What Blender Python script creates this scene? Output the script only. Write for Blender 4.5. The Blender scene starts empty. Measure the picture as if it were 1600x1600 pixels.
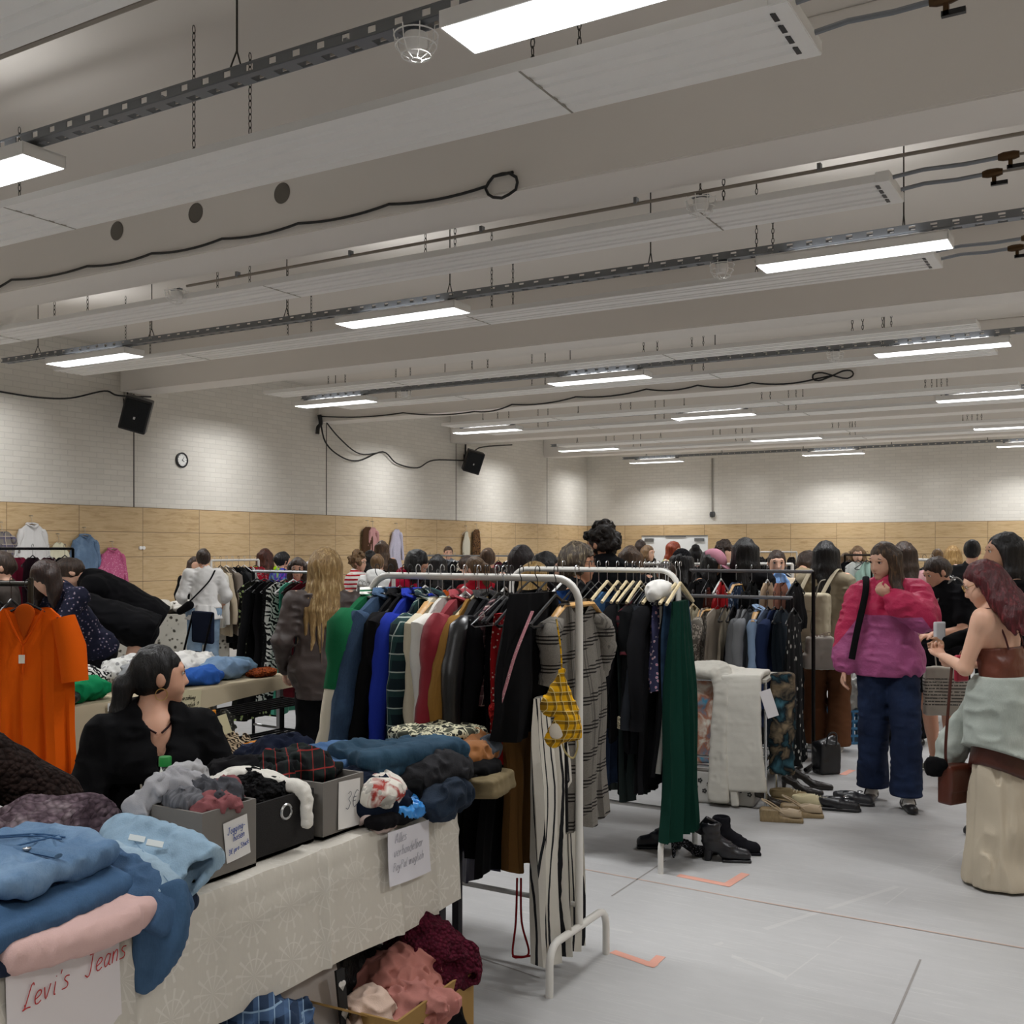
import bpy, bmesh, math, random
import numpy as np
from mathutils import Vector, Matrix

# ------------------------------------------------------------------ camera, world, exposure
SC = bpy.context.scene
COL = SC.collection
H = 1.6                      # eye height
F = 1650.0                   # focal length in pixels of the 1600 px frame
HY = 857.0                   # horizon row
TH = math.radians(30.4)      # heading, turned left of the side wall's direction
CT, ST = math.cos(TH), math.sin(TH)
cam = bpy.data.cameras.new('camera')
cam.sensor_width = 36.0
cam.lens = 36.0 * F / 1600.0
cam.shift_y = (HY - 800.0) / 1600.0
cam.clip_start = 0.05
camo = bpy.data.objects.new('camera', cam)
camo.location = (0, 0, H)
camo.rotation_euler = (math.pi / 2, 0, TH)
COL.objects.link(camo)
SC.camera = camo
wd = bpy.data.worlds.new('world')
SC.world = wd
wd.use_nodes = True
wd.node_tree.nodes['Background'].inputs[0].default_value = (1, 0.97, 0.93, 1)
wd.node_tree.nodes['Background'].inputs[1].default_value = 0.03
SC.view_settings.view_transform = 'Standard'
SC.view_settings.look = 'None'
SC.view_settings.gamma = 1.0
SC.view_settings.use_curve_mapping = False
SC.view_settings.exposure = 0.02
LAMP_W = 140.0               # watts of each of the hall's lamps, downwards
FILL_UP = 4.5               # upward fill added at each lamp to brighten the ceiling
LAMP_SPREAD = 2.2
LAMP_END = 23.0              # towards each end
LAMP_COL = (0.985, 0.99, 1.0)

# ------------------------------------------------------------------ helpers
def wp(px, d, z):
    """world point seen in column px at depth d and height z"""
    X = (px - 800.0) / F * d
    return Vector((X * CT - d * ST, X * ST + d * CT, z))

def wpy(px, py, d):
    return wp(px, d, H - (py - HY) * d / F)

def fl(px, py, z=0.0):
    d = F * (H - z) / (py - HY)
    return wp(px, d, z)

def hexc(h):
    h = h.lstrip('#')
    out = []
    for i in (0, 2, 4):
        c = int(h[i:i + 2], 16) / 255.0
        out.append(c / 12.92 if c <= 0.04045 else ((c + 0.055) / 1.055) ** 2.4)
    return tuple(out) + (1.0,)

def tag(o, label=None, cat=None, group=None, kind=None):
    if label: o['label'] = label
    if cat: o['category'] = cat
    if group: o['group'] = group
    if kind: o['kind'] = kind
    return o

def empty(name, loc=(0, 0, 0), rz=0.0, label=None, cat=None, group=None, parent=None, rot=None):
    o = bpy.data.objects.new(name, None)
    o.empty_display_size = 0.1
    COL.objects.link(o)
    o.location = loc
    o.rotation_euler = rot if rot is not None else (0, 0, rz)
    if parent is not None: o.parent = parent
    return tag(o, label, cat, group)

# ---- materials
_M = {}
class NT:
    def __init__(s, name):
        s.m = bpy.data.materials.new(name)
        s.m.use_nodes = True
        s.t = s.m.node_tree
        s.b = s.t.nodes['Principled BSDF']
    def n(s, kind, **kw):
        x = s.t.nodes.new(kind)
        for k, v in kw.items():
            if k.startswith('i_'):
                k = k[2:]
                x.inputs[int(k) if k.isdigit() else k.replace('_', ' ')].default_value = v
            else:
                setattr(x, k, v)
        return x
    def l(s, a, b):
        s.t.links.new(a, b)
    def coord(s, scale=(1, 1, 1), rot=(0, 0, 0)):
        c = s.n('ShaderNodeTexCoord')
        mp = s.n('ShaderNodeMapping')
        mp.inputs['Scale'].default_value = scale
        mp.inputs['Rotation'].default_value = rot
        s.l(c.outputs['Object'], mp.inputs[0])
        return mp.outputs[0]
    def noise(s, vec, scale, detail=4, rough=0.55, dist=0.0):
        x = s.n('ShaderNodeTexNoise')
        x.inputs['Scale'].default_value = scale
        x.inputs['Detail'].default_value = detail
        x.inputs['Roughness'].default_value = rough
        x.inputs['Distortion'].default_value = dist
        s.l(vec, x.inputs['Vector'])
        return x.outputs['Fac']
    def ramp(s, fac, stops, interp='LINEAR'):
        r = s.n('ShaderNodeValToRGB')
        r.color_ramp.interpolation = interp
        e = r.color_ramp.elements
        while len(e) < len(stops): e.new(0.5)
        for q, (p, c) in zip(e, stops):
            q.position = p
            q.color = c if len(c) == 4 else tuple(c) + (1,)
        s.l(fac, r.inputs[0])
        return r.outputs[0]
    def mix(s, fac, a, b, mode='MIX'):
        x = s.n('ShaderNodeMix', data_type='RGBA', blend_type=mode)
        for sock, v in ((x.inputs[0], fac), (x.inputs[6], a), (x.inputs[7], b)):
            if hasattr(v, 'links'): s.l(v, sock)
            elif isinstance(v, (int, float)): sock.default_value = v
            else: sock.default_value = v
        return x.outputs[2]
    def math(s, op, a, b=0.0, c=0.0):
        x = s.n('ShaderNodeMath', operation=op)
        for i, v in enumerate((a, b, c)):
            if hasattr(v, 'links'): s.l(v, x.inputs[i])
            else: x.inputs[i].default_value = v
        return x.outputs[0]
    def sep(s, vec):
        x = s.n('ShaderNodeSeparateXYZ')
        s.l(vec, x.inputs[0])
        return x.outputs
    def bump(s, hgt, strength=0.3, dist=0.01):
        x = s.n('ShaderNodeBump')
        x.inputs['Strength'].default_value = strength
        x.inputs['Distance'].default_value = dist
        s.l(hgt, x.inputs['Height'])
        s.l(x.outputs[0], s.b.inputs['Normal'])
    def fin(s, col=None, rough=0.7, metal=0.0, spec=None, sheen=0.0):
        if col is not None:
            if hasattr(col, 'links'): s.l(col, s.b.inputs['Base Color'])
            else: s.b.inputs['Base Color'].default_value = col
        s.b.inputs['Roughness'].default_value = rough
        s.b.inputs['Metallic'].default_value = metal
        if spec is not None: s.b.inputs['Specular IOR Level'].default_value = spec
        if sheen: s.b.inputs['Sheen Weight'].default_value = sheen
        return s.m

def stripes(t, v, freq, width):
    """1 inside the stripe"""
    fr = t.math('FRACT', t.math('MULTIPLY', v, freq))
    return t.math('LESS_THAN', fr, width)

def M(col, pat='plain', col2=None, rough=None, sc=1.0, metal=0.0, col3=None, spec=None):
    key = (col, pat, col2, rough, sc, metal, col3, spec)
    if key in _M: return _M[key]
    t = NT(pat + '_' + col.strip('#'))
    a = hexc(col)
    b = hexc(col2) if col2 else tuple(min(1, c * 1.6 + 0.004) for c in a[:3]) + (1,)
    c3 = hexc(col3) if col3 else b
    def dk(c, f): return tuple(x * f for x in c[:3]) + (1,)
    if pat in ('paint', 'metal', 'plastic', 'skin', 'flat'):
        v = t.coord()
        n = t.noise(v, 14 * sc, 3)
        cc = t.mix(t.math('MULTIPLY', n, 0.16 if pat != 'skin' else 0.25), a, dk(a, 0.72) if pat != 'skin' else hexc('b06a52'))
        r = {'paint': 0.45, 'metal': 0.32, 'plastic': 0.4, 'skin': 0.52, 'flat': 0.75}[pat]
        m = t.fin(cc, r if rough is None else rough, 1.0 if pat == 'metal' else metal, spec)
        if pat == 'skin':
            t.b.inputs['Subsurface Weight'].default_value = 0.12
            t.b.inputs['Subsurface Radius'].default_value = (0.012, 0.005, 0.003)
    elif pat == 'leather':
        v = t.coord()
        n = t.noise(v, 90 * sc, 3)
        n2 = t.noise(v, 9 * sc, 3)
        m = t.fin(t.mix(t.math('MULTIPLY', n2, 0.5), a, b), 0.33 if rough is None else rough)
        t.bump(n, 0.2, 0.004)
    elif pat == 'plain':
        v = t.coord()
        n = t.noise(v, 7 * sc, 4)
        w = t.noise(v, 420, 1)
        cc = t.mix(t.math('MULTIPLY', n, 0.45), a, dk(a, 0.72))
        m = t.fin(t.mix(t.math('MULTIPLY', w, 0.22), cc, b), 0.9 if rough is None else rough, spec=0.12)
        t.bump(t.math('ADD', w, t.math('MULTIPLY', n, 2.0)), 0.25, 0.004)
    elif pat == 'satin':
        v = t.coord((1, 1, 0.5))
        n = t.noise(v, 8 * sc, 4)
        m = t.fin(t.mix(t.math('MULTIPLY', n, 0.6), a, b), 0.38 if rough is None else rough)
        t.bump(n, 0.5, 0.02)
    elif pat == 'velvet':
        v = t.coord()
        n = t.noise(v, 6 * sc, 4)
        m = t.fin(t.mix(n, a, b), 0.75, sheen=0.15, spec=0.3)
        t.bump(n, 0.4, 0.02)
    elif pat == 'denim':
        v = t.coord()
        n = t.noise(v, 5 * sc, 5, 0.6)
        st = t.noise(t.coord((1, 1, 0.12)), 340, 2)
        st2 = t.noise(t.coord((0.15, 0.6, 1)), 300, 2)
        base = t.ramp(n, [(0.28, dk(a, 0.72)), (0.5, a), (0.74, b)])
        cc = t.mix(t.math('MULTIPLY', st, 0.35), base, dk(b, 1.1))
        m = t.fin(t.mix(t.math('MULTIPLY', st2, 0.25), cc, dk(a, 0.5)), 0.86 if rough is None else rough, spec=0.25)
        t.bump(t.math('ADD', st, t.math('MULTIPLY', n, 2)), 0.3, 0.004)
    elif pat == 'knit':
        v = t.coord()
        vo = t.n('ShaderNodeTexVoronoi')
        vo.inputs['Scale'].default_value = 85 * sc
        t.l(v, vo.inputs['Vector'])
        n = t.noise(v, 30 * sc, 3)
        n2 = t.noise(v, 7 * sc, 3)
        cc = t.ramp(n, [(0.3, a), (0.5, b), (0.72, c3)])
        cc = t.mix(t.math('MULTIPLY', n2, 0.3), cc, a)
        cc = t.mix(t.math('MULTIPLY', vo.outputs['Distance'], 0.8), cc, dk(a, .5))
        m = t.fin(cc, 0.95, spec=0.15)
        t.bump(t.math('SUBTRACT', 1.0, vo.outputs['Distance']), 1.0, 0.02)
    elif pat in ('stripe', 'hstripe', 'rib'):
        v = t.coord()
        s3 = t.sep(v)
        x = s3[2] if pat == 'hstripe' else s3[0]
        x = t.math('ADD', x, t.math('MULTIPLY', t.noise(v, 9, 2), 0.006))
        k = stripes(t, x, 14 * sc, {'stripe': 0.2, 'hstripe': 0.4, 'rib': 0.5}[pat])
        m = t.fin(t.mix(k, a, b), 0.9, spec=0.2)
        t.bump(t.noise(v, 60, 3), 0.25, 0.004)
    elif pat == 'plaid':
        v = t.coord()
        s3 = t.sep(v)
        sx = stripes(t, t.math('ADD', s3[0], s3[1]), 9 * sc, 0.4)
        sz = stripes(t, s3[2], 9 * sc, 0.4)
        lx = stripes(t, t.math('ADD', t.math('ADD', s3[0], s3[1]), 0.075 / sc), 9 * sc, 0.07)
        lz = stripes(t, t.math('ADD', s3[2], 0.075 / sc), 9 * sc, 0.07)
        cc = t.mix(t.math('MULTIPLY', sx, 0.6), a, b)
        cc = t.mix(t.math('MULTIPLY', sz, 0.6), cc, b)
        cc = t.mix(t.math('MULTIPLY', t.math('MAXIMUM', lx, lz), 0.85), cc, c3)
        m = t.fin(cc, 0.9, spec=0.2)
        t.bump(t.noise(v, 50, 3), 0.25, 0.004)
    elif pat == 'glen':
        v = t.coord()
        s3 = t.sep(v)
        fx = stripes(t, t.math('ADD', s3[0], s3[1]), 60 * sc, 0.45)
        fz = stripes(t, s3[2], 75 * sc, 0.45)
        bx = stripes(t, t.math('ADD', s3[0], s3[1]), 8.5 * sc, 0.28)
        bz = stripes(t, t.math('ADD', s3[2], t.math('MULTIPLY', s3[0], -0.25)), 9.5 * sc, 0.36)
        k = t.math('MAXIMUM', t.math('MULTIPLY', bz, fz), t.math('MULTIPLY', t.math('MULTIPLY', bx, fx), 0.45))
        n = t.noise(v, 260, 2)
        base = t.mix(n, a, b)
        m = t.fin(t.mix(k, base, c3), 0.9, spec=0.2)
        t.bump(t.noise(v, 60, 3), 0.25, 0.004)
    elif pat in ('floral', 'dots', 'leopard'):
        v = t.coord((1, 1, 1) if pat != 'leopard' else (1.2, 1, 0.8))
        vo = t.n('ShaderNodeTexVoronoi')
        vo.inputs['Scale'].default_value = {'floral': 26, 'dots': 45, 'leopard': 48}[pat] * sc
        t.l(v, vo.inputs['Vector'])
        nz = t.noise(v, 70 * sc, 2)
        dd = t.math('ADD', vo.outputs['Distance'], t.math('MULTIPLY', nz, 0.35 if pat == 'floral' else 0.1))
        if pat == 'floral':
            cc = t.ramp(dd, [(0.0, b), (0.36, b), (0.4, c3), (0.5, a), (1, a)])
        elif pat == 'dots':
            cc = t.ramp(dd, [(0.0, b), (0.26, b), (0.3, a), (1, a)])
        else:
            cc = t.ramp(dd, [(0.0, c3), (0.22, c3), (0.3, b), (0.46, b), (0.52, a), (1, a)])
        m = t.fin(cc, 0.88, spec=0.2)
        t.bump(t.noise(v, 40, 3), 0.3, 0.006)
    elif pat in ('zebra', 'wavy'):
        v = t.coord((1, 1, 1.4))
        w = t.n('ShaderNodeTexWave', wave_type='BANDS', bands_direction='DIAGONAL')
        w.inputs['Scale'].default_value = 9 * sc
        w.inputs['Distortion'].default_value = 9
        w.inputs['Detail'].default_value = 2
        w.inputs['Detail Scale'].default_value = 1.4
        t.l(v, w.inputs['Vector'])
        m = t.fin(t.ramp(w.outputs['Fac'], [(0.42, a), (0.5, b)]), 0.85, spec=0.2)
    elif pat in ('camo', 'tie', 'blotch'):
        v = t.coord()
        n = t.noise(v, (11 if pat == 'camo' else 6) * sc, 2 if pat == 'camo' else 5, 0.5, 0.6)
        n2 = t.noise(t.coord((1, 1, 1), (1, 2, 0.4)), 8 * sc, 3, 0.5, 0.8)
        if pat == 'camo':
            cc = t.ramp(n, [(0.0, a), (0.45, b), (0.56, c3)], 'CONSTANT')
        else:
            cc = t.ramp(n, [(0.3, a), (0.47, b), (0.62, c3)])
            cc = t.mix(t.math('GREATER_THAN', n2, 0.58), cc, dk(b, 0.6)) if pat == 'blotch' else cc
        m = t.fin(cc, 0.88, spec=0.2)
        t.bump(t.noise(v, 30, 3), 0.3, 0.006)
    elif pat == 'hair':
        v = t.coord((1, 1, 0.16))
        n = t.noise(v, 75 * sc, 4, 0.65, 0.4)
        n2 = t.noise(v, 22 * sc, 3)
        cc = t.ramp(n, [(0.3, dk(a, 0.55)), (0.52, a), (0.75, b)])
        m = t.fin(t.mix(t.math('MULTIPLY', n2, 0.35), cc, dk(a, 0.6)), 0.42 if rough is None else rough, spec=0.4)
        t.bump(n, 0.7, 0.012)
    elif pat == 'wood':
        v = t.coord((1, 1, 0.2))
        n = t.noise(v, 60 * sc, 4, 0.6, 0.5)
        m = t.fin(t.ramp(n, [(0.3, dk(a, 0.75)), (0.6, a), (0.8, b)]), 0.5)
    elif pat == 'board':
        v = t.coord()
        n = t.noise(v, 12 * sc, 5)
        m = t.fin(t.mix(t.math('MULTIPLY', n, 0.4), a, dk(a, 0.75)), 0.85, spec=0.2)
    _M[key] = m
    return m

# ---- mesh accumulation
class MB:
    def __init__(s):
        s.v, s.f = [], []
    def add(s, vs, fs):
        o = len(s.v)
        s.v += [tuple(p) for p in vs]
        s.f += [tuple(i + o for i in q) for q in fs]
        return s
    def box(s, c, half, M3=None):
        hx, hy, hz = half
        vs = []
        for dx, dy, dz in ((-1, -1, -1), (1, -1, -1), (1, 1, -1), (-1, 1, -1), (-1, -1, 1), (1, -1, 1), (1, 1, 1), (-1, 1, 1)):
            p = Vector((dx * hx, dy * hy, dz * hz))
            if M3 is not None: p = M3 @ p
            vs.append(p + Vector(c))
        return s.add(vs, [(0, 3, 2, 1), (4, 5, 6, 7), (0, 1, 5, 4), (1, 2, 6, 5), (2, 3, 7, 6), (3, 0, 4, 7)])
    def rings(s, R, cap=True, closed=True):
        n = len(R[0])
        vs = [p for r in R for p in r]
        fs = []
        for i in range(len(R) - 1):
            for j in range(n if closed else n - 1):
                k = (j + 1) % n
                fs.append((i * n + j, i * n + k, (i + 1) * n + k, (i + 1) * n + j))
        if cap:
            fs.append(tuple(range(n - 1, -1, -1)))
            fs.append(tuple((len(R) - 1) * n + j for j in range(n)))
        return s.add(vs, fs)
    def tube(s, pts, r, n=8, cap=True, flat=1.0, up=None, loop=False):
        pts = [Vector(p) for p in pts]
        if loop: pts = pts + [pts[0], pts[1]]
        rs = r if isinstance(r, (list, tuple)) else [r] * len(pts)
        R = []
        prev = Vector(up) if up is not None else None
        for i, p in enumerate(pts):
            a = pts[max(i - 1, 0)]
            b = pts[min(i + 1, len(pts) - 1)]
            t = (b - a)
            if t.length < 1e-9: t = Vector((0, 0, 1))
            t.normalize()
            if prev is None:
                prev = Vector((0, 0, 1)) if abs(t.z) < 0.9 else Vector((1, 0, 0))
            e = prev - t * prev.dot(t)
            if e.length < 1e-6:
                e = Vector((1, 0, 0)) - t * t.x
            e.normalize()
            prev = e if up is None else Vector(up)
            q = t.cross(e)
            R.append([p + q * math.cos(2 * math.pi * j / n) * rs[i] + e * math.sin(2 * math.pi * j / n) * rs[i] * flat for j in range(n)])
        return s.rings(R, cap and not loop)
    def lathe(s, prof, n=20, c=(0, 0, 0), M3=None):
        R = []
        for r, z in prof:
            ring = []
            for j in range(n):
                p = Vector((r * math.cos(2 * math.pi * j / n), r * math.sin(2 * math.pi * j / n), z))
                if M3 is not None: p = M3 @ p
                ring.append(p + Vector(c))
            R.append(ring)
        return s.rings(R)
    def build(s, name, m, parent=None, smooth=True, loc=None, rz=None, rot=None, bevel=0.0):
        me = bpy.data.meshes.new(name)
        me.from_pydata(s.v, [], s.f)
        if smooth: me.shade_smooth()
        if bevel or smooth:
            pass
        me.materials.append(m)
        o = bpy.data.objects.new(name, me)
        COL.objects.link(o)
        if parent is not None: o.parent = parent
        if loc is not None: o.location = loc
        if rz is not None: o.rotation_euler = (0, 0, rz)
        if rot is not None: o.rotation_euler = rot
        if bevel:
            bm = bmesh.new(); bm.from_mesh(me)
            bmesh.ops.bevel(bm, geom=list(bm.edges), offset=bevel, segments=2, affect='EDGES', clamp_overlap=True)
            bm.to_mesh(me); bm.free()
            me.shade_flat()
        elif smooth:
            try: me.set_sharp_from_angle(angle=math.radians(42))
            except Exception: pass
        return o

def boxo(name, c, half, m, parent=None, bevel=0.0, M3=None):
    return MB().box(c, half, M3).build(name, m, parent, smooth=False, bevel=bevel)

# ---- signed distance modelling: smooth unions of tapered limbs, meshed by surface nets
_rng = np.random.RandomState(7)
_LAT = _rng.rand(32, 32, 32).astype(np.float32)
def vnoise(x, y, z, seed=0):
    x = x + seed * 7.31; y = y + seed * 3.17; z = z + seed * 5.53
    xi = np.floor(x).astype(np.int32); yi = np.floor(y).astype(np.int32); zi = np.floor(z).astype(np.int32)
    fx = x - xi; fy = y - yi; fz = z - zi
    fx = fx * fx * (3 - 2 * fx); fy = fy * fy * (3 - 2 * fy); fz = fz * fz * (3 - 2 * fz)
    g = lambda a, b, c: _LAT[(xi + a) & 31, (yi + b) & 31, (zi + c) & 31]
    return (((g(0, 0, 0) * (1 - fx) + g(1, 0, 0) * fx) * (1 - fy) + (g(0, 1, 0) * (1 - fx) + g(1, 1, 0) * fx) * fy) * (1 - fz)
            + ((g(0, 0, 1) * (1 - fx) + g(1, 0, 1) * fx) * (1 - fy) + (g(0, 1, 1) * (1 - fx) + g(1, 1, 1) * fx) * fy) * fz) * 2 - 1

def A3(v): return np.array(tuple(v), dtype=np.float64)

def cap(a, b, r1, r2=None, k=0.02, n=None, s=1.0, op='u'):
    r2 = r1 if r2 is None else r2
    return ('cap', A3(a), A3(b), r1, r2, k, None if n is None else A3(n) / np.linalg.norm(A3(n)), s, op)
def ell(c, rad, ax=None, k=0.02, op='u'):
    return ('ell', A3(c), A3(rad), np.eye(3) if ax is None else np.array([tuple(q) for q in ax], dtype=float), k, op)
def bx(c, half, ax=None, r=0.01, k=0.01, op='u'):
    return ('box', A3(c), A3(half), np.eye(3) if ax is None else np.array([tuple(q) for q in ax], dtype=float), r, k, op)

def _bounds(p):
    if p[0] == 'cap':
        r = max(p[3], p[4]) * max(1.0, p[7])
        return np.minimum(p[1], p[2]) - r, np.maximum(p[1], p[2]) + r
    e = (np.abs(p[3]).T @ (p[2] + (p[4] if p[0] == 'box' else 0)))
    return p[1] - e, p[1] + e

def _ev(p, X, Y, Z):
    if p[0] == 'cap':
        a, b, r1, r2, n, s = p[1], p[2], p[3], p[4], p[6], p[7]
        qx, qy, qz = X - a[0], Y - a[1], Z - a[2]
        ba = b - a
        if n is not None and s != 1.0:
            f = 1.0 / s - 1.0
            dn = (qx * n[0] + qy * n[1] + qz * n[2]) * f
            qx, qy, qz = qx + n[0] * dn, qy + n[1] * dn, qz + n[2] * dn
            ba = ba + n * (ba @ n) * f
        L = max(ba @ ba, 1e-12)
        t = np.clip((qx * ba[0] + qy * ba[1] + qz * ba[2]) / L, 0, 1)
        d = np.sqrt((qx - ba[0] * t) ** 2 + (qy - ba[1] * t) ** 2 + (qz - ba[2] * t) ** 2) - (r1 + (r2 - r1) * t)
        return d * min(1.0, s)
    c, hf, ax = p[1], p[2], p[3]
    qx, qy, qz = X - c[0], Y - c[1], Z - c[2]
    u = [qx * ax[i][0] + qy * ax[i][1] + qz * ax[i][2] for i in range(3)]
    if p[0] == 'ell':
        k0 = np.sqrt((u[0] / hf[0]) ** 2 + (u[1] / hf[1]) ** 2 + (u[2] / hf[2]) ** 2)
        k1 = np.sqrt((u[0] / hf[0] ** 2) ** 2 + (u[1] / hf[1] ** 2) ** 2 + (u[2] / hf[2] ** 2) ** 2)
        return k0 * (k0 - 1.0) / np.maximum(k1, 1e-6)
    d = [np.abs(u[i]) - hf[i] for i in range(3)]
    o = np.sqrt(sum(np.maximum(q, 0) ** 2 for q in d))
    return o + np.minimum(np.maximum(np.maximum(d[0], d[1]), d[2]), 0) - p[4]

def sdf(prims, h, cuts=(), noise=(), hollow=None):
    lo = np.min([_bounds(p)[0] for p in prims if p[-1] == 'u'], axis=0) - 0.03
    hi = np.max([_bounds(p)[1] for p in prims if p[-1] == 'u'], axis=0) + 0.03
    n = np.ceil((hi - lo) / h).astype(int) + 3
    xs = [lo[i] + h * np.arange(n[i]) for i in range(3)]
    D = np.full(n, 1.0)
    for p in prims:
        k = p[-3] if False else (p[5] if p[0] == 'cap' else (p[4] if p[0] == 'ell' else p[5]))
        bl, bh = _bounds(p)
        m = k + 3 * h
        i0 = np.clip(np.floor((bl - m - lo) / h).astype(int), 0, n)
        i1 = np.clip(np.ceil((bh + m - lo) / h).astype(int) + 1, 0, n)
        if np.any(i1 <= i0): continue
        sl = tuple(slice(i0[i], i1[i]) for i in range(3))
        X = xs[0][sl[0]][:, None, None]; Y = xs[1][sl[1]][None, :, None]; Z = xs[2][sl[2]][None, None, :]
        d = _ev(p, X, Y, Z)
        S = D[sl]
        if p[-1] == 'u':
            hh = np.clip(0.5 + 0.5 * (S - d) / k, 0, 1)
            D[sl] = S + (d - S) * hh - k * hh * (1 - hh)
        else:
            d = -d
            hh = np.clip(0.5 - 0.5 * (S - d) / k, 0, 1)
            D[sl] = S + (d - S) * hh + k * hh * (1 - hh)
    if noise:
        amp = sum(q[0] for q in noise)
        I = np.nonzero(np.abs(D) < amp * 1.5 + 3 * h)
        P = [xs[i][I[i]] for i in range(3)]
        v = np.zeros(len(I[0]))
        for (am, sc, sd, kind) in noise:
            w = vnoise(P[0] * sc[0], P[1] * sc[1], P[2] * sc[2], sd)
            if kind == 'r': w = 1 - 2.2 * np.abs(w)
            v += am * w
        D[I] -= v
    for (pt, nn) in cuts:
        pt = A3(pt); nn = A3(nn); nn = nn / np.linalg.norm(nn)
        pl = (xs[0][:, None, None] - pt[0]) * nn[0] + (xs[1][None, :, None] - pt[1]) * nn[1] + (xs[2][None, None, :] - pt[2]) * nn[2]
        D = np.maximum(D, pl)
    D[0] = D[-1] = 1; D[:, 0] = D[:, -1] = 1; D[:, :, 0] = D[:, :, -1] = 1
    # surface nets
    s = D < 0
    a, b, c = D.shape
    cs = [(i, j, k) for i in (0, 1) for j in (0, 1) for k in (0, 1)]
    sub = lambda A, q: A[q[0]:a - 1 + q[0], q[1]:b - 1 + q[1], q[2]:c - 1 + q[2]]
    cnt = sum(sub(s, q).astype(np.int8) for q in cs)
    mask = (cnt > 0) & (cnt < 8)
    I = np.nonzero(mask)
    N = len(I[0])
    idx = np.full(mask.shape, -1, np.int64)
    idx[I] = np.arange(N)
    val = {q: D[I[0] + q[0], I[1] + q[1], I[2] + q[2]] for q in cs}
    acc = np.zeros((N, 3)); num = np.zeros(N)
    for q in cs:
        for ax in range(3):
            if q[ax]: continue
            r = list(q); r[ax] = 1; r = tuple(r)
            v0, v1 = val[q], val[r]
            cr = (v0 < 0) != (v1 < 0)
            t = np.where(cr, v0 / np.where(cr, v0 - v1, 1), 0)
            for e in range(3):
                acc[:, e] += np.where(cr, (t if e == ax else q[e]), 0)
            num += cr
    V = (np.stack(I, 1) + acc / num[:, None]) * h + lo
    quads = []
    for ax in range(3):
        u, w = (ax + 1) % 3, (ax + 2) % 3
        sl0 = [slice(None)] * 3; sl1 = [slice(None)] * 3
        sl0[ax] = slice(0, -1); sl1[ax] = slice(1, None)
        s0, s1 = s[tuple(sl0)], s[tuple(sl1)]
        E = np.nonzero(s0 != s1)
        E = [e for e in E]
        ins = s0[tuple(E)]
        def cell(du, dw):
            q = [None] * 3
            q[ax] = E[ax]; q[u] = E[u] + du; q[w] = E[w] + dw
            return idx[tuple(q)]
        A, B, C, Dq = cell(-1, -1), cell(0, -1), cell(0, 0), cell(-1, 0)
        fw = np.stack([A, B, C, Dq], 1)
        fw[~ins] = fw[~ins][:, ::-1]
        quads.append(fw)
    return V, np.concatenate(quads)

def npmesh(name, V, Q, m, parent=None, loc=None, rz=None, rot=None):
    me = bpy.data.meshes.new(name)
    me.vertices.add(len(V)); me.vertices.foreach_set('co', V.astype(np.float32).ravel())
    me.loops.add(len(Q) * 4); me.loops.foreach_set('vertex_index', Q.astype(np.int32).ravel())
    me.polygons.add(len(Q)); me.polygons.foreach_set('loop_start', (np.arange(len(Q)) * 4).astype(np.int32))
    me.update(calc_edges=True); me.validate()
    me.shade_smooth()
    me.materials.append(m)
    o = bpy.data.objects.new(name, me)
    COL.objects.link(o)
    if parent is not None: o.parent = parent
    if loc is not None: o.location = loc
    if rz is not None: o.rotation_euler = (0, 0, rz)
    if rot is not None: o.rotation_euler = rot
    return o

def sobj(name, prims, h, m, parent=None, cuts=(), noise=(), loc=None, rz=None):
    V, Q = sdf(prims, h, cuts, noise)
    return npmesh(name, V, Q, m, parent, loc, rz)

def copytree(o, parent=None):
    c = o.copy(); COL.objects.link(c)
    if parent is not None: c.parent = parent
    for ch in list(o.children): copytree(ch, c)
    return c
# ------------------------------------------------------------------ the hall
XW, YB, XR, YF, ZC = -13.9, 28.05, 5.6, -6.0, 4.8
ZB = 4.1                      # underside of the beams
WOODZ = 2.27

def on_y(px, py, y):
    u = (px - 800.0) / F
    d = y / (u * ST + CT)
    return wpy(px, py, d)
def on_x(px, py, x):
    u = (px - 800.0) / F
    d = x / (u * CT - ST)
    return wpy(px, py, d)

def m_brick():
    t = NT('painted_brick')
    c = t.n('ShaderNodeTexCoord')
    s = t.sep(c.outputs['Object'])
    cb = t.n('ShaderNodeCombineXYZ')
    t.l(t.math('ADD', s[0], s[1]), cb.inputs[0]); t.l(s[2], cb.inputs[1])
    br = t.n('ShaderNodeTexBrick')
    br.inputs['Scale'].default_value = 1.0
    br.inputs['Brick Width'].default_value = 0.26
    br.inputs['Row Height'].default_value = 0.0837
    br.inputs['Mortar Size'].default_value = 0.007
    br.inputs['Mortar Smooth'].default_value = 0.6
    br.inputs['Color1'].default_value = hexc('e2ded5')
    br.inputs['Color2'].default_value = hexc('dbd7ce')
    br.inputs['Mortar'].default_value = hexc('d2cec6')
    t.l(cb.outputs[0], br.inputs['Vector'])
    n = t.noise(c.outputs['Object'], 3, 5)
    n2 = t.noise(c.outputs['Object'], 40, 3)
    m = t.fin(t.mix(t.math('MULTIPLY', n, 0.12), br.outputs['Color'], hexc('b9b3a8')), 0.8, spec=0.25)
    t.bump(t.math('SUBTRACT', t.math('MULTIPLY', n2, 0.15), br.outputs['Fac']), 0.4, 0.006)
    return m

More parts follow.
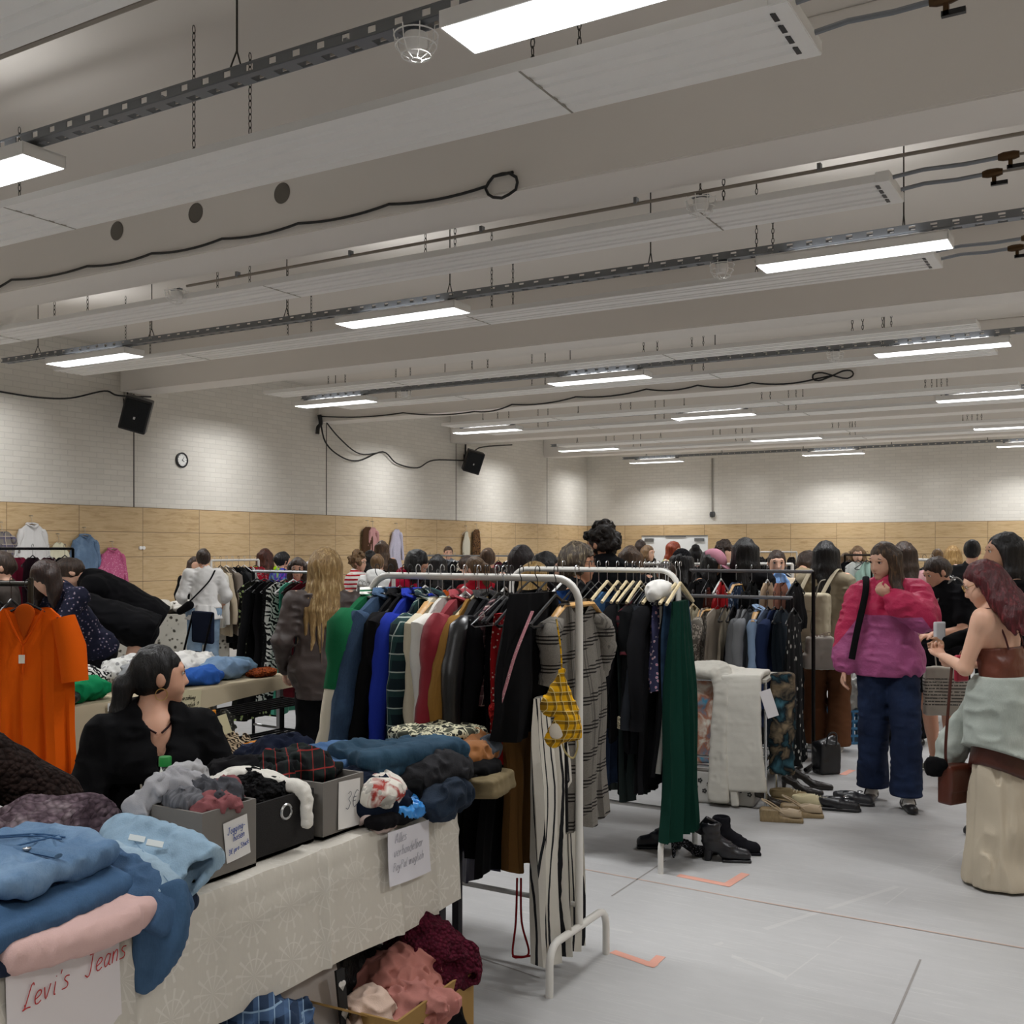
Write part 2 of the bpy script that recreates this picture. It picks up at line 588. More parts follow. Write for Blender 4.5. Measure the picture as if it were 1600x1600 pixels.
def m_wood(off, axis):
    t = NT('wood_panel_' + axis)
    c = t.n('ShaderNodeTexCoord')
    s = t.sep(c.outputs['Object'])
    run = s[1] if axis == 'y' else s[0]
    u = t.math('ADD', t.math('MULTIPLY', run, 1 / 1.205), off)
    v = t.math('MULTIPLY', t.math('SUBTRACT', WOODZ, s[2]), 1 / 0.4)
    # one number per board, to shift the grain
    cell = t.n('ShaderNodeCombineXYZ')
    t.l(t.math('FLOOR', u), cell.inputs[0]); t.l(t.math('FLOOR', v), cell.inputs[1])
    wn = t.n('ShaderNodeTexWhiteNoise')
    t.l(cell.outputs[0], wn.inputs['Vector'])
    g = t.n('ShaderNodeCombineXYZ')
    t.l(t.math('ADD', t.math('MULTIPLY', run, 1.5), t.math('MULTIPLY', wn.outputs['Value'], 60)), g.inputs[0])
    t.l(t.math('MULTIPLY', s[2], 12), g.inputs[1])
    n = t.noise(g.outputs[0], 1.6, 6, 0.62, 1.0)
    n2 = t.noise(g.outputs[0], 7, 3, 0.6, 0.4)
    cc = t.ramp(n, [(0.28, hexc('a88c64')), (0.45, hexc('c3a77e')), (0.58, hexc('ceb48c')), (0.75, hexc('bd9f74'))])
    cc = t.mix(t.math('MULTIPLY', n2, 0.28), cc, hexc('a58557'))
    cc = t.mix(t.math('MULTIPLY', wn.outputs['Value'], 0.15), cc, hexc('d6bd95'))
    fu, fv = t.math('FRACT', u), t.math('FRACT', v)
    j = t.math('MAXIMUM', t.math('LESS_THAN', fu, 0.008), t.math('LESS_THAN', fv, 0.024))
    return t.fin(t.mix(t.math('MULTIPLY', j, 0.75), cc, hexc('4a3620')), 0.5)

def m_floor():
    t = NT('vinyl_floor')
    v = t.coord()
    n = t.noise(v, 0.9, 5, 0.6)
    n2 = t.noise(t.coord((1, 4, 1), (0, 0, 0.5)), 3.2, 5, 0.65)
    n3 = t.noise(v, 150, 2)
    cc = t.ramp(n, [(0.3, hexc('aaaaaa')), (0.6, hexc('b8b8b8'))])
    cc = t.mix(t.math('MULTIPLY', n2, 0.35), cc, hexc('949290'))
    st = t.noise(t.coord((1.2, 26, 1), (0, 0, -0.55)), 3, 4, 0.6)
    cc = t.mix(t.math('MULTIPLY', t.math('GREATER_THAN', st, 0.6), 0.22), cc, hexc('cfcecb'))
    cc = t.mix(t.math('MULTIPLY', n3, 0.14), cc, hexc('d0cfcc'))
    # pale and dark scuffs
    w = t.n('ShaderNodeTexVoronoi', feature='DISTANCE_TO_EDGE')
    w.inputs['Scale'].default_value = 0.55
    t.l(t.coord((1, 0.4, 1), (0, 0, 0.9)), w.inputs['Vector'])
    sc = t.math('MULTIPLY', t.math('LESS_THAN', w.outputs['Distance'], 0.0018), t.math('GREATER_THAN', t.noise(v, 2.2, 2), 0.5))
    cc = t.mix(t.math('MULTIPLY', sc, 0.28), cc, hexc('cfcdc9'))
    m = t.fin(cc, 0.42, spec=0.35)
    rr = t.ramp(n2, [(0.3, (0.34,) * 3), (0.7, (0.55,) * 3)])
    t.l(rr, t.b.inputs['Roughness'])
    return m

def m_ceil(c):
    t = NT('ceiling_paint')
    v = t.coord()
    n = t.noise(v, 0.7, 4)
    n2 = t.noise(v, 60, 2)
    m = t.fin(t.mix(t.math('MULTIPLY', n, 0.25), hexc(c), hexc('e0dbd4')), 0.85, spec=0.2)
    t.bump(n2, 0.1, 0.004)
    return m

BRICK, FLOOR, CEIL, BEAM = m_brick(), m_floor(), m_ceil('e2dcd4'), m_ceil('e8e3dc')
def struct(name, c, half, m, bevel=0.0):
    o = boxo(name, c, half, m, bevel=bevel)
    o['kind'] = 'structure'
    return o
xm, xh = (XW + XR) / 2, (XR - XW) / 2
ym, yh = (YB + YF) / 2, (YB - YF) / 2
struct('floor', (xm, ym, -0.1), (xh + .2, yh + .2, 0.1), FLOOR)
struct('ceiling', (xm, ym, ZC + 0.1), (xh + .2, yh + .2, 0.1), CEIL)
struct('wall_left', (XW - 0.1, ym, ZC / 2), (0.1, yh, ZC / 2), BRICK)
struct('wall_right', (XR + 0.1, ym, ZC / 2), (0.1, yh, ZC / 2), BRICK)
struct('wall_back', (xm, YB + 0.1, ZC / 2), (xh + .2, 0.1, ZC / 2), BRICK)
struct('wall_front', (xm, YF - 0.1, ZC / 2), (xh + .2, 0.1, ZC / 2), BRICK)
WDY, WDX = m_wood(-10.57 / 1.205 + 20, 'y'), m_wood(5.43 / 1.205 + 20, 'x')
struct('trim_1', (XW + 0.012, ym, WOODZ / 2), (0.012, yh, WOODZ / 2), WDY)
struct('trim_2', (xm, YB - 0.012, WOODZ / 2), (xh, 0.012, WOODZ / 2), WDX)
struct('trim_3', (XR - 0.012, ym, WOODZ / 2), (0.012, yh, WOODZ / 2), WDY)
JT = M('55504a', 'flat')
BEAMS = [(1.7, 2.2), (6.38, 6.9), (11.35, 11.87), (16.1, 16.6), (20.8, 21.3), (25.4, 25.9)]
k = 4
for (a, b) in BEAMS + [(-3.0, -2.5)]:
    struct('trim_%d' % k, (xm, (a + b) / 2, (ZB + ZC) / 2), (xh, (b - a) / 2, (ZC - ZB) / 2), BEAM, 0.012); k += 1
for y in (11.62, 16.35, 21.05, 25.6):
    struct('trim_%d' % k, (XW + 0.001, y, (WOODZ + ZB) / 2), (0.002, 0.012, (ZB - WOODZ) / 2), JT); k += 1

# openings cast into the near side of a beam, seen as dark round recesses
HOLE = M('6f6a62', 'flat')
for px, py in ((183, 361), (306, 333), (441, 302)):
    p = on_y(px, py, 6.38)
    mb = MB()
    n = 24
    ring = lambda r, y: [Vector((r * math.cos(a * 2 * math.pi / n), y, r * math.sin(a * 2 * math.pi / n))) for a in range(n)]
    mb.rings([ring(0.085, -0.004), ring(0.078, -0.008), ring(0.072, -0.003), ring(0.07, -0.002)], cap=True)
    o = mb.build('beam_opening', HOLE, loc=(p.x, 6.38, p.z))
    tag(o, kind='structure')

# tape marks and seams on the floor
TAPE, TAPE2, SEAM = M('d69c8a', 'flat'), M('bba498', 'flat'), M('8c8884', 'flat')
def floor_line(pts, w, m, name):
    mb = MB()
    P = [fl(*p) for p in pts]
    for i, (a, b) in enumerate(zip(P, P[1:])):
        d = (b - a).normalized(); q = Vector((-d.y, d.x, 0)) * w / 2
        e = d * w / 2
        z = Vector((0, 0, 0.0012 + .0007 * i))
        mb.add([a - e - q + z, b + e - q + z, b + e + q + z, a - e + q + z], [(0, 1, 2, 3)])
    o = mb.build(name, m, smooth=False)
    tag(o, kind='structure')
floor_line([(1066, 1369), (1136, 1383), (1162, 1367)], 0.045, TAPE, 'floor_tape')
floor_line([(963, 1489), (1018, 1508), (1030, 1497)], 0.04, TAPE, 'floor_tape')
floor_line([(1318, 1210), (1330, 1204)], 0.05, TAPE, 'floor_tape')
floor_line([(900, 1356), (1180, 1408), (1600, 1482)], 0.012, TAPE2, 'floor_line')
floor_line([(1438, 1500), (1395, 1600)], 0.008, SEAM, 'floor_seam')
floor_line([(956, 1400), (1040, 1345)], 0.008, SEAM, 'floor_seam')
floor_line([(715, 1485), (842, 1528)], 0.008, SEAM, 'floor_seam')

# ------------------------------------------------------------------ lamps
WHITE = M('f3f2ef', 'paint')
GALV = M('8d9196', 'metal', rough=0.45)
DARKM = M('4a4844', 'metal', rough=0.5)
BLK = M('17171a', 'plastic')
def m_diff():
    m = bpy.data.materials.new('lamp_cover')
    m.use_nodes = True
    t = m.node_tree
    t.nodes.clear()
    o = t.nodes.new('ShaderNodeOutputMaterial')
    e = t.nodes.new('ShaderNodeEmission'); e.inputs[0].default_value = LAMP_COL + (1,); e.inputs[1].default_value = 3.6
    tr = t.nodes.new('ShaderNodeBsdfTransparent')
    mx = t.nodes.new('ShaderNodeMixShader'); mx.inputs[0].default_value = 0.45
    t.links.new(tr.outputs[0], mx.inputs[1]); t.links.new(e.outputs[0], mx.inputs[2]); t.links.new(mx.outputs[0], o.inputs[0])
    return m
DIFF = m_diff()
LROWS = [-0.6, 4.1, 8.75, 13.4, 18.1, 22.7, 26.9]
LXS = [-11.2, -6.45, -1.95, 2.55]
LZ = 3.95
ld = bpy.data.lights.new('lamp_light', 'AREA')
ld.shape = 'RECTANGLE'; ld.size = 1.4; ld.size_y = 0.24
ld.energy = LAMP_W; ld.spread = LAMP_SPREAD; ld.color = LAMP_COL
lup = bpy.data.lights.new('lamp_uplight', 'AREA')  # added fill above the housings, lifts the ceiling's brightness
lup.shape = 'RECTANGLE'; lup.size = 1.0; lup.size_y = 0.05
lup.energy = FILL_UP / 2; lup.color = LAMP_COL
lend = bpy.data.lights.new('lamp_end_light', 'AREA')
lend.shape = 'RECTANGLE'; lend.size = 0.04; lend.size_y = 0.22
lend.energy = LAMP_END; lend.spread = 1.3; lend.color = LAMP_COL
def lamp_proto():
    r = empty('ceiling_lamp')
    mb = MB()
    mb.box((0, 0, 0.075), (0.75, 0.15, 0.006))
    for s in (-1, 1):
        mb.box((0, s * 0.146, 0.04), (0.75, 0.004, 0.036)); mb.box((s * 0.746, 0, 0.04), (0.004, 0.15, 0.036))
    mb.box((0, 0, 0.092), (0.55, 0.05, 0.012))
    mb.build('housing', WHITE, r, smooth=False)
    boxo('diffuser', (0, 0, 0.003), (0.738, 0.138, 0.003), DIFF, r)
    boxo('bracket', (0.6, 0, 0.1), (0.02, 0.07, 0.02), GALV, r); boxo('bracket', (-0.6, 0, 0.1), (0.02, 0.07, 0.02), GALV, r)
    lo = bpy.data.objects.new('light_source', ld); COL.objects.link(lo)
    lo.parent = r; lo.location = (0, 0, 0.03)
    for sx in (-1, 1):
        le = bpy.data.objects.new('end_light', lend); COL.objects.link(le)
        le.parent = r; le.location = (sx * .55, 0, 0.03); le.rotation_euler = (0, -sx * math.radians(63), 0)
    for sy in (-1, 1):
        lu = bpy.data.objects.new('uplight', lup); COL.objects.link(lu)
        lu.parent = r; lu.location = (0, sy * 0.115, 0.084); lu.rotation_euler = (math.pi, 0, 0)
    return r
lp = lamp_proto()
first = True
RN = ['', 'nearest row', 'second row', 'third row', 'fourth row', 'fifth row', 'row by the end wall']
XN = ['beside the side wall', 'in the middle', 'above the aisle', 'over the open floor']
for j, y in enumerate(LROWS):
    for i, x in enumerate(LXS):
        o = lp if first else copytree(lp)
        first = False
        o.location = (x, y, LZ)
        lab = 'long white strip lamp %s, %s of lamps' % (XN[i], RN[j] if j else 'row behind the camera')
        tag(o, lab, 'lamp', 'strip lamps under the cable trays')

# cable trays above the lamp rows
def tray(y, x0, x1, fine, label):
    mb = MB()
    z0 = LZ + 0.125
    for s in (-1, 1):
        mb.box(((x0 + x1) / 2, y + s * 0.05, z0 + 0.006), ((x1 - x0) / 2, 0.004, 0.006))
        mb.box(((x0 + x1) / 2, y + s * 0.05, z0 + 0.054), ((x1 - x0) / 2, 0.004, 0.006))
    step = 0.16
    n = int((x1 - x0) / step)
    for i in range(n):
        x = x0 + (i + 0.5) * step
        mb.box((x, y, z0), (0.045, 0.05, 0.002))
        mb.box((x + 0.08, y - 0.03, z0), (0.035, 0.02, 0.002))
        for s in (-1, 1):
            mb.box((x, y + s * 0.05, z0 + 0.03), (0.055, 0.003, 0.02))
    o = mb.build('cable_tray', GALV, smooth=False)
    tag(o, label, 'cable tray', 'perforated cable trays')
    # hanging rods as parts
    for x in np.arange(x0 + 0.7, x1, 2.15):
        b = MB()
        b.tube([(x, y, z0 + 0.16), (x, y, ZC)], 0.006, 6)
        b.tube([(x, y - 0.05, z0 + 0.05), (x, y - 0.03, z0 + 0.1), (x, y, z0 + 0.17)], 0.005, 5)
        b.tube([(x, y + 0.05, z0 + 0.05), (x, y + 0.03, z0 + 0.1), (x, y, z0 + 0.17)], 0.005, 5)
        b.build('hanger_rod', DARKM, o)
    return o
TL = {0: -13.4, 1: -13.0, 2: -11.9, 3: -12.0, 4: -12.2, 5: -12.2}
for j, y in enumerate(LROWS[1:]):
    tray(y, TL[j], XR - 0.3, j < 2, 'perforated grey cable tray along the %s of lamps' % RN[j + 1])

# black conduit pipes beside some panels, with caged smoke detectors
def cage_detector(p, label):
    r = empty('smoke_detector', p, 0, label, 'smoke detector', 'caged smoke detectors')
    MB().lathe([(0.0, -0.092), (0.04, -0.09), (0.055, -0.07), (0.055, -0.015), (0.0, 0.0)], 18).build('sensor', WHITE, r)
    mb = MB()
    n = 24
    circ = lambda R, z: [(R * math.cos(2 * math.pi * i / n), R * math.sin(2 * math.pi * i / n), z) for i in range(n)]
    for R, z in ((0.105, -0.02), (0.098, -0.07), (0.07, -0.115), (0.025, -0.135)):
        mb.tube(circ(R, z), 0.0036, 5, loop=True)
    for i in range(8):
        a = 2 * math.pi * i / 8
        mb.tube([(R * math.cos(a), R * math.sin(a), z) for R, z in ((0.108, 0.0), (0.105, -0.02), (0.098, -0.07), (0.07, -0.115), (0.025, -0.135))], 0.003, 5)
    mb.build('wire_cage', WHITE, r)
    boxo('mount', (0, 0, 0.006), (0.06, 0.02, 0.006), GALV, r)
for px, py, y, lab in ((650, 50, 4.1, 'round white smoke detector in a wire cage under the nearest cable tray'),
                       (1095, 290, 6.98, 'caged smoke detector on the thin pipe above the second heating panel'),
                       (276, 440, 6.98, 'caged smoke detector at the far end of the thin pipe'),
                       (1128, 417, 8.75, 'caged smoke detector under the second cable tray'),
                       (632, 624, 13.4, 'caged smoke detector under the third cable tray'),
                       (1305, 556, 13.4, 'caged smoke detector under the third tray, close to the lamp over the aisle'),
                       (1062, 627, 18.1, 'caged smoke detector under the fourth cable tray')):
    p = on_y(px, py, y); p.z = 4.033 if y == 6.98 else 4.058
    cage_detector(p, lab)
def pipe(pts, r, label, m=None, cat='pipe', clips=True):
    mb = MB(); mb.tube(pts, r, 8)
    o = mb.build('ceiling_pipe', m or DARKM)
    tag(o, label, cat)
    if clips:
        a, b = Vector(pts[0]), Vector(pts[-1])
        n = int((b - a).length / 1.3)
        for i in range(n):
            p = a.lerp(b, (i + 0.5) / n)
            MB().box(p + Vector((0, 0, 0.02)), (0.012, 0.022, 0.024)).build('pipe_clip', GALV, o, smooth=False)
PIPEM = M('8a8176', 'paint')
pipe([on_y(292, 447, 6.98), (XR - 0.2, 6.98, 4.1)], 0.013, 'thin grey pipe running above the second heating panel', PIPEM)
pipe([(XW + .1, 4.3, 4.2), (XR - 0.2, 4.3, 4.2)], 0.016, 'grey double pipe along the ceiling above the nearest tray', PIPEM)
pipe([(-9.5, 3.13, 3.97), (XR - .2, 3.13, 3.97)], 0.02, 'grey pipe on the edge of the panel overhead', PIPEM)

# ------------------------------------------------------------------ radiant heating panels
def link_chain(L):
    mb = MB()
    n = max(2, int(L / 0.042))
    for i in range(n):
        z = -L * (i + 0.5) / n
        pts = []
        for k in range(8):
            a = 2 * math.pi * k / 8
            q = 0.011 * math.cos(a); w = 0.027 * math.sin(a)
            pts.append((q, 0, z + w) if i % 2 else (0, q, z + w))
        mb.tube(pts, 0.0034, 4, loop=True)
    return mb
chain_me = link_chain(ZC - 4.015)
def panel(y0, y1, x0, x1, z, label, ends=True):
    r = empty('radiant_heater', ((x0 + x1) / 2, (y0 + y1) / 2, z), 0, label, 'heating panel', 'radiant heating panels')
    w, L = (y1 - y0) / 2, (x1 - x0) / 2
    prof = [(-w, 0.05), (-w, 0.0)]
    for g in (-0.62, -0.28, 0.28, 0.62):
        for d, zz in ((-0.09, 0.0), (-0.06, 0.012), (0.06, 0.012), (0.09, 0.0)):
            prof.append((w * (g + d), zz))
    prof += [(w, 0.0), (w, 0.05)]
    mb = MB()
    mb.rings([[Vector((x, a, b)) for a, b in prof] for x in (-L, L)][::-1])
    mb.build('panel_sheet', WHITE, r, smooth=False)
    x = -L + 2.4
    while x < L - 0.5:
        boxo('panel_seam', (x, 0, 0.001), (0.006, w * 0.99, 0.003), M('9a958c', 'flat'), r)
        x += 4.1
    for s in ((1,) if ends else ()):
        boxo('end_cap', (s * (L + 0.045), 0, 0.03), (0.045, w, 0.034), WHITE, r, 0.004)
        for q in (-0.62, -0.2, 0.2, 0.62):
            boxo('end_slot', (s * (L + 0.002), q * w, -0.005), (0.012, w * 0.13, 0.002), BLK, r)
    n = int((x1 - x0) / 2.3)
    me = None
    for i in range(n):
        for s in (-1, 1):
            xx = -L + (i + 0.5) * (x1 - x0) / n + s * 0.02
            if me is None:
                c = chain_me.build('chain', DARKM, r, loc=(xx, s * w * 0.75, ZC - z - 0.014)); me = c.data
            else:
                c = bpy.data.objects.new('chain', me); COL.objects.link(c); c.parent = r; c.location = (xx, s * w * 0.75, ZC - z - 0.014)
    return r
PAN = [(2.52, 3.1, -13.2, -1.4, ''), (4.5, 5.08, -13.2, -1.36, ''), (7.02, 7.52, -13.2, -1.42, ''), (8.98, 9.45, -12.3, -1.45, ''),
       (11.95, 12.4, -11.4, -1.4, ''), (13.6, 14.05, -11.4, -1.4, ''), (16.75, 17.2, -11.4, -1.4, ''), (18.3, 18.75, -11.4, -1.4, ''), (21.45, 21.9, -11.4, -1.4, ''), (22.95, 23.4, -11.4, -1.4, '')]
PL = ['white ribbed heating panel overhead, cut off by the top corner', 'widest white ribbed heating panel, next to the nearest lamps', 'white heating panel with a thin pipe along its near edge',
      'white heating panel just behind the second row of lamps', 'white heating panel just past the beam without cable', 'white heating panel behind the third row of lamps',
      'white heating panel past the beam that carries a knotted cable', 'white heating panel behind the fourth row of lamps', 'white heating panel before the fifth row of lamps', 'white heating panel behind the fifth row of lamps']
for i, (y0, y1, x0, x1, _) in enumerate(PAN):
    panel(y0, y1, x0, x1, 3.95, PL[i], ends=i in (1, 2, 3))
# flexible hoses, valves and feed pipes at the panels' right ends
BRASS = M('5a4632', 'metal', rough=0.45)
for i, lab in ((1, 'widest'), (2, 'second'), (3, 'third')):
    y0, y1, x0, x1, _ = PAN[i]
    r = empty('heating_feed', (x1 + 0.09, (y0 + y1) / 2, 4.0), 0, 'steel hoses, valves and feed pipes at the end of the %s heating panel' % lab, 'pipework', 'heating pipework')
    w = (y1 - y0) / 2
    for s, L in ((-0.55, 0.62), (0.55, 0.5)):
        MB().tube([(0, s * w, 0), (L * .3, s * w, 0.015), (L * .7, s * w, 0.005), (L, s * w, 0.01)], 0.014, 8).build('flexible_hose', GALV, r)
        v = MB().lathe([(0.0, -0.06), (0.02, -0.06), (0.028, -0.03), (0.028, 0.03), (0.02, 0.06), (0, 0.06)], 12, (L + 0.06, s * w, 0.01), Matrix.Rotation(math.pi / 2, 3, 'Y'))
        v.box((L + 0.07, s * w, -0.04), (0.012, 0.012, 0.03))
        vo = v.build('valve', BRASS, r)
        MB().box((L + 0.1, s * w, -0.06), (0.05, 0.012, 0.012)).build('valve_handle', BLK, vo, smooth=False)
        MB().tube([(L + 0.12, s * w, 0.01), (XR - x1 - 0.4, s * w, 0.02)], 0.009, 8).build('feed_pipe', PIPEM, r)
        b = MB(); b.tube([(1.15, s * w, 0.02), (1.15, s * w, ZC - 4.0)], 0.006, 6); b.lathe([(0, -.02), (.02, -.02), (.02, .02), (0, .02)], 10, (1.15, s * w, 0.02), Matrix.Rotation(math.pi / 2, 3, 'Y'))
        b.build('pipe_hanger', DARKM, r)

# ------------------------------------------------------------------ cables, speakers, clock, conduit
def smooth(pts, n=6):
    P = [Vector(p) for p in pts]
    out = []
    for i in range(len(P) - 1):
        p0, p1, p2, p3 = P[max(i - 1, 0)], P[i], P[i + 1], P[min(i + 2, len(P) - 1)]
        for k in range(n):
            t = k / n
            out.append(0.5 * ((2 * p1) + (p2 - p0) * t + (2 * p0 - 5 * p1 + 4 * p2 - p3) * t * t + (3 * p1 - p0 - 3 * p2 + p3) * t ** 3))
    out.append(P[-1])
    return out
CAB = M('141414', 'plastic', rough=0.5)
def sagcable(nodes, sag):
    out = []
    for a, b in zip(nodes, nodes[1:]):
        for k in range(8):
            t = k / 8
            p = Vector(a).lerp(Vector(b), t); p.z -= sag * 4 * t * (1 - t)
            out.append(p)
    out.append(Vector(nodes[-1]))
    return out
nodes = [on_y(*p, 6.36) for p in ((-60, 470), (18, 437), (136, 416), (237, 396), (347, 373), (466, 349), (608, 319), (760, 291))]
pts = sagcable(nodes, 0.03)
e = nodes[-1]
for k in range(14):
    a = 2.6 - 2 * math.pi * k / 12
    pts.append(e + Vector((0.13 + 0.13 * math.cos(a), -0.012 * (k % 2), -0.02 + 0.085 * math.sin(a))))
pts.append(e + Vector((0.22, 0, 0.06)))
tag(MB().tube(pts, 0.011, 8).build('black_cable', CAB), 'black cable clipped in swags along the near beam with a loop at its end', 'cable')
for i, p in enumerate(nodes[1:]):
    pass
nodes = [on_y(*p, 16.07) for p in ((497, 650), (630, 645), (742, 643), (800, 632), (900, 620), (1010, 608), (1090, 602), (1175, 598), (1275, 592))]
pts = sagcable(nodes, 0.05)
for cx in (nodes[-1],):
    for k in range(26):
        a = 2 * math.pi * k / 12
        pts.append(cx + Vector((0.25 + 0.3 * math.sin(a / 2) * 1.0, -0.01 * (k % 3), 0.06 * math.sin(a) + 0.03)))
tag(MB().tube(pts, 0.013, 6).build('black_cable', CAB), 'black cable with knots hung along the third beam', 'cable')
pts = [on_x(*p, XW + 0.06) for p in ((0, 612), (60, 621), (110, 622), (163, 611), (185, 618), (236, 620))]
tag(MB().tube(smooth(pts), 0.014, 6).build('black_cable', CAB), 'black cable sagging along the side wall to the first loudspeaker', 'cable')
r = tag(MB().tube(smooth([on_x(*p, XW + 0.08) for p in ((500, 650), (508, 690), (532, 713), (560, 720), (598, 706), (620, 724), (652, 731), (678, 719), (735, 718), (748, 700), (800, 695))]), 0.016, 6).build('black_cable', CAB),
    'black cable looping down the side wall to the far loudspeaker', 'cable')
MB().tube(smooth([on_x(*p, XW + 0.1) for p in ((504, 652), (530, 684), (562, 709), (598, 706))]), 0.014, 6).build('cable_strand', CAB, r)
MB().tube(smooth([on_x(*p, XW + 0.1) for p in ((499, 648), (501, 662), (497, 668), (496, 678))]), 0.04, 8).build('plug', CAB, r)

def speaker(px, py, d, w, hgt, label):
    p = wpy(px, py, d)
    r = empty('loudspeaker', p, 0, label, 'loudspeaker', 'black wall loudspeakers')
    r.rotation_euler = (math.radians(16), math.radians(15), math.radians(46))
    # front faces local -Y
    pr = [bx((0, 0.06, 0), (w * .42, .12, hgt * .47), r=0.02, k=0.01)]
    sobj('cabinet', pr, 0.015, BLK, r)
    sobj('grille', [bx((0, -0.075, 0), (w * .38, .012, hgt * .43), r=0.012)], 0.012, M('26282a', 'dots', '0c0c0c', sc=2.2), r)
    boxo('badge', (0, -0.1, -hgt * .08), (0.015, 0.002, 0.02), M('c8c8c8', 'plastic'), r)
    return r
speaker(212, 648, 16.4, 0.44, 0.52, 'black loudspeaker tilted down on the side wall near the clock')
speaker(740, 722, 25.2, 0.44, 0.52, 'black loudspeaker tilted down on the side wall near the far corner')
for px, py, tgt in ((198, 632, wpy(212, 640, 16.4)), (727, 716, wpy(740, 716, 25.2))):
    p = on_x(px, py, XW + 0.02)
    mb = MB(); mb.box(p + Vector((0, 0, 0)), (0.02, 0.05, 0.09)); mb.tube([p, tgt], 0.025, 8)
    mb.tube([p + Vector((0.01, 0, 0.05)), p + Vector((0.01, 0, 0.8))], 0.02, 6)
    tag(mb.build('speaker_bracket', BLK, smooth=False), 'black wall bracket behind the loudspeaker %s' % ('near the clock' if px < 400 else 'near the far corner'), 'bracket')
# clock
p = on_x(283, 719, XW)
r = empty('wall_clock', (XW, p.y, p.z), 0, 'small round wall clock with black rim and white face', 'clock', rot=(0, math.pi / 2, 0))
MB().lathe([(0.0, 0.0), (0.125, 0.0), (0.13, 0.03), (0.105, 0.04), (0.1, 0.02), (0, 0.02)], 32).build('rim', BLK, r)
MB().lathe([(0.0, 0.02), (0.101, 0.02), (0.101, 0.024), (0.0, 0.024)], 32).build('clock_face', M('f0f0ec', 'paint'), r)
mb = MB()
for i in range(12):
    a = 2 * math.pi * i / 12
    mb.box((0.088 * math.cos(a), 0.088 * math.sin(a), 0.025), (0.008, 0.003, 0.001), Matrix.Rotation(a, 3, 'Z'))
mb.build('hour_marks', BLK, r, smooth=False)
MB().box((0.012, 0.022, 0.027), (0.03, 0.004, 0.001), Matrix.Rotation(1.1, 3, 'Z')).build('hour_hand', BLK, r, smooth=False)
MB().box((-0.025, 0.02, 0.029), (0.042, 0.003, 0.001), Matrix.Rotation(2.5, 3, 'Z')).build('minute_hand', BLK, r, smooth=False)
# conduit with socket on end wall
p0, p1 = on_y(1113, 716, YB - 0.02), on_y(1113, 803, YB - 0.02)
o = tag(MB().tube([p0, p1], 0.025, 8).build('wall_conduit', M('9a958d', 'paint')), 'grey vertical conduit on the end wall', 'conduit')
MB().lathe([(0, -.1), (.07, -.08), (.08, 0), (.06, .06), (0, .06)], 16, p1).build('socket', M('3a3a3a', 'plastic'), o)
# conduits on the side wall above the first speaker
for dx in (0, 0.12):
    p = on_x(196, 585, XW + .03)
    tag(MB().tube([p + Vector((0, dx, -0.5)), p + Vector((0, dx, 0.9))], 0.02, 6).build('wall_conduit', M('a9a49b', 'paint')), 'grey conduit rising from the first loudspeaker', 'conduit', 'conduits above the first loudspeaker')
# folded white board panels leaning at the end wall
pa, pb = on_y(1003, 838, YB - 0.3), on_y(1106, 838, YB - 0.3)
r = empty('white_board', ((pa.x + pb.x) / 2, YB - 0.3, 0), 0, 'wide white board with grey brackets standing before the end wall', 'board')
w = (pb.x - pa.x) / 2
boxo('board_panel', (0, 0, 1.25), (w, 0.02, 0.7), M('e9ebea', 'paint'), r, 0.004)
boxo('edge_frame', (0, -0.01, 1.955), (w, 0.025, 0.012), GALV, r)
for s in (-1, 1):
    boxo('bracket', (s * w * .76, -0.035, 1.84), (0.14, 0.012, 0.045), M('8a8d90', 'metal', rough=.5), r)
    MB().tube([(s * w * .8, 0, 0.55), (s * w * .8, 0, 0.0)], 0.02, 8).build('leg', GALV, r)
boxo('middle_rail', (0.05, -0.03, 1.93), (0.3, 0.012, 0.012), GALV, r)
# ------------------------------------------------------------------ garments, hangers, racks
def interp(prof, t):
    for (a, va), (b, vb) in zip(prof, prof[1:]):
        if t <= b:
            q = (t - a) / max(b - a, 1e-6)
            q = q * q * (3 - 2 * q)
            return va + (vb - va) * q
    return prof[-1][1]

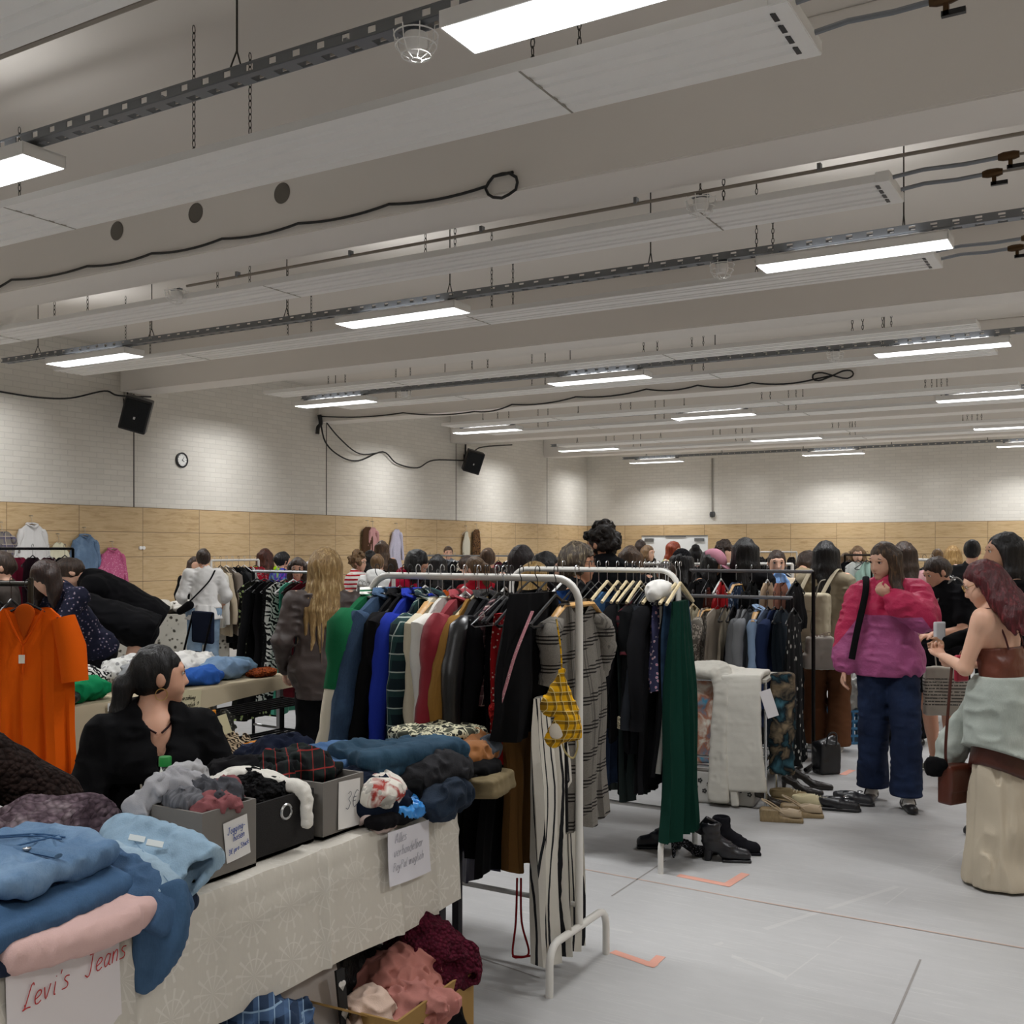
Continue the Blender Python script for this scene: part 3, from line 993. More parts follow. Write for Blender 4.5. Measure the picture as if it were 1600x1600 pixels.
def hanger(name_kind, loc, rz, label, group, w=0.2):
    """hook at the origin over the rail"""
    r = empty('clothes_hanger', loc, rz, label, 'hanger', group)
    hook = MB()
    pts = [(0.016 * math.cos(a), 0, 0.004 + 0.016 * math.sin(a)) for a in np.linspace(-0.5, math.pi, 8)] + [(-0.014, 0, -0.012), (0, 0, -0.03), (0, 0, -0.095)]
    if name_kind == 'wood':
        hook.tube(pts, 0.0022, 5); hook.build('hook', M('b9bcc0', 'metal'), r)
        MB().tube([(-w, 0, -0.190), (-w * .55, 0, -0.132), (-.02, 0, -0.132), (.02, 0, -0.132), (w * .55, 0, -0.132), (w, 0, -0.190)], [.014, .02, .021, .021, .02, .014], 8, flat=0.5, up=(0, 0, 1)).build('shoulder_bar', M('c79a5c', 'wood', 'd9b27a'), r)
    else:
        m = {'wire': M('c3c6ca', 'metal'), 'black': M('1b1b1d', 'plastic'), 'white': M('e8e8e6', 'plastic'), 'pale': M('d8c7a0', 'wood', 'e6d9b8')}[name_kind]
        q = {'wire': 0.0018, 'black': 0.006, 'white': 0.007, 'pale': 0.009}[name_kind]
        hook.tube(pts, 0.002, 5); hook.build('hook', M('c3c6ca', 'metal') if name_kind != 'black' else m, r)
        mb = MB()
        mb.tube([(-w, 0, -0.190), (-w * .5, 0, -0.138), (0, 0, -0.09), (w * .5, 0, -0.138), (w, 0, -0.190)], q, 6)
        if name_kind in ('wire', 'black', 'white'):
            mb.tube([(-w, 0, -0.190), (-w * .9, 0, -0.200), (w * .9, 0, -0.200), (w, 0, -0.190)], q, 6)
        mb.build('shoulder_bar', m, r)
    return r

PROF = {  # half widths from shoulder (0) to hem (1)
    'shirt': [(0, .20), (.25, .22), (1, .235)], 'jacket': [(0, .21), (.25, .235), (1, .24)], 'coat': [(0, .21), (.3, .23), (1, .28)],
    'dress': [(0, .18), (.28, .19), (.42, .165), (1, .27)], 'slip': [(0, .12), (.2, .17), (.45, .15), (1, .25)],
    'trousers': [(0, .17), (.15, .19), (1, .14)], 'skirt': [(0, .15), (.2, .19), (1, .25)], 'tank': [(0, .11), (.3, .19), (1, .21)],
    'scarf': [(0, .06), (.5, .07), (1, .05)],
}
def garment(kind, name, cat, label, loc, rz, m, L=0.7, th=0.05, sleeve=None, sl=0.55, drop=0.03, nu=0.42, collar=False, seed=0, parts=True,
            group=None, wm=1.0, amp=0.012, m2=None, sm=None, folds=3.0, ztop=-0.108, buttons=None, n=22, slant=0.0, slr=0.06, upper=None):
    """hangs down -Z from a hanger hooked at the origin; local X is its width"""
    rd = random.Random(seed * 77 + 5)
    prof = PROF[kind]
    ph = [rd.uniform(0, 6.28) for _ in range(4)]
    rows = max(8, int(L / 0.055))
    strap = kind in ('slip',)
    clip = kind in ('trousers', 'skirt', 'scarf')
    sh = 0.0 if clip else (0.095 if sleeve else 0.06)
    def top(u, front):
        z = ztop - (0.05 if clip else 0) - sh * max(0, (abs(u) - nu) / (1 - nu)) ** 1.2
        if abs(u) < nu:
            if strap: z -= 0.12 * (1 - (u / nu) ** 2) * (1 if front else .6)
            elif not clip: z -= (drop if front else drop * .15) * (1 - (u / nu) ** 2)
        return z
    hem = ztop - L
    sides = {}
    mb = MB()
    grid = {}
    for f in (0, 1):
        for j in range(rows + 1):
            t = j / rows
            W = interp(prof, t) * wm
            for i in range(n + 1):
                u = -1 + 2 * i / n
                z0 = top(u, f == 0)
                zh = hem + 0.012 * math.sin(5 * u + ph[0]) + slant * u
                z = z0 + (zh - z0) * t
                edge = math.sqrt(max(0.0, 1 - u * u))
                prox = min(1, t * 3.0)
                y = (th / 2) * (0.35 + 0.65 * prox) * edge * (1 if f == 0 else -1) * -1
                fo = amp * (0.15 + t) * (math.sin(folds * math.pi * u + ph[1] + 0.8 * t) + 0.6 * math.sin(folds * 2.3 * math.pi * u + ph[2] - t))
                y += fo + 0.006 * math.sin(9 * t + ph[3] + 2 * u)
                x = u * W * (1 + 0.02 * math.sin(11 * t + ph[0]))
                if kind == 'trousers' and t > .35:
                    x += (0.012 * (t - .35)) * (1 if u > 0 else -1)
                    y *= (1 - 0.75 * math.exp(-(u / .1) ** 2))
                if (i == 0 or i == n) and f == 1:
                    grid[f, j, i] = grid[0, j, i]
                    continue
                grid[f, j, i] = len(mb.v)
                mb.v.append((x, y, z))
    for f in (0, 1):
        for j in range(rows):
            for i in range(n):
                q = (grid[f, j, i], grid[f, j + 1, i], grid[f, j + 1, i + 1], grid[f, j, i + 1])
                mb.f.append(q if f == 0 else q[::-1])
    for i in range(n):      # close the hem, and the shoulders beyond the neck
        a, b, c, d = grid[0, rows, i], grid[1, rows, i], grid[1, rows, i + 1], grid[0, rows, i + 1]
        q = tuple(dict.fromkeys((a, b, c, d)))
        if len(q) > 2: mb.f.append(q)
        um = abs(-1 + 2 * (i + .5) / n)
        if um > nu or clip:
            a, b, c, d = grid[0, 0, i], grid[0, 0, i + 1], grid[1, 0, i + 1], grid[1, 0, i]
            q = tuple(dict.fromkeys((a, b, c, d)))
            if len(q) > 2: mb.f.append(q)
    W0 = prof[0][1] * wm
    zs = ztop - sh
    slv = []
    if sleeve in ('long', 'short'):
        for s in (-1, 1):
            out = (0.1 if kind in ('jacket', 'coat') else 0.06) if sleeve == 'long' else 0.05
            LL = sl if sleeve == 'long' else 0.2
            P, R = [(s * W0 * .62, 0, zs + .022), (s * W0 * .84, 0, zs + .006)], [slr * .3, slr * .72]
            for k in range(13):
                t = k / 12
                P.append((s * (W0 * 0.93 + out * math.sin(min(1, t * 1.3) * 1.4) + 0.02 * math.sin(4 * t + ph[1])), 0.012 * math.sin(5 * t + ph[2]), zs - 0.02 - LL * t))
                R.append(slr * (1.0 - 0.38 * t) * (1 + 0.06 * math.sin(17 * t + ph[3]) + .05 * math.sin(31 * t + ph[1])))
            slv.append((P, R))
    def sleeves(b, i): b.tube(slv[i][0], slv[i][1], 10, flat=0.62, up=(1, 0, 0)) if False else b.tube(slv[i][0], [q * 0.8 for q in slv[i][1]], 10, flat=1.0)
    if not parts:
        for i in range(len(slv)): sleeves(mb, i)
        o = mb.build(name, m, None, loc=loc, rz=rz)
        return tag(o, label, cat, group)
    r = empty(name, loc, rz, label, cat, group)
    mb.build('body', m, r)
    for i in range(len(slv)):
        b = MB(); sleeves(b, i); so = b.build('sleeve', sm or m, r)
        if upper:
            MB().tube(slv[i][0][:8], [q * .8 + .004 for q in slv[i][1][:8]], 10).build('upper_sleeve', upper, so)
        if sleeve == 'long':
            p = slv[i][0][-1]
            MB().tube([(p[0], p[1], p[2] + 0.045), (p[0], p[1], p[2] - 0.012)], slv[i][1][-1] * 0.8 + 0.004, 10).build('cuff', m2 or sm or m, so)
    if collar:
        b = MB(); x = nu * W0
        b.tube([(-x, 0.0, ztop + .005), (-x * .7, -0.03, ztop - 0.01), (0, -th * .6 - .012, ztop - drop - .01), (x * .7, -0.03, ztop - 0.01), (x, 0, ztop + .005), (x * .6, .025, ztop + .02), (0, .03, ztop + .02), (-x * .6, .025, ztop + .02)],
               0.02, 6, flat=0.45, loop=True)
        b.build('collar', m2 or m, r)
    if strap:
        b = MB()
        for s in (-1, 1):
            b.tube([(s * W0 * .85, -.01, ztop - sh), (s * W0 * .8, 0, ztop + .02), (s * W0 * .85, .01, ztop - sh)], 0.004, 5)
        b.build('strap', m, r)
    if buttons:
        b = MB()
        for k in range(6):
            b.lathe([(0, -.002), (.007, -.002), (.007, .002), (0, .002)], 8, (0.0, -th * .62 - 0.012, ztop - drop - .06 - k * (L - .15) / 6), Matrix.Rotation(math.pi / 2, 3, 'X'))
        b.build('buttons', buttons, r)
    return r

WPAINT = M('dcdad4', 'paint', rough=0.35)
def ikea_rack(xr, y, label, ztop=1.487, wid=0.99):
    """white tube rack: right post at (xr, y), bar running towards -X"""
    r = empty('clothes_rack', (xr - wid / 2, y, 0), 0, label, 'clothes rack')
    w = wid / 2
    R = 0.1
    arc = [(w - R + R * math.sin(a), 0, ztop - R + R * math.cos(a)) for a in np.linspace(0, math.pi / 2, 7)]
    pts = [(w, 0, 0.19)] + arc[::-1] + [(-x, 0, z) for x, _, z in arc] + [(-w, 0, 0.19)]
    mb = MB(); mb.tube(pts, 0.0145, 10); mb.build('tube_frame', WPAINT, r)
    for s in (-1, 1):
        b = MB()
        f = [(s * w, -0.235, 0.0), (s * w, -0.235, 0.11)] + [(s * w, -0.235 + 0.06 * (1 - math.cos(a)), 0.11 + 0.07 * math.sin(a)) for a in np.linspace(0.3, 1.5, 4)]
        f = f + [(x, -yy, z) for x, yy, z in f[::-1]]
        b.tube(f, 0.0145, 10); b.build('foot', WPAINT, r)
    MB().tube([(-w, 0, 0.26), (w, 0, 0.26)], 0.0105, 8).build('bottom_rail', M('c4c3bf', 'paint'), r)
    return r

def rail_rack(x0, y0, x1, y1, z, label, m, foot=True, post_h=0.0, mc=None):
    """plain garment rack between two floor points"""
    a, b = Vector((x0, y0, 0)), Vector((x1, y1, 0))
    c = (a + b) / 2
    L = (b - a).length / 2
    r = empty('clothes_rack', c, math.atan2(b.y - a.y, b.x - a.x), label, 'clothes rack')
    MB().tube([(-L, 0, z), (L, 0, z)], 0.013, 8).build('rail', m, r)
    for s in (-1, 1):
        MB().tube([(s * L, 0, 0.04), (s * L, 0, z + post_h)], 0.014, 8).build('post', mc or m, r)
        MB().tube([(s * L, -0.22, 0.025), (s * L, 0.22, 0.025)], 0.015, 8).build('foot', mc or m, r)
    MB().tube([(-L, 0, 0.12), (L, 0, 0.12)], 0.011, 8).build('bottom_rail', m, r)
    return r

# cloth folded or crumpled, modelled as soft bodies
FN = lambda a, s, sd: [(a, (s, s, s), sd, 'n'), (a * .8, (s * 1.9, s * 2.2, s * 1.7), sd + 1, 'r')]
def crumple(name, cat, label, loc, half, m, rz=0.0, seed=1, h=0.009, amp=0.02, group=None, extra=(), freq=13, parent=None, cuts=None):
    rd = random.Random(seed)
    pr = [ell((0, 0, half[2] * .8), (half[0], half[1], half[2]), k=0.03)]
    for i in range(5):
        a = rd.uniform(0, 6.28)
        q = (half[0] * .62 * math.cos(a), half[1] * .62 * math.sin(a), half[2] * rd.uniform(.5, 1.1))
        b = rd.uniform(0, 6.28)
        l = min(half[0], half[1]) * .5
        pr.append(cap(q, (q[0] + l * math.cos(b), q[1] + l * math.sin(b), q[2] + rd.uniform(-.3, .3) * half[2]), half[2] * rd.uniform(.3, .5), half[2] * .3, k=0.025))
    pr += list(extra)
    o = sobj(name, pr, h, m, parent, cuts=cuts or [((0, 0, 0.0), (0, 0, -1))], noise=FN(amp, freq, seed), loc=loc, rz=rz)
    return tag(o, label, cat, group) if label else o

def folded(name, cat, label, loc, half, m, rz=0.0, seed=1, h=0.008, layers=2, group=None, amp=0.006, tilt=0.0, mi=None):
    """a folded garment: soft slabs with rounded fold edges, one on the other"""
    rd = random.Random(seed)
    t = half[2] / layers
    pr = []
    for i in range(layers):
        z = t * (2 * i + 1)
        dx, dy = rd.uniform(-.04, .04) * half[0] - 0.03 * half[0] * i, rd.uniform(-.04, .04) * half[1]
        e = t * .92
        pr.append(bx((dx, dy, z), (half[0] - e, half[1] - e, 0.001), r=e, k=0.003))
    o = sobj(name, pr, h, m, noise=[(amp, (9, 9, 9), seed, 'n'), (amp * .7, (16, 30, 16), seed + 3, 'r')], loc=loc, rz=rz)
    if tilt: o.rotation_euler = (tilt, 0, rz)
    return tag(o, label, cat, group)

def flat_tube(name, cat, label, path, w, th, m, h=0.009, amp=0.006, seed=1, up=None, parent=None, freq=16, k=0.012, extra=(), cuts=(), box=False):
    """a flattened leg or sleeve of cloth along a path; w and th per point"""
    pr = []
    P = [Vector(p) for p in path]
    ws = w if isinstance(w, (list, tuple)) else [w] * len(P)
    if box:
        Q = smooth(P, 4)
        for i in range(len(Q) - 1):
            j = i // 4; f_ = (i % 4 + .5) / 4
            d = Q[i + 1] - Q[i]; L = d.length; d.normalize()
            us = up if isinstance(up, list) else [Vector(up if up is not None else (0, 0, 1))] * len(P)
            u = Vector(us[j]).lerp(Vector(us[min(j + 1, len(us) - 1)]), f_) if f_ > .5 else Vector(us[j])
            nrm = (u - d * u.dot(d)).normalized(); sd = d.cross(nrm)
            w_ = ws[j] + (ws[j + 1] - ws[j]) * f_
            pr.append(bx((Q[i] + Q[i + 1]) / 2, (max(w_ - th * .8, .002), L / 2 + th * .45, th * .2), (sd, d, nrm), r=th * .8, k=min(k, .002)))
    for i in range(0 if box else len(P) - 1):
        d = (P[i + 1] - P[i]).normalized()
        u = Vector(up[i]) if isinstance(up, list) else (Vector(up) if up is not None else Vector((0, 0, 1)))
        nrm = u - d * u.dot(d)
        nrm.normalize()
        pr.append(cap(P[i], P[i + 1], ws[i], ws[i + 1], k, nrm, th / max(ws[i], 1e-4)))
    pr += list(extra)
    o = sobj(name, pr, h, m, parent, noise=FN(amp, freq, seed), cuts=cuts)
    return tag(o, label, cat) if label else o

def flat_strip(*a, **kw): return flat_tube(*a, box=True, **kw)

# handwriting: strokes on a 1 x 1.6 letter box
GL = {
 'L': [[(0.1, .3), (.15, .12), (.0, .0), (.3, .05), (.55, .0)], [(.12, .1), (.3, .9), (.42, 1.4), (.55, 1.5), (.6, 1.35)]],
 'e': [[(.05, .35), (.4, .5), (.42, .75), (.2, .8), (.03, .5), (.1, .1), (.3, 0), (.5, .12)]],
 'v': [[(.0, .8), (.2, 0), (.45, .85)]], 'i': [[(.15, .8), (.15, .05), (.25, 0)], [(.17, 1.1), (.18, 1.14)]], "'": [[(.15, 1.4), (.1, 1.15)]],
 's': [[(.45, .75), (.2, .8), (.12, .6), (.4, .3), (.35, .05), (.0, .05)]], 'J': [[(.45, 1.4), (.4, .3), (.25, 0), (.0, .2)], [(.2, 1.4), (.65, 1.4)]],
 'a': [[(.45, .7), (.2, .8), (.03, .4), (.15, 0), (.38, .2), (.47, .75), (.42, .1), (.55, 0)]], 'n': [[(.05, .8), (.05, 0), (.1, .55), (.3, .8), (.42, .6), (.42, 0)]],
 'o': [[(.25, .8), (.03, .45), (.2, 0), (.45, .3), (.4, .7), (.25, .8)]], 'g': [[(.45, .7), (.2, .8), (.03, .4), (.15, .05), (.4, .25), (.46, .75), (.4, -.3), (.2, -.55), (.0, -.35)]],
 'h': [[(.05, 1.45), (.05, 0), (.1, .55), (.3, .8), (.42, .6), (.42, 0)]], '-': [[(.05, .45), (.4, .48)]], '3': [[(.05, 1.25), (.3, 1.4), (.45, 1.1), (.2, .8), (.48, .45), (.3, 0), (.0, .1)]],
 'E': [[(.6, 1.25), (.35, 1.35), (.12, .9), (.12, .4), (.35, 0), (.6, .15)], [(.0, .85), (.42, .85)], [(.0, .55), (.4, .55)]],   # the euro sign
 'p': [[(.05, .8), (.03, -.5)], [(.05, .6), (.3, .82), (.45, .5), (.3, .05), (.05, .15)]], 'r': [[(.05, .8), (.05, 0), (.1, .5), (.35, .8)]],
 'S': [[(.55, 1.25), (.3, 1.42), (.08, 1.1), (.5, .5), (.4, .05), (.0, .1)]], 't': [[(.2, 1.2), (.18, .15), (.35, 0)], [(.0, .8), (.42, .82)]], 'u': [[(.05, .8), (.1, .1), (.35, .1), (.42, .8), (.44, 0)]],
 'c': [[(.42, .7), (.2, .8), (.03, .4), (.15, 0), (.42, .12)]], 'k': [[(.05, 1.45), (.05, 0)], [(.4, .8), (.08, .4), (.42, 0)]], 'O': [[(.35, 1.4), (.02, .8), (.25, 0), (.6, .5), (.55, 1.2), (.35, 1.4)]],
 'b': [[(.05, 1.45), (.05, .05), (.35, .05), (.45, .5), (.25, .78), (.06, .5)]], 'l': [[(.1, 1.45), (.1, .1), (.25, 0)]], 'd': [[(.45, 1.45), (.43, .05), (.15, 0), (.03, .4), (.2, .8), (.43, .65)]],
 'P': [[(.08, 1.4), (.05, 0)], [(.05, 1.35), (.45, 1.3), (.5, .95), (.3, .7), (.07, .68)]], 'm': [[(.03, .8), (.03, 0), (.08, .6), (.22, .8), (.28, .5), (.28, 0), (.33, .6), (.48, .8), (.55, .5), (.55, 0)]],
 'A': [[(.0, 0), (.3, 1.4), (.6, 0)], [(.12, .5), (.5, .5)]], 'z': [[(.05, .8), (.42, .8), (.03, .02), (.45, .02)]], '?': [[(.05, 1.1), (.25, 1.4), (.45, 1.1), (.22, .7), (.22, .45)], [(.22, .1), (.23, .05)]],
 '/': [[(.0, 0), (.4, 1.4)]], '1': [[(.05, 1.1), (.28, 1.4), (.28, 0)]], 'D': [[(.08, 1.4), (.08, 0), (.5, .3), (.5, 1.1), (.08, 1.4)]], 'C': [[(.55, 1.2), (.3, 1.4), (.05, .7), (.25, 0), (.55, .2)]], 'G': [[(.55, 1.2), (.3, 1.4), (.05, .7), (.25, 0), (.55, .2), (.55, .65), (.35, .65)]],
 'N': [[(.05, 0), (.05, 1.4), (.5, 0), (.5, 1.4)]], 'R': [[(.05, 0), (.05, 1.4), (.5, 1.1), (.1, .7), (.5, 0)]], 'V': [[(.0, 1.4), (.28, 0), (.55, 1.4)]], 'F': [[(.05, 0), (.05, 1.4), (.5, 1.4)], [(.05, .75), (.4, .75)]], 'B': [[(.05, 0), (.05, 1.4), (.45, 1.1), (.08, .75), (.5, .35), (.05, 0)]],
 'y': [[(.05, .8), (.2, .15), (.42, .8)], [(.42, .8), (.3, -.1), (.1, -.5), (.0, -.3)]], 'T': [[(.0, 1.4), (.6, 1.4)], [(.3, 1.4), (.28, 0)]], 'U': [[(.05, 1.4), (.08, .2), (.3, 0), (.5, .2), (.52, 1.4)]],
 'x': [[(.03, .8), (.42, 0)], [(.42, .8), (.03, 0)]],
}
ADV = {'i': .4, "'": .35, 'm': .85, ' ': .55, 'l': .4, 'J': .85, 'L': .8, 'O': .85, 'E': .85, '3': .75, 'S': .8, 'A': .85, 't': .6, 'D': .8, 'C': .8, 'N': .8, 'P': .8}
def writing(text, x0, z0, size, m, parent, r=0.0016, slant=0.18, up=0.0, y=-0.003, jitter=0.03, name='handwriting', squash=1.0):
    """pen strokes lying on a sheet in its local XZ plane (front is -Y)"""
    rd = random.Random(len(text) * 13 + int(size * 1e4))
    mb = MB()
    x = 0.0
    for ch in text:
        for st in GL.get(ch, []):
            dz = rd.uniform(-jitter, jitter)
            pts = [((x + px + slant * pz) * size * squash, y, (pz + dz) * size + up * (x + px) * size) for px, pz in st]
            pts = [(x0 + a, b, z0 + c) for a, b, c in pts]
            if len(pts) > 2: pts = smooth(pts, 4)
            mb.tube(pts, r, 4)
        x += ADV.get(ch, .66)
    return mb.build(name, m, parent)

def paper_sign(label, loc, rz, w, hgt, lines, ink, col='e9e7e4', tilt=0.0, roll=0.0, curl=0.02, cat='paper sign', r=0.0016, y=-0.004, group=None):
    """sheet whose top centre sits at loc, hanging in its local XZ plane"""
    o = empty('paper_sign', loc, rz, label, cat, group, rot=(tilt, roll, rz))
    mb = MB()
    n = 10
    R = []
    for j in range(n + 1):
        t = j / n
        R.append([Vector((-w / 2 + w * i / n, -curl * (t ** 2) * (0.6 + 0.4 * math.sin(3 * i / n)), -hgt * t)) for i in range(n + 1)])
    vs = [p for q in R for p in q]
    fs = [(a * (n + 1) + b, (a + 1) * (n + 1) + b, (a + 1) * (n + 1) + b + 1, a * (n + 1) + b + 1) for a in range(n) for b in range(n)]
    k = len(vs)
    mb.add(vs + [p + Vector((0, 0.0012, 0)) for p in vs], fs + [tuple(i + k for i in q[::-1]) for q in fs])
    mb.build('sheet', M(col, 'board', sc=.3), o)
    for (text, fx, fz, size, up) in lines:
        q = -curl * ((-fz / hgt) ** 2)
        writing(text, fx, fz, size, ink, o, r=r, up=up, y=q - 0.003)
    return o
# ------------------------------------------------------------------ people
V3 = Vector
def ik(a, b, l1, l2, pole):
    d = b - a
    L = min(d.length, (l1 + l2) * 0.999)
    dn = d.normalized()
    b = a + dn * L
    c = (l1 * l1 + L * L - l2 * l2) / (2 * L)
    hh = math.sqrt(max(l1 * l1 - c * c, 0))
    p = V3(pole) - dn * V3(pole).dot(dn)
    p.normalize()
    return a + dn * c + p * hh, b

SKIN = {'fair': 'e2b69c', 'light': 'd8a78c', 'tan': 'c49274', 'olive': 'c69a7c'}
def hand(pr, w, a, nrm, S, curl=0.5, thumb=None, k=0.006):
    """palm and five fingers at wrist w along a; nrm = palm normal (fingers curl towards it)"""
    a = a.normalized(); nrm = (nrm - a * nrm.dot(a)).normalized()
    c = a.cross(nrm)
    if thumb is not None and c.dot(thumb) < 0: c = -c
    pr.append(cap(w, w + a * .075 * S, .021 * S, .034 * S, .012, nrm, .5))
    for i, (o, L) in enumerate(((.027, .066), (.009, .074), (-.009, .07), (-.026, .055))):
        b = w + a * .078 * S + c * o * S
        a1 = (a * math.cos(curl * .8) + nrm * math.sin(curl * .8) + c * o * 1.5).normalized()
        a2 = (a * math.cos(curl * 2.0) + nrm * math.sin(curl * 2.0)).normalized()
        m = b + a1 * L * .5 * S
        pr.append(cap(b - a * .02 * S, m, .0098 * S, .0088 * S, k)); pr.append(cap(m, m + a2 * L * .5 * S, .0088 * S, .007 * S, k * .6))
    b = w + a * .028 * S + c * .026 * S
    a1 = (a * .75 + c * .6 + nrm * .35).normalized(); a2 = (a * .95 + c * .12 + nrm * .35).normalized()
    m = b + a1 * .035 * S
    pr.append(cap(b - c * .012 * S, m, .013 * S, .0105 * S, .008)); pr.append(cap(m, m + a2 * .032 * S, .0105 * S, .008 * S, k))

def person(label, px, d, facing=180, h=1.68, lean=0, side=0, twist=0, head=(0, 8, 0), hands=(None, None), poles=(None, None), feet=((-.1, .02), (.1, -.02)),
           seat=None, male=False, skin='light', hair=None, top=None, bottom=None, shoes=None, res=0.016, face=0, wide=1.0, palms=(None, None), curl=(.5, .5),
           over=None, fyaw=(8, -8), knees=None, hollow=None, dz=0.0, thick=1.0):
    S = h / 1.70
    p0 = wp(px, d, 0)
    rz = math.atan2(-p0.y, -p0.x) + math.pi / 2 + math.radians(facing)
    root = empty('person', p0 + V3((0, 0, dz)), rz, label, 'person')
    La, Si, Tw = math.radians(lean), math.radians(side), math.radians(twist)
    zp = seat if seat is not None else 0.92 * S
    pel = V3((0, 0 if seat is not None else .16 * S * math.sin(La), zp))
    u = V3((math.sin(Si), -math.sin(La) * math.cos(Si), math.cos(La) * math.cos(Si))).normalized()
    x = (V3((1, 0, 0)) - u * u.x).normalized()
    R = Matrix.Rotation(Tw, 3, u)
    xh = x.copy()
    x = R @ x
    f = x.cross(u)
    hw = .088 * S
    sw = (.185 if male else .16) * S * wide
    hips = [pel - xh * hw, pel + xh * hw]
    sho = [pel + u * .475 * S - x * sw, pel + u * .475 * S + x * sw]
    nb = pel + u * .515 * S - f * .012 * S
    ya, pi_, ro = (math.radians(q) for q in head)
    hf = Matrix.Rotation(ya, 3, 'Z') @ V3((0, -1, 0))
    hx = V3((0, 0, 1)).cross(hf); hx = -hx if hx.dot(Matrix.Rotation(ya, 3, 'Z') @ V3((1, 0, 0))) < 0 else hx
    Rp = Matrix.Rotation(pi_, 3, hx)
    if (Rp @ hf).z > hf.z + 1e-6 and pi_ > 0: Rp = Matrix.Rotation(-pi_, 3, hx)
    hu = Rp @ V3((0, 0, 1)); hf = Rp @ hf
    Rr = Matrix.Rotation(ro, 3, hf); hu = Rr @ hu; hx = Rr @ hx
    hc = nb + (hu * .7 + u * .3).normalized() * .15 * S + hf * .026 * S
    ax = (hx, hf, hu)
    # limbs
    elb, wri = [], []
    for i, s in enumerate((-1, 1)):
        t = hands[i]
        if t is None: t = sho[i] + V3((s * .06, -.04 + .02 * i, -.5)) * S
        else: t = V3(t)
        p = poles[i] or (s * .4, 1, -.2)
        e, w = ik(sho[i], t, .285 * S, .25 * S, p)
        elb.append(e); wri.append(w)
    kne, ank = [], []
    for i, s in enumerate((-1, 1)):
        if seat is not None:
            k = hips[i] + V3((s * .06, -.40, 0.0)) * S
            a = V3((feet[i][0], feet[i][1], .09 * S)) if feet[i][1] < -.2 else k + V3((0, .03, -(k.z - .09 * S)))
        else:
            k, a = ik(hips[i], V3((feet[i][0], feet[i][1], (feet[i][2] if len(feet[i]) > 2 else 0) + .085 * S)), .425 * S, .425 * S, (0, -1, 0))
        kne.append(k); ank.append(a)
    fdir = [Matrix.Rotation(math.radians(fyaw[i]), 3, 'Z') @ V3((0, -1, 0)) for i in (0, 1)]
    # --- the body, one surface
    def torso(o, tk=1.0, bust=True, sh=True):
        q = [cap(hips[0] + u * .01, hips[1] + u * .01, (.105 + o) * S, None, .04, f, .9),
             cap(pel + u * .06 * S, pel + u * .19 * S, (.128 if male else .118) * tk * S + o * S, (.125 if male else .108) * tk * S + o * S, .05, f, .74),
             cap(pel + u * .2 * S, pel + u * .38 * S, (.13 if male else .108) * tk * S + o * S, (.15 if male else .128) * S + o * S, .06, f, .7)]
        if sh:
            mid = (sho[0] + sho[1]) / 2 - u * .008 * S
            for i in (0, 1): q.append(cap(mid, sho[i] - u * .03 * S, (.055 + o * .6) * S, (.047 + o * .6) * S, .05))
        q.append(cap(pel + u * .44 * S, nb - u * .0, (.075 + o * .5) * S, (.058 + o * .5) * S, .05))
        if not male and bust:
            for s in (-1, 1): q.append(ell(pel + u * .335 * S + x * s * .066 * S + f * .07 * S, ((.058 + o) * S,) * 3, k=.035))
        return q
    pr = torso(0)
    pr += [cap(nb - u * .02 * S, hc - hu * .05 * S - hf * .015 * S, .052 * S * (1.12 if male else 1), .05 * S, .025)]
    pr += [ell(hc, (.0735 * S, .094 * S, .1 * S), ax, k=.02), cap(hc + hf * .03 * S - hu * .05 * S, hc + hf * .062 * S - hu * .09 * S, .052 * S, .029 * S, .025),
           ell(hc - hu * .045 * S + hf * .045 * S, (.058 * S, .045 * S, .05 * S), ax, k=.02)]
    if face:
        pr += [cap(hc + hf * .087 * S + hu * .006 * S, hc + hf * .104 * S - hu * .03 * S, .0075 * S, .0105 * S, .012), cap(hc + hf * .097 * S - hu * .034 * S - hx * .008 * S, hc + hf * .097 * S - hu * .034 * S + hx * .008 * S, .0078 * S, None, .006),
               cap(hc + hf * .076 * S + hu * .03 * S - hx * .035 * S, hc + hf * .076 * S + hu * .03 * S + hx * .035 * S, .011 * S, None, .015),
               cap(hc + hf * .086 * S - hu * .06 * S - hx * .014 * S, hc + hf * .086 * S - hu * .06 * S + hx * .014 * S, .0095 * S, None, .01)]
        for s in (-1, 1):
            pr += [ell(hc + hf * .1 * S + hu * .012 * S + hx * s * .033 * S, (.018 * S, .018 * S, .011 * S), ax, k=.01, op='s'),
                   cap(hc + hf * .083 * S + hu * .021 * S + hx * s * .02 * S, hc + hf * .08 * S + hu * .021 * S + hx * s * .046 * S, .0085 * S, .007 * S, .004)]
    for s in (-1, 1):
        pr += [ell(hc + hx * s * .077 * S - hf * .008 * S - hu * .012 * S, (.011 * S, .02 * S, .031 * S), ax, k=.006)]
    for i, s in enumerate((-1, 1)):
        pr += [cap(sho[i], elb[i], .046 * S, .037 * S, .03), cap(elb[i], wri[i], .037 * S, .0235 * S, .015)]
        a = (wri[i] - elb[i]).normalized()
        nrm = V3(palms[i]) if palms[i] is not None else V3((-s, -.2, .1))
        th_ = V3((0, -1, .2))
        hand(pr, wri[i], a, nrm, S, curl[i], th_)
        pr += [cap(hips[i] - u * .02, kne[i], .084 * S, .054 * S, .03), cap(kne[i], ank[i], .052 * S, .035 * S, .02), cap(kne[i].lerp(ank[i], .2) - V3((0, -.012, 0)), kne[i].lerp(ank[i], .45) - V3((0, -.012, 0)), .05 * S, .045 * S, .03)]
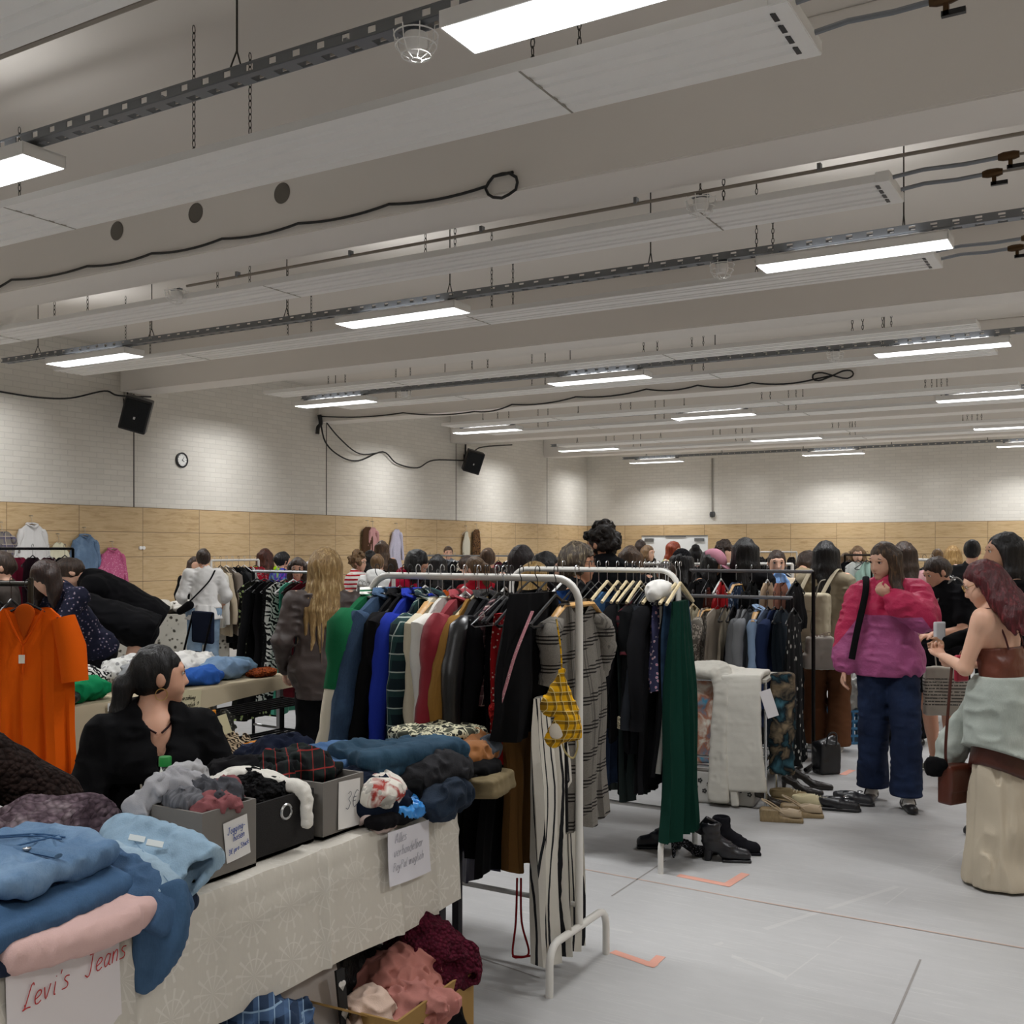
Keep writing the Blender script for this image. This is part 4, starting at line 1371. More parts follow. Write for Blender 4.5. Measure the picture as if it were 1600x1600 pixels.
        pr += [cap(ank[i] - V3((0, 0, .05 * S)) - fdir[i] * .02, ank[i] - V3((0, 0, .06 * S)) + fdir[i] * .12 * S, .03 * S, .024 * S, .02)]
    skm = M(SKIN.get(skin, skin), 'skin')
    sobj('body', pr, min(res, .012) if face else res, skm, root)
    if face:
        em, im = M('e8e2dc', 'paint', rough=.2), M('2a1a12', 'paint', rough=.15)
        for s in (-1, 1):
            c = hc + hf * .0765 * S + hu * .011 * S + hx * s * .032 * S
            b = MB(); b.lathe([(0, -.0115), (.0075, -.0088), (.0115, 0), (.0075, .0088), (0, .0115)], 12, c, Matrix((hx, hf, hu)).transposed())
            eo = b.build('eye', em, root)
            MB().lathe([(0, -.001), (.006, -.001), (.006, .0012), (0, .0016)], 12, c + hf * .0105 - hu * .001, (Matrix((hx, hu, hf)).transposed())).build('iris', im, eo)
            q = [c + hf * .009 * S + hx * s * d_ + hu * h_ for d_, h_ in ((-.017, .019), (-.004, .024), (.017, .02))]
            MB().tube(q, [.0022, .003, .0015], 5).build('eyebrow', M((hair or {}).get('brow', '3a2a20'), 'flat'), root)
            q = [c + hf * .0115 * S + hx * s * d_ + hu * h_ for d_, h_ in ((-.013, .003), (0, .0065), (.013, .003))]
            MB().tube(q, [.001, .0018, .0012], 5).build('eyelashes', M('1a1210', 'flat'), root)
        q = [hc + hf * (.0925 - abs(t) * .006) * S - hu * (.06 + .0 * t) * S + hx * t * .021 * S for t in (-1, -.5, 0, .5, 1)]
        MB().tube(q, [.001, .0045, .0055, .0045, .001], 6).build('lips', M('a8554c', 'skin'), root)
    # --- clothes
    if top:
        o = top.get('off', .018)
        q = torso(o, tk=top.get('tk', 1.0) * thick)
        cuts = [(pel + u * top.get('hem', -.02) * S, -u)]
        q[0] = cap(hips[0] + u * .01, hips[1] + u * .01, (.112 + o) * S, None, .04, f, .9)
        if top.get('hem', 0) < -.06:
            z = top['hem'] * S
            q.append(cap(pel + u * .0, pel + u * z, (.135 + o) * S, (.14 + o + top.get('flare', 0)) * S, .04, f, .85))
        if top.get('puff'):
            q.append(cap(pel + u * .06 * S, pel + u * .26 * S, (.14 + top['puff']) * S, (.135 + top['puff']) * S, .06, f, .82))
        sl = top.get('sleeve', 'long')
        sr = top.get('sr', .058)
        for i, s in enumerate((-1, 1)):
            if sl == 'none': continue
            e, w = elb[i], wri[i]
            if sl == 'long':
                a = (w - e).normalized()
                q += [cap(sho[i].lerp(e, .1) - u * .008, e, sr * S, (sr - .006) * S, .045), cap(e, w - a * .012, (sr - .006) * S, top.get('cr', .04) * S, .02)]
                if top.get('balloon'):
                    q.append(cap(e.lerp(w, .2), e.lerp(w, .7), (sr + top['balloon']) * S, (sr + top['balloon']) * S, .04))
                    q.append(cap(sho[i].lerp(e, .3), sho[i].lerp(e, .9), (sr + top['balloon'] * .8) * S, None, .04))
            elif sl == 'three':
                q += [cap(sho[i], e, (sr + .006) * S, sr * S, .03), cap(e, e.lerp(w, .45), sr * S, .055 * S, .02)]
            else:
                q.append(cap(sho[i], sho[i].lerp(e, .62), (sr + .004) * S, (sr + .006) * S, .03))
        nr = top.get('neck', .066)
        if sl == 'none' and top.get('cut'):
            cuts.append((pel + u * top['cut'] * S, u))
        else:
            q.append(ell(nb + u * .035 * S + f * top.get('nf', .015) * S, (nr * S, nr * S, top.get('nd', .05) * S), (x, f, u), k=.01, op='s'))
            if top.get('deep'):
                q.append(cap(nb + f * .06 * S, pel + u * (.515 - top['deep']) * S + f * .15 * S, .055 * S, .012 * S, .015, op='s'))
        if top.get('hood'):
            for a_ in np.linspace(-2.3, 2.3, 9):
                pass
            hp = [nb - u * .0 * S + x * .085 * S * math.sin(a_) - f * (.075 * math.cos(a_) + .012) * S + u * (.015 - .02 * abs(a_) / 2.2) * S for a_ in np.linspace(-2.2, 2.2, 10)]
            q += [cap(a_, b_, .036 * S, None, .02) for a_, b_ in zip(hp, hp[1:])]
            q.append(ell(nb - f * .09 * S - u * .06 * S, (.1 * S, .045 * S, .085 * S), (x, f, u), k=.03))
        am = top.get('wr', .006)
        to = sobj(top.get('name', 'top'), q, top.get('res', res), top['m'], root, cuts=cuts, noise=[(am, (11, 11, 9), 3, 'n'), (am, (16, 16, 24), 5, 'r')])
        if top.get('label'): to['label'] = top['label']
        if top.get('collar'):
            hp = [nb + x * .066 * S * math.sin(a_) - f * .062 * S * math.cos(a_) + u * (.022 - .014 * abs(a_) / 2.4) * S for a_ in np.linspace(-2.5, 2.5, 10)]
            MB().tube(hp, .02 * S, 6, flat=1.0).build('collar', top['collar'] if not isinstance(top['collar'], bool) else top['m'], to)
        if sl == 'long' and top.get('cuffm'):
            for i in (0, 1):
                a = (wri[i] - elb[i]).normalized()
                MB().tube([wri[i] - a * .075, wri[i] - a * .03, wri[i] + a * .008], [.045 * S, .041 * S, .038 * S], 12).build('cuff', top['cuffm'], to)
        if sl == 'none' and top.get('straps'):
            for s in (-1, 1):
                a_, c_ = pel + u * top['cut'] * S + x * s * .085 * S, sho[0].lerp(sho[1], .5 + s * .3) + u * .04 * S
                MB().tube([a_ + f * .1 * S - u * .01, a_ + f * .088 * S + u * .05 * S, c_ + f * .02 * S, c_ - f * .03 * S, a_ - f * .075 * S + u * .05 * S, a_ - f * .088 * S - u * .01], .005, 6).build('strap', top['straps'], to)
    if over: over(root, dict(pel=pel, u=u, x=x, f=f, S=S, sho=sho, elb=elb, wri=wri, nb=nb, hc=hc, hf=hf, hx=hx, hu=hu, kne=kne, ank=ank, hips=hips, torso=torso))
    if bottom:
        kd = bottom.get('kind', 'trousers')
        o = bottom.get('off', .016)
        rr = bottom.get('r', (.098, .08, .075))
        hz = bottom.get('hemz', .06)
        q = [cap(hips[0] + u * .02, hips[1] + u * .02, (.108 + o) * S, None, .04, f, .9), cap(pel + u * .05 * S, pel + u * .13 * S, (.122 + o) * S, (.112 + o) * S, .04, f, .78)]
        cuts = [(pel + u * bottom.get('waist', min(.13, (top or {}).get('hem', .1) + .045)) * S, u)]
        if kd == 'skirt':
            q += [cap(pel, V3((pel.x, pel.y * .5, max(hz, .02))), (.13 + o) * S, (bottom.get('flare', .22)) * S, .03, f, .85)]
        else:
            for i in (0, 1):
                q += [cap(hips[i] - u * .02, kne[i], rr[0] * S, rr[1] * S, .03), cap(kne[i], ank[i] - V3((0, 0, .06 * S)), rr[1] * S, rr[2] * S, .02)]
        cuts.append(((0, 0, hz), (0, 0, -1)))
        am = bottom.get('wr', .005)
        if seat is not None: cuts = cuts[1:]
        sobj('skirt' if kd == 'skirt' else ('shorts' if kd == 'shorts' else 'trousers'), q, bottom.get('res', res), bottom['m'], root, cuts=cuts,
             noise=[(am, (10, 10, 8), 9, 'n'), (am * 1.2, (26, 26, 5), 4, 'r')] if kd == 'skirt' or bottom.get('soft') else [(am, (12, 12, 9), 9, 'n'), (am, (14, 14, 26), 4, 'r')])
    if shoes:
        for i in (0, 1):
            a = ank[i] - V3((0, 0, .085 * S))
            fd = fdir[i]
            q = [cap(a - fd * .035 * S + V3((0, 0, .03)), a + fd * .13 * S + V3((0, 0, .024)), .037 * S, .034 * S, .02)]
            if shoes.get('high', True): q.append(cap(a + V3((0, 0, .03)), a + V3((0, 0, .085)) * S, .04 * S, .042 * S, .02))
            else: q.append(cap(a + fd * .03 * S + V3((0, 0, .09)) * S, a + fd * .075 * S + V3((0, 0, .075)) * S, .04 * S, .03 * S, .01, op='s'))
            so = sobj('shoe', q, min(res, .01), shoes['m'], root, cuts=[((0, 0, a.z + .006), (0, 0, -1))])
            if shoes.get('sole'):
                sobj('sole', [cap(a - fd * .037 * S + V3((0, 0, .012)), a + fd * .133 * S + V3((0, 0, .012)), .04 * S, .037 * S, .01)], min(res, .01), shoes['sole'], so, cuts=[((0, 0, a.z + .02), (0, 0, 1)), ((0, 0, a.z), (0, 0, -1))])
            if shoes.get('sock'):
                sobj('sock', [cap(a + V3((0, 0, .05)) + fd * .03 * S, a + V3((0, 0, .16)), .041 * S, .041 * S, .02), cap(a + fd * .02 + V3((0, 0, .045)), a + fd * .06 * S + V3((0, 0, .038)), .033 * S, .027 * S, .02)], .01, shoes['sock'], so)
            if shoes.get('strap'):
                MB().tube([a + fd * .045 * S + x * s * .042 * S + V3((0, 0, zz)) for s, zz in ((-1, .04), (-.8, .07), (0, .084), (.8, .07), (1, .04))], .008, 6, flat=.5).build('shoe_strap', shoes['m'], so)
    # --- hair
    if hair:
        hm = hair['m']
        st = hair.get('style', 'long')
        L = hair.get('L', .4)
        g = V3((0, 0, -1))
        q = [ell(hc + hu * .014 * S - hf * .014 * S, ((.083 + hair.get('vol', 0)) * S, (.1 + hair.get('vol', 0)) * S, (.104 + hair.get('vol', 0)) * S), ax, k=.02)]
        fs = hair.get('fringe', 0)
        q.append(ell(hc + hf * .09 * S - hu * (.036 + .03 * fs) * S, ((.17 if not fs else .064) * S, .064 * S, (.088 - .02 * fs) * S), ax, k=.01, op='s'))
        q.append(ell(hc + hf * .06 * S - hu * .1 * S, (.075 * S, .075 * S, .07 * S), ax, k=.01, op='s'))
        nz = [(.004, (70, 70, 9), 2, 'n'), (.004, (32, 32, 7), 6, 'r')]
        if st in ('long', 'bob'):
            fr = hair.get('front', 100); frl = hair.get('front_right', -fr)
            n = 13
            for i in range(n):
                ph = math.radians(frl + (fr - frl) * i / (n - 1))
                b = hc + hx * .074 * math.sin(ph) * S - hf * .082 * math.cos(ph) * S + hu * .02 * S
                out = (hx * math.sin(ph) * .55 - hf * math.cos(ph)).normalized()
                sidef = abs(math.sin(ph))
                push = (.045 if st == 'long' else .015) * (1 - .5 * sidef)
                if abs(math.degrees(ph)) > 75 and hair.get('over'):
                    out = (hx * math.sin(ph) * .6 + f * .7).normalized(); push = .07
                gl = (g * .85 - hu * .15 + hair.get('sweep', V3((0, 0, 0)))).normalized()
                l = L * (.92 + .16 * ((i * 37) % 10) / 10)
                p1 = b + gl * min(.14 * S, l * .5) + out * .012
                p2 = b + gl * min(.3 * S, l * .75) + out * push
                p2 = p2 + hx * math.sin(ph) * hair.get('spread', 0) * .7
                p3 = b + gl * l + out * push * 1.15 + hx * math.sin(ph) * hair.get('spread', 0)
                q += [cap(b, p1, .032 * S, .03 * S, .02), cap(p1, p2, .03 * S, .026 * S, .02), cap(p2, p3, .026 * S, .009 * S, .012)]
        elif st == 'bun':
            q.append(ell(hc - hf * .095 * S + hu * hair.get('bz', .05) * S, (.045 * S,) * 3, k=.02))
            q.append(cap(hc - hf * .05 * S - hu * .03 * S, hc - hf * .08 * S + hu * .02 * S, .05 * S, .05 * S, .03))
        elif st == 'pony':
            b = hc - hf * .1 * S + hu * hair.get('bz', .01) * S
            p1 = b - hf * .035 * S + g * .04 * S; p2 = p1 + g * L * .5 - hf * .01; p3 = p1 + g * L + hf * .012
            q += [cap(hc - hf * .05 * S - hu * .02 * S, b, .055 * S, .024 * S, .02), cap(b, p1, .022 * S, .034 * S, .015), cap(p1, p2, .036 * S, .034 * S, .02), cap(p2, p3, .034 * S, .008 * S, .02)]
            if hair.get('tie'):
                MB().lathe([(.02, -.01), (.03, -.006), (.03, .006), (.02, .01)], 12, b, V3((0, 0, 1)).rotation_difference(-hf).to_matrix()).build('hair_tie', hair['tie'], root)
        elif st == 'curly':
            rd = random.Random(3)
            for i in range(34):
                v = V3((rd.gauss(0, 1), rd.gauss(0, 1), rd.gauss(.5, .8))).normalized()
                p = hc + hx * v.x * .085 * S + hf * (v.y * .1 - .015) * S + hu * (v.z * .1 + .025) * S
                if (p - hc).dot(hf) > .05 and (p - hc).dot(hu) < .06: continue
                q.append(ell(p, (.032 * S,) * 3, k=.012))
            nz = [(.012, (45, 45, 45), 2, 'n'), (.01, (80, 80, 80), 6, 'r')]
        elif st == 'short':
            q.append(cap(hc - hf * .06 * S - hu * .02 * S, hc - hf * .055 * S - hu * (.03 + L) * S, .06 * S, .05 * S, .03))
            if hair.get('wild'): nz = [(.007, (30, 30, 18), 2, 'n'), (.006, (60, 60, 22), 6, 'r')]
        ho = sobj('hair', q, min(res, hair.get('res', .011)), hm, root, noise=nz)
        if hair.get('capm'):
            c = hc + hu * .02 * S
            sobj('cap', [ell(c - hf * .005, (.094 * S, .112 * S, .11 * S), ax, k=.01)], .012, hair['capm'], root, cuts=[(c + hu * .012 * S, -hu)])
            sobj('cap_visor', [ell(c + hf * .115 * S + hu * .012 * S, (.078 * S, .085 * S, .014 * S), ax)], .01, hair['capm'], root)
        if hair.get('clip'):
            MB().tube([hc - hf * .1 * S + hx * (t * .05) * S + hu * (.05 - .02 * t * t) * S for t in (-1, -.5, 0, .5, 1)], .012, 6).build('hair_clip', hair['clip'], root)
        if hair.get('glasses'):
            b = MB(); gm = hair['glasses']
            for s in (-1, 1):
                c = hc + hf * .1 * S + hu * .008 * S + hx * s * .034 * S
                b.tube([c + hx * .025 * math.cos(t) * S + hu * .021 * math.sin(t) * S for t in np.linspace(0, 2 * math.pi, 14)[:-1]], .0016, 5, loop=True)
                b.tube([c + hx * s * .026 * S, c + hx * s * .045 * S - hf * .08 * S], .0015, 5)
            b.tube([hc + hf * .104 * S + hu * .012 * S - hx * .01 * S, hc + hf * .104 * S + hu * .012 * S + hx * .01 * S], .0015, 5)
            b.build('glasses', gm, root)
        if hair.get('earring'):
            for s in (-1, 1):
                c = hc + hx * s * .085 * S - hf * .006 * S - hu * .05 * S
                b = MB()
                if hair.get('hoop'):
                    b.tube([c + hf * .022 * math.cos(t) + hu * (.022 * math.sin(t) - .016) for t in np.linspace(0, 2 * math.pi, 16)[:-1]], .0018, 5, loop=True)
                else:
                    for k in range(hair.get('drop', 3)): b.lathe([(0, -.008), (.007, -.003), (.007, .003), (0, .008)], 8, c - hu * k * .014)
                b.build('earring', hair['earring'], root)
    return root
# ------------------------------------------------------------------ racks and what hangs on them
R90 = math.pi / 2
ORD = ['first', 'second', 'third', 'fourth', 'fifth', 'sixth', 'seventh', 'eighth', 'ninth', 'tenth', 'eleventh', 'twelfth', 'thirteenth', 'fourteenth', 'fifteenth', 'sixteenth', 'seventeenth', 'eighteenth']
def fill(rk, gname, pos, items, rz, parts=True, jitter=0.08):
    """pos(t) gives the rail point; items: (t, description, category, kind, material, hanger, options)"""
    rd = random.Random(len(items) * 31 + int(rz * 100))
    for i, (t, desc, cat, kind, m, hk, kw) in enumerate(items):
        p = pos(t)
        kw = dict(kw)
        p = p + V3((0, kw.pop('dy', 0), 0))
        rr = rz + kw.pop('rz', rd.uniform(-jitter, jitter))
        if hk:
            hanger(hk, p + V3((0, 0, 0.013)), rr, '%s hanger holding the %s' % ({'wire': 'thin metal', 'wood': 'wooden', 'black': 'black plastic', 'white': 'white plastic', 'pale': 'pale wooden'}[hk], ' '.join(desc.split()[:5]) + ' on the ' + rk), 'hangers on the ' + rk)
        kw.setdefault('seed', i + len(gname))
        nm = 'sleeveless_shirt' if cat == 'top' else cat.replace(' ', '_')
        garment(kind, nm, cat, desc + ' on the ' + rk if len((desc + ' on the ' + rk).split()) <= 16 else desc, p + V3((0, 0, 0.013)), rr, m, group='clothes on the ' + rk, parts=parts, **kw)

BK = lambda i=0: M(['0a0a0c', '0e0d10', '08090b', '131214', '0c0c0f'][i % 5], 'plain')
# --- first white rack, at the end of the near table
ikea_rack(-1.79, 3.55, 'white tube clothes rack at the end of the near table')
rp = lambda x: V3((x, 3.55, 1.502))
CREAM = M('cfc8b6', 'plain')
items = [
 (-2.74, 'green college jacket with cream sleeves and striped collar', 'jacket', 'jacket', M('17603c', 'plain'), 'black', dict(sleeve='long', sl=.62, slr=.085, L=.66, sm=M('d9d2c0', 'leather', 'c6bda6', rough=.5), upper=M('17603c', 'plain'), m2=M('e8e6e0', 'hstripe', '17603c', sc=4), collar=True, th=.1, wm=1.12)),
 (-2.67, 'dark blue denim jacket with pointed collar', 'jacket', 'jacket', M('24364e', 'denim', '4a6788'), 'black', dict(sleeve='long', sl=.6, slr=.075, L=.68, collar=True, th=.09, wm=1.12, buttons=M('a88a50', 'metal'))),
 (-2.60, 'black padded jacket squeezed beside the denim jacket', 'jacket', 'jacket', BK(0), 'black', dict(sleeve='long', L=.7, collar=True, th=.06)),
 (-2.53, 'royal blue shirt', 'shirt', 'shirt', M('1f329a', 'plain', '3a52c8'), 'wire', dict(sleeve='long', L=.74, collar=True, th=.06, wm=1.05)),
 (-2.47, 'dark green and navy plaid flannel shirt', 'shirt', 'shirt', M('16242a', 'plaid', '2c4a48', sc=1.6, col3='b8c4bc'), 'wire', dict(sleeve='long', L=.74, collar=True)),
 (-2.41, 'cream cardigan on a thick wooden hanger', 'cardigan', 'shirt', M('cfc6ae', 'plain'), 'wood', dict(sleeve='long', L=.62, th=.06)),
 (-2.36, 'white blouse beside the cream cardigan', 'blouse', 'shirt', M('dedbd2', 'plain'), 'wire', dict(sleeve='long', L=.66, th=.05)),
 (-2.30, 'dark red velvet jacket', 'jacket', 'jacket', M('6d0d1a', 'velvet', '94182a'), 'white', dict(sleeve='long', sl=.6, slr=.08, L=.68, collar=True, th=.09, wm=1.08)),
 (-2.235, 'mustard brown coat behind the black leather jacket', 'coat', 'coat', M('8a6530', 'plain'), 'pale', dict(sleeve='long', L=.82)),
 (-2.19, 'black leather jacket with creased sleeves', 'jacket', 'jacket', M('121214', 'leather', '2a2a2c'), 'black', dict(sleeve='long', L=.62, collar=True, th=.08)),
 (-2.15, 'black cardigan with a red ribbon', 'cardigan', 'shirt', BK(1), 'wire', dict(sleeve='long', L=.66)),
 (-2.115, 'pink and black checked cropped top', 'top', 'shirt', M('2a2024', 'plaid', '8a6468', sc=3, col3='d8c0b8'), 'black', dict(L=.4, wm=.9)),
 (-2.085, 'plain black top between checked top and red scarf', 'top', 'tank', BK(2), 'black', dict(L=.7)),
 (-2.035, 'red scarf with small white flowers', 'scarf', 'scarf', M('9a1218', 'dots', 'e6c8b8', sc=1.3), 'wire', dict(L=.6, rz=-.1, wm=1.1, dy=-.14)),
 (-1.845, 'grey checked short sleeve dress at the end of the rail', 'dress', 'shirt', M('5c5854', 'glen', '858179', col3='1e1b1a'), 'wood', dict(sleeve='short', L=.88, wm=.95, slr=.062, th=.07, drop=.07, nu=.5, dy=.09)),
 (-2.0, 'long brown trousers below the black dress', 'trousers', 'trousers', M('76552f', 'plain'), 'black', dict(L=.72, wm=.7, th=.05, ztop=-.4, dy=-.07)),
 (-1.868, 'black and white striped wide trousers touching the floor', 'trousers', 'trousers', M('d6d2c8', 'stripe', '26262a', sc=2.7), 'black', dict(L=1.02, wm=.98, th=.1, amp=.022, folds=6, ztop=-.41, dy=-.04)),
 (-2.14, 'long black skirt hanging behind the brown trousers', 'skirt', 'skirt', BK(3), 'black', dict(L=.98, wm=.9)),
 (-2.10, 'long black dress hanging behind the near table', 'dress', 'dress', BK(4), 'black', dict(L=1.03)),
 (-2.25, 'taupe trousers hanging behind the near table', 'trousers', 'trousers', M('57524a', 'plain'), 'black', dict(L=.98)),
 (-2.2, 'dark purple satin dress with pointed hem', 'dress', 'slip', M('1d1a34', 'satin', '35305a'), 'black', dict(L=1.08, wm=.6)),
 (-2.57, 'black knitted top deep on the rail', 'top', 'shirt', BK(1), 'black', dict(sleeve='long', L=.7)),
]
fill('white rack by the near table', 'a', rp, items, R90, jitter=.06)
hanger('black', V3((-1.925, 3.47, 1.515)), R90 - .12, 'black plastic hanger holding the short black dress', 'hangers on the white rack by the near table')
garment('skirt', 'dress', 'dress', 'short flared black dress with narrow pink ribbon on the white rack by the near table', V3((-1.925, 3.44, 1.515)), R90 - .12, M('0e0e10', 'plain', '19191c'), L=.57, wm=1.02, th=.08, amp=.014, ztop=-.03, seed=6, group='clothes on the white rack by the near table')
# pink flowered strap of the short black dress: a ribbon of its own
o = MB().tube(smooth([wpy(832, 955, 3.83), wpy(806, 1020, 3.78), wpy(788, 1080, 3.76), wpy(776, 1118, 3.78)]), .009, 6, flat=.3).build('ribbon', M('c88a92', 'dots', 'f0e0dc', sc=3))
tag(o, 'narrow pink flowered ribbon hanging across the short black dress', 'ribbon')
o = sobj('ribbon_tassel', [ell(wpy(772, 1112, 3.78), (.02, .02, .03))], .006, M('a81418', 'knit', 'd8403a'), None, noise=FN(.006, 40, 3))
tag(o, 'red tassel at the foot of the red scarf', 'tassel')
# yellow checked bikini top with strap
YP = M('dca614', 'plaid', '30281c', sc=3.4, col3='e6cf88')
r = empty('bikini_top', wpy(878, 1100, 3.72), TH, 'yellow checked top with thin straps hung in front of the grey dress', 'top')
sobj('cup', [cap((.0, 0, .11), (-.035, -.012, -.005), .012, .042, .02, (0, 1, 0), .55), cap((.012, 0, .02), (.03, -.01, -.03), .03, .03, .02, (0, 1, 0), .5)], .006, YP, r, noise=FN(.004, 22, 3))
sobj('cup', [cap((.02, -.01, -.06), (-.03, -.012, -.12), .045, .03, .02, (0, 1, 0), .6), cap((.02, -.012, -.08), (.055, -.008, -.11), .035, .016, .02, (0, 1, 0), .6)], .006, YP, r, noise=FN(.004, 22, 5))
sobj('lining', [ell((-.02, -.028, -.09), (.028, .012, .03))], .006, M('d9cfc0', 'plain'), r)
MB().tube(smooth([(.0, 0, .11), (-.005, 0, .2), (-.02, 0, .3)]), .0035, 6).build('strap', YP, r)
MB().tube(smooth([(.0, 0, -.13), (.012, 0, -.17), (.04, 0, -.19), (.055, 0, -.15), (.05, 0, -.11)]), .0035, 6).build('strap', M('b0a070', 'plain'), r)
o = MB().tube([wpy(884, 1160, 3.78), wpy(885, 1230, 3.78), wpy(886, 1300, 3.78)], .012, 6, flat=.25).build('belt', BK(0))
tag(o, 'black cloth belt hanging over the striped trousers', 'belt')
r = MB().tube(smooth([wpy(808, 1372, 3.95), wpy(806, 1440, 3.95), wpy(801, 1490, 3.95), wpy(812, 1496, 3.95), wpy(830, 1493, 3.95)]), .004, 6).build('red_cord', M('8a1c22', 'plain'))
tag(r, 'thin dark red cords trailing below the brown trousers to the floor', 'cord')
MB().tube(smooth([wpy(814, 1372, 3.95), wpy(815, 1440, 3.95), wpy(826, 1490, 3.95), wpy(800, 1494, 3.95)]), .004, 6).build('cord_strand', M('8a1c22', 'plain'), r)

# --- second white rack
ikea_rack(-2.0, 5.09, 'white tube clothes rack with pale wooden hangers, behind the first rack')
rp2 = lambda x: V3((x, 5.09, 1.502))
items = [
 (-2.40, 'mid blue jeans jacket', 'jacket', 'shirt', M('2c5078', 'denim', '4f7ba6'), 'pale', dict(ztop=-.14, L=1.0, wm=.8)),
 (-2.34, 'dark indigo jeans with white stitching', 'jeans', 'trousers', M('1a2538', 'denim', '33496a'), 'pale', dict(ztop=-.14, L=1.0)),
 (-2.29, 'black blazer next to the indigo jeans', 'blazer', 'jacket', BK(0), 'pale', dict(ztop=-.14, sleeve='long', L=.75, collar=True)),
 (-2.25, 'black trousers with a white seam', 'trousers', 'trousers', BK(1), 'pale', dict(ztop=-.14, L=1.05)),
 (-2.21, 'dark red and black striped top', 'top', 'shirt', M('4a1a22', 'hstripe', '1a1416', sc=2), 'pale', dict(ztop=-.14, L=.5, sleeve='short')),
 (-2.18, 'black cardigan with cream cuffs', 'cardigan', 'shirt', BK(2), 'wire', dict(ztop=-.14, sleeve='long', L=.8, m2=M('b8ac8e', 'knit', 'd0c6a8'))),
 (-2.155, 'charcoal blouse on a silver hanger', 'blouse', 'shirt', M('22252a', 'plain'), 'wire', dict(ztop=-.14, sleeve='long', L=.8)),
 (-2.13, 'black dress on a silver hanger', 'dress', 'dress', BK(3), 'wire', dict(ztop=-.14, L=1.0)),
 (-2.105, 'black coat with narrow lapels', 'coat', 'coat', BK(4), 'pale', dict(ztop=-.14, sleeve='long', L=.98, collar=True)),
 (-2.07, 'pink and blue flowered blouse', 'blouse', 'shirt', M('3a3a58', 'floral', 'd88aa0', sc=1.6, col3='e6d6dc'), 'wire', dict(ztop=-.14, L=.5, wm=.8)),
 (-2.055, 'narrow white dress between dark clothes', 'dress', 'dress', M('d8d5cc', 'plain'), 'wire', dict(ztop=-.14, L=.9, wm=.75)),
 (-2.035, 'black strap dress near the end of the rail', 'dress', 'slip', BK(0), 'black', dict(ztop=-.14, L=.9)),
 (-2.01, 'dark washed jeans with a studded seam', 'jeans', 'trousers', M('1f3048', 'denim', '46688c'), 'pale', dict(ztop=-.14, L=1.22, wm=.9)),
 (-1.97, 'long dark green dress reaching the floor', 'dress', 'skirt', M('0a3026', 'plain', '0f3e32'), 'pale', dict(L=1.22, wm=.85, th=.1, amp=.02, folds=5, ztop=-.13, dy=-.05)),
 (-2.45, 'grey green long skirt low on the rail', 'skirt', 'skirt', M('343c3a', 'plain'), 'wire', dict(ztop=-.14, L=1.08, wm=1.0)),
 (-2.23, 'dark grey green wide trousers', 'trousers', 'trousers', M('2c3534', 'plain'), 'black', dict(ztop=-.14, L=1.06, wm=1.2)),
 (-2.5, 'black and white zebra striped skirt', 'skirt', 'skirt', M('121214', 'zebra', 'd0cec8', sc=1.6), 'black', dict(ztop=-.14, L=.9)),
 (-2.56, 'black shirt deep on the rail', 'shirt', 'shirt', BK(3), 'black', dict(ztop=-.14, sleeve='long', L=.75)),
 (-2.66, 'deep blue top deep on the rail', 'top', 'shirt', M('1a3f78', 'plain'), 'white', dict(ztop=-.14, sleeve='short', L=.6)),
 (-2.76, 'black and cream patterned blouse', 'blouse', 'shirt', M('2a2622', 'floral', 'c8beae', sc=1.5, col3='8a8074'), 'black', dict(ztop=-.14, sleeve='short', L=.6)),
 (-2.87, 'black dress at the far end of the rail', 'dress', 'dress', BK(2), 'black', dict(ztop=-.14, L=.95)),
]
fill('second white rack', 'bb', rp2, items, R90, jitter=.06)
o = crumple('hood', 'hood', 'white hood of a sweater hanging over the end of the second white rack', V3((-2.06, 5.0, 1.33)), (.06, .11, .06), M('d8d6d0', 'plain'), seed=4, amp=.012)

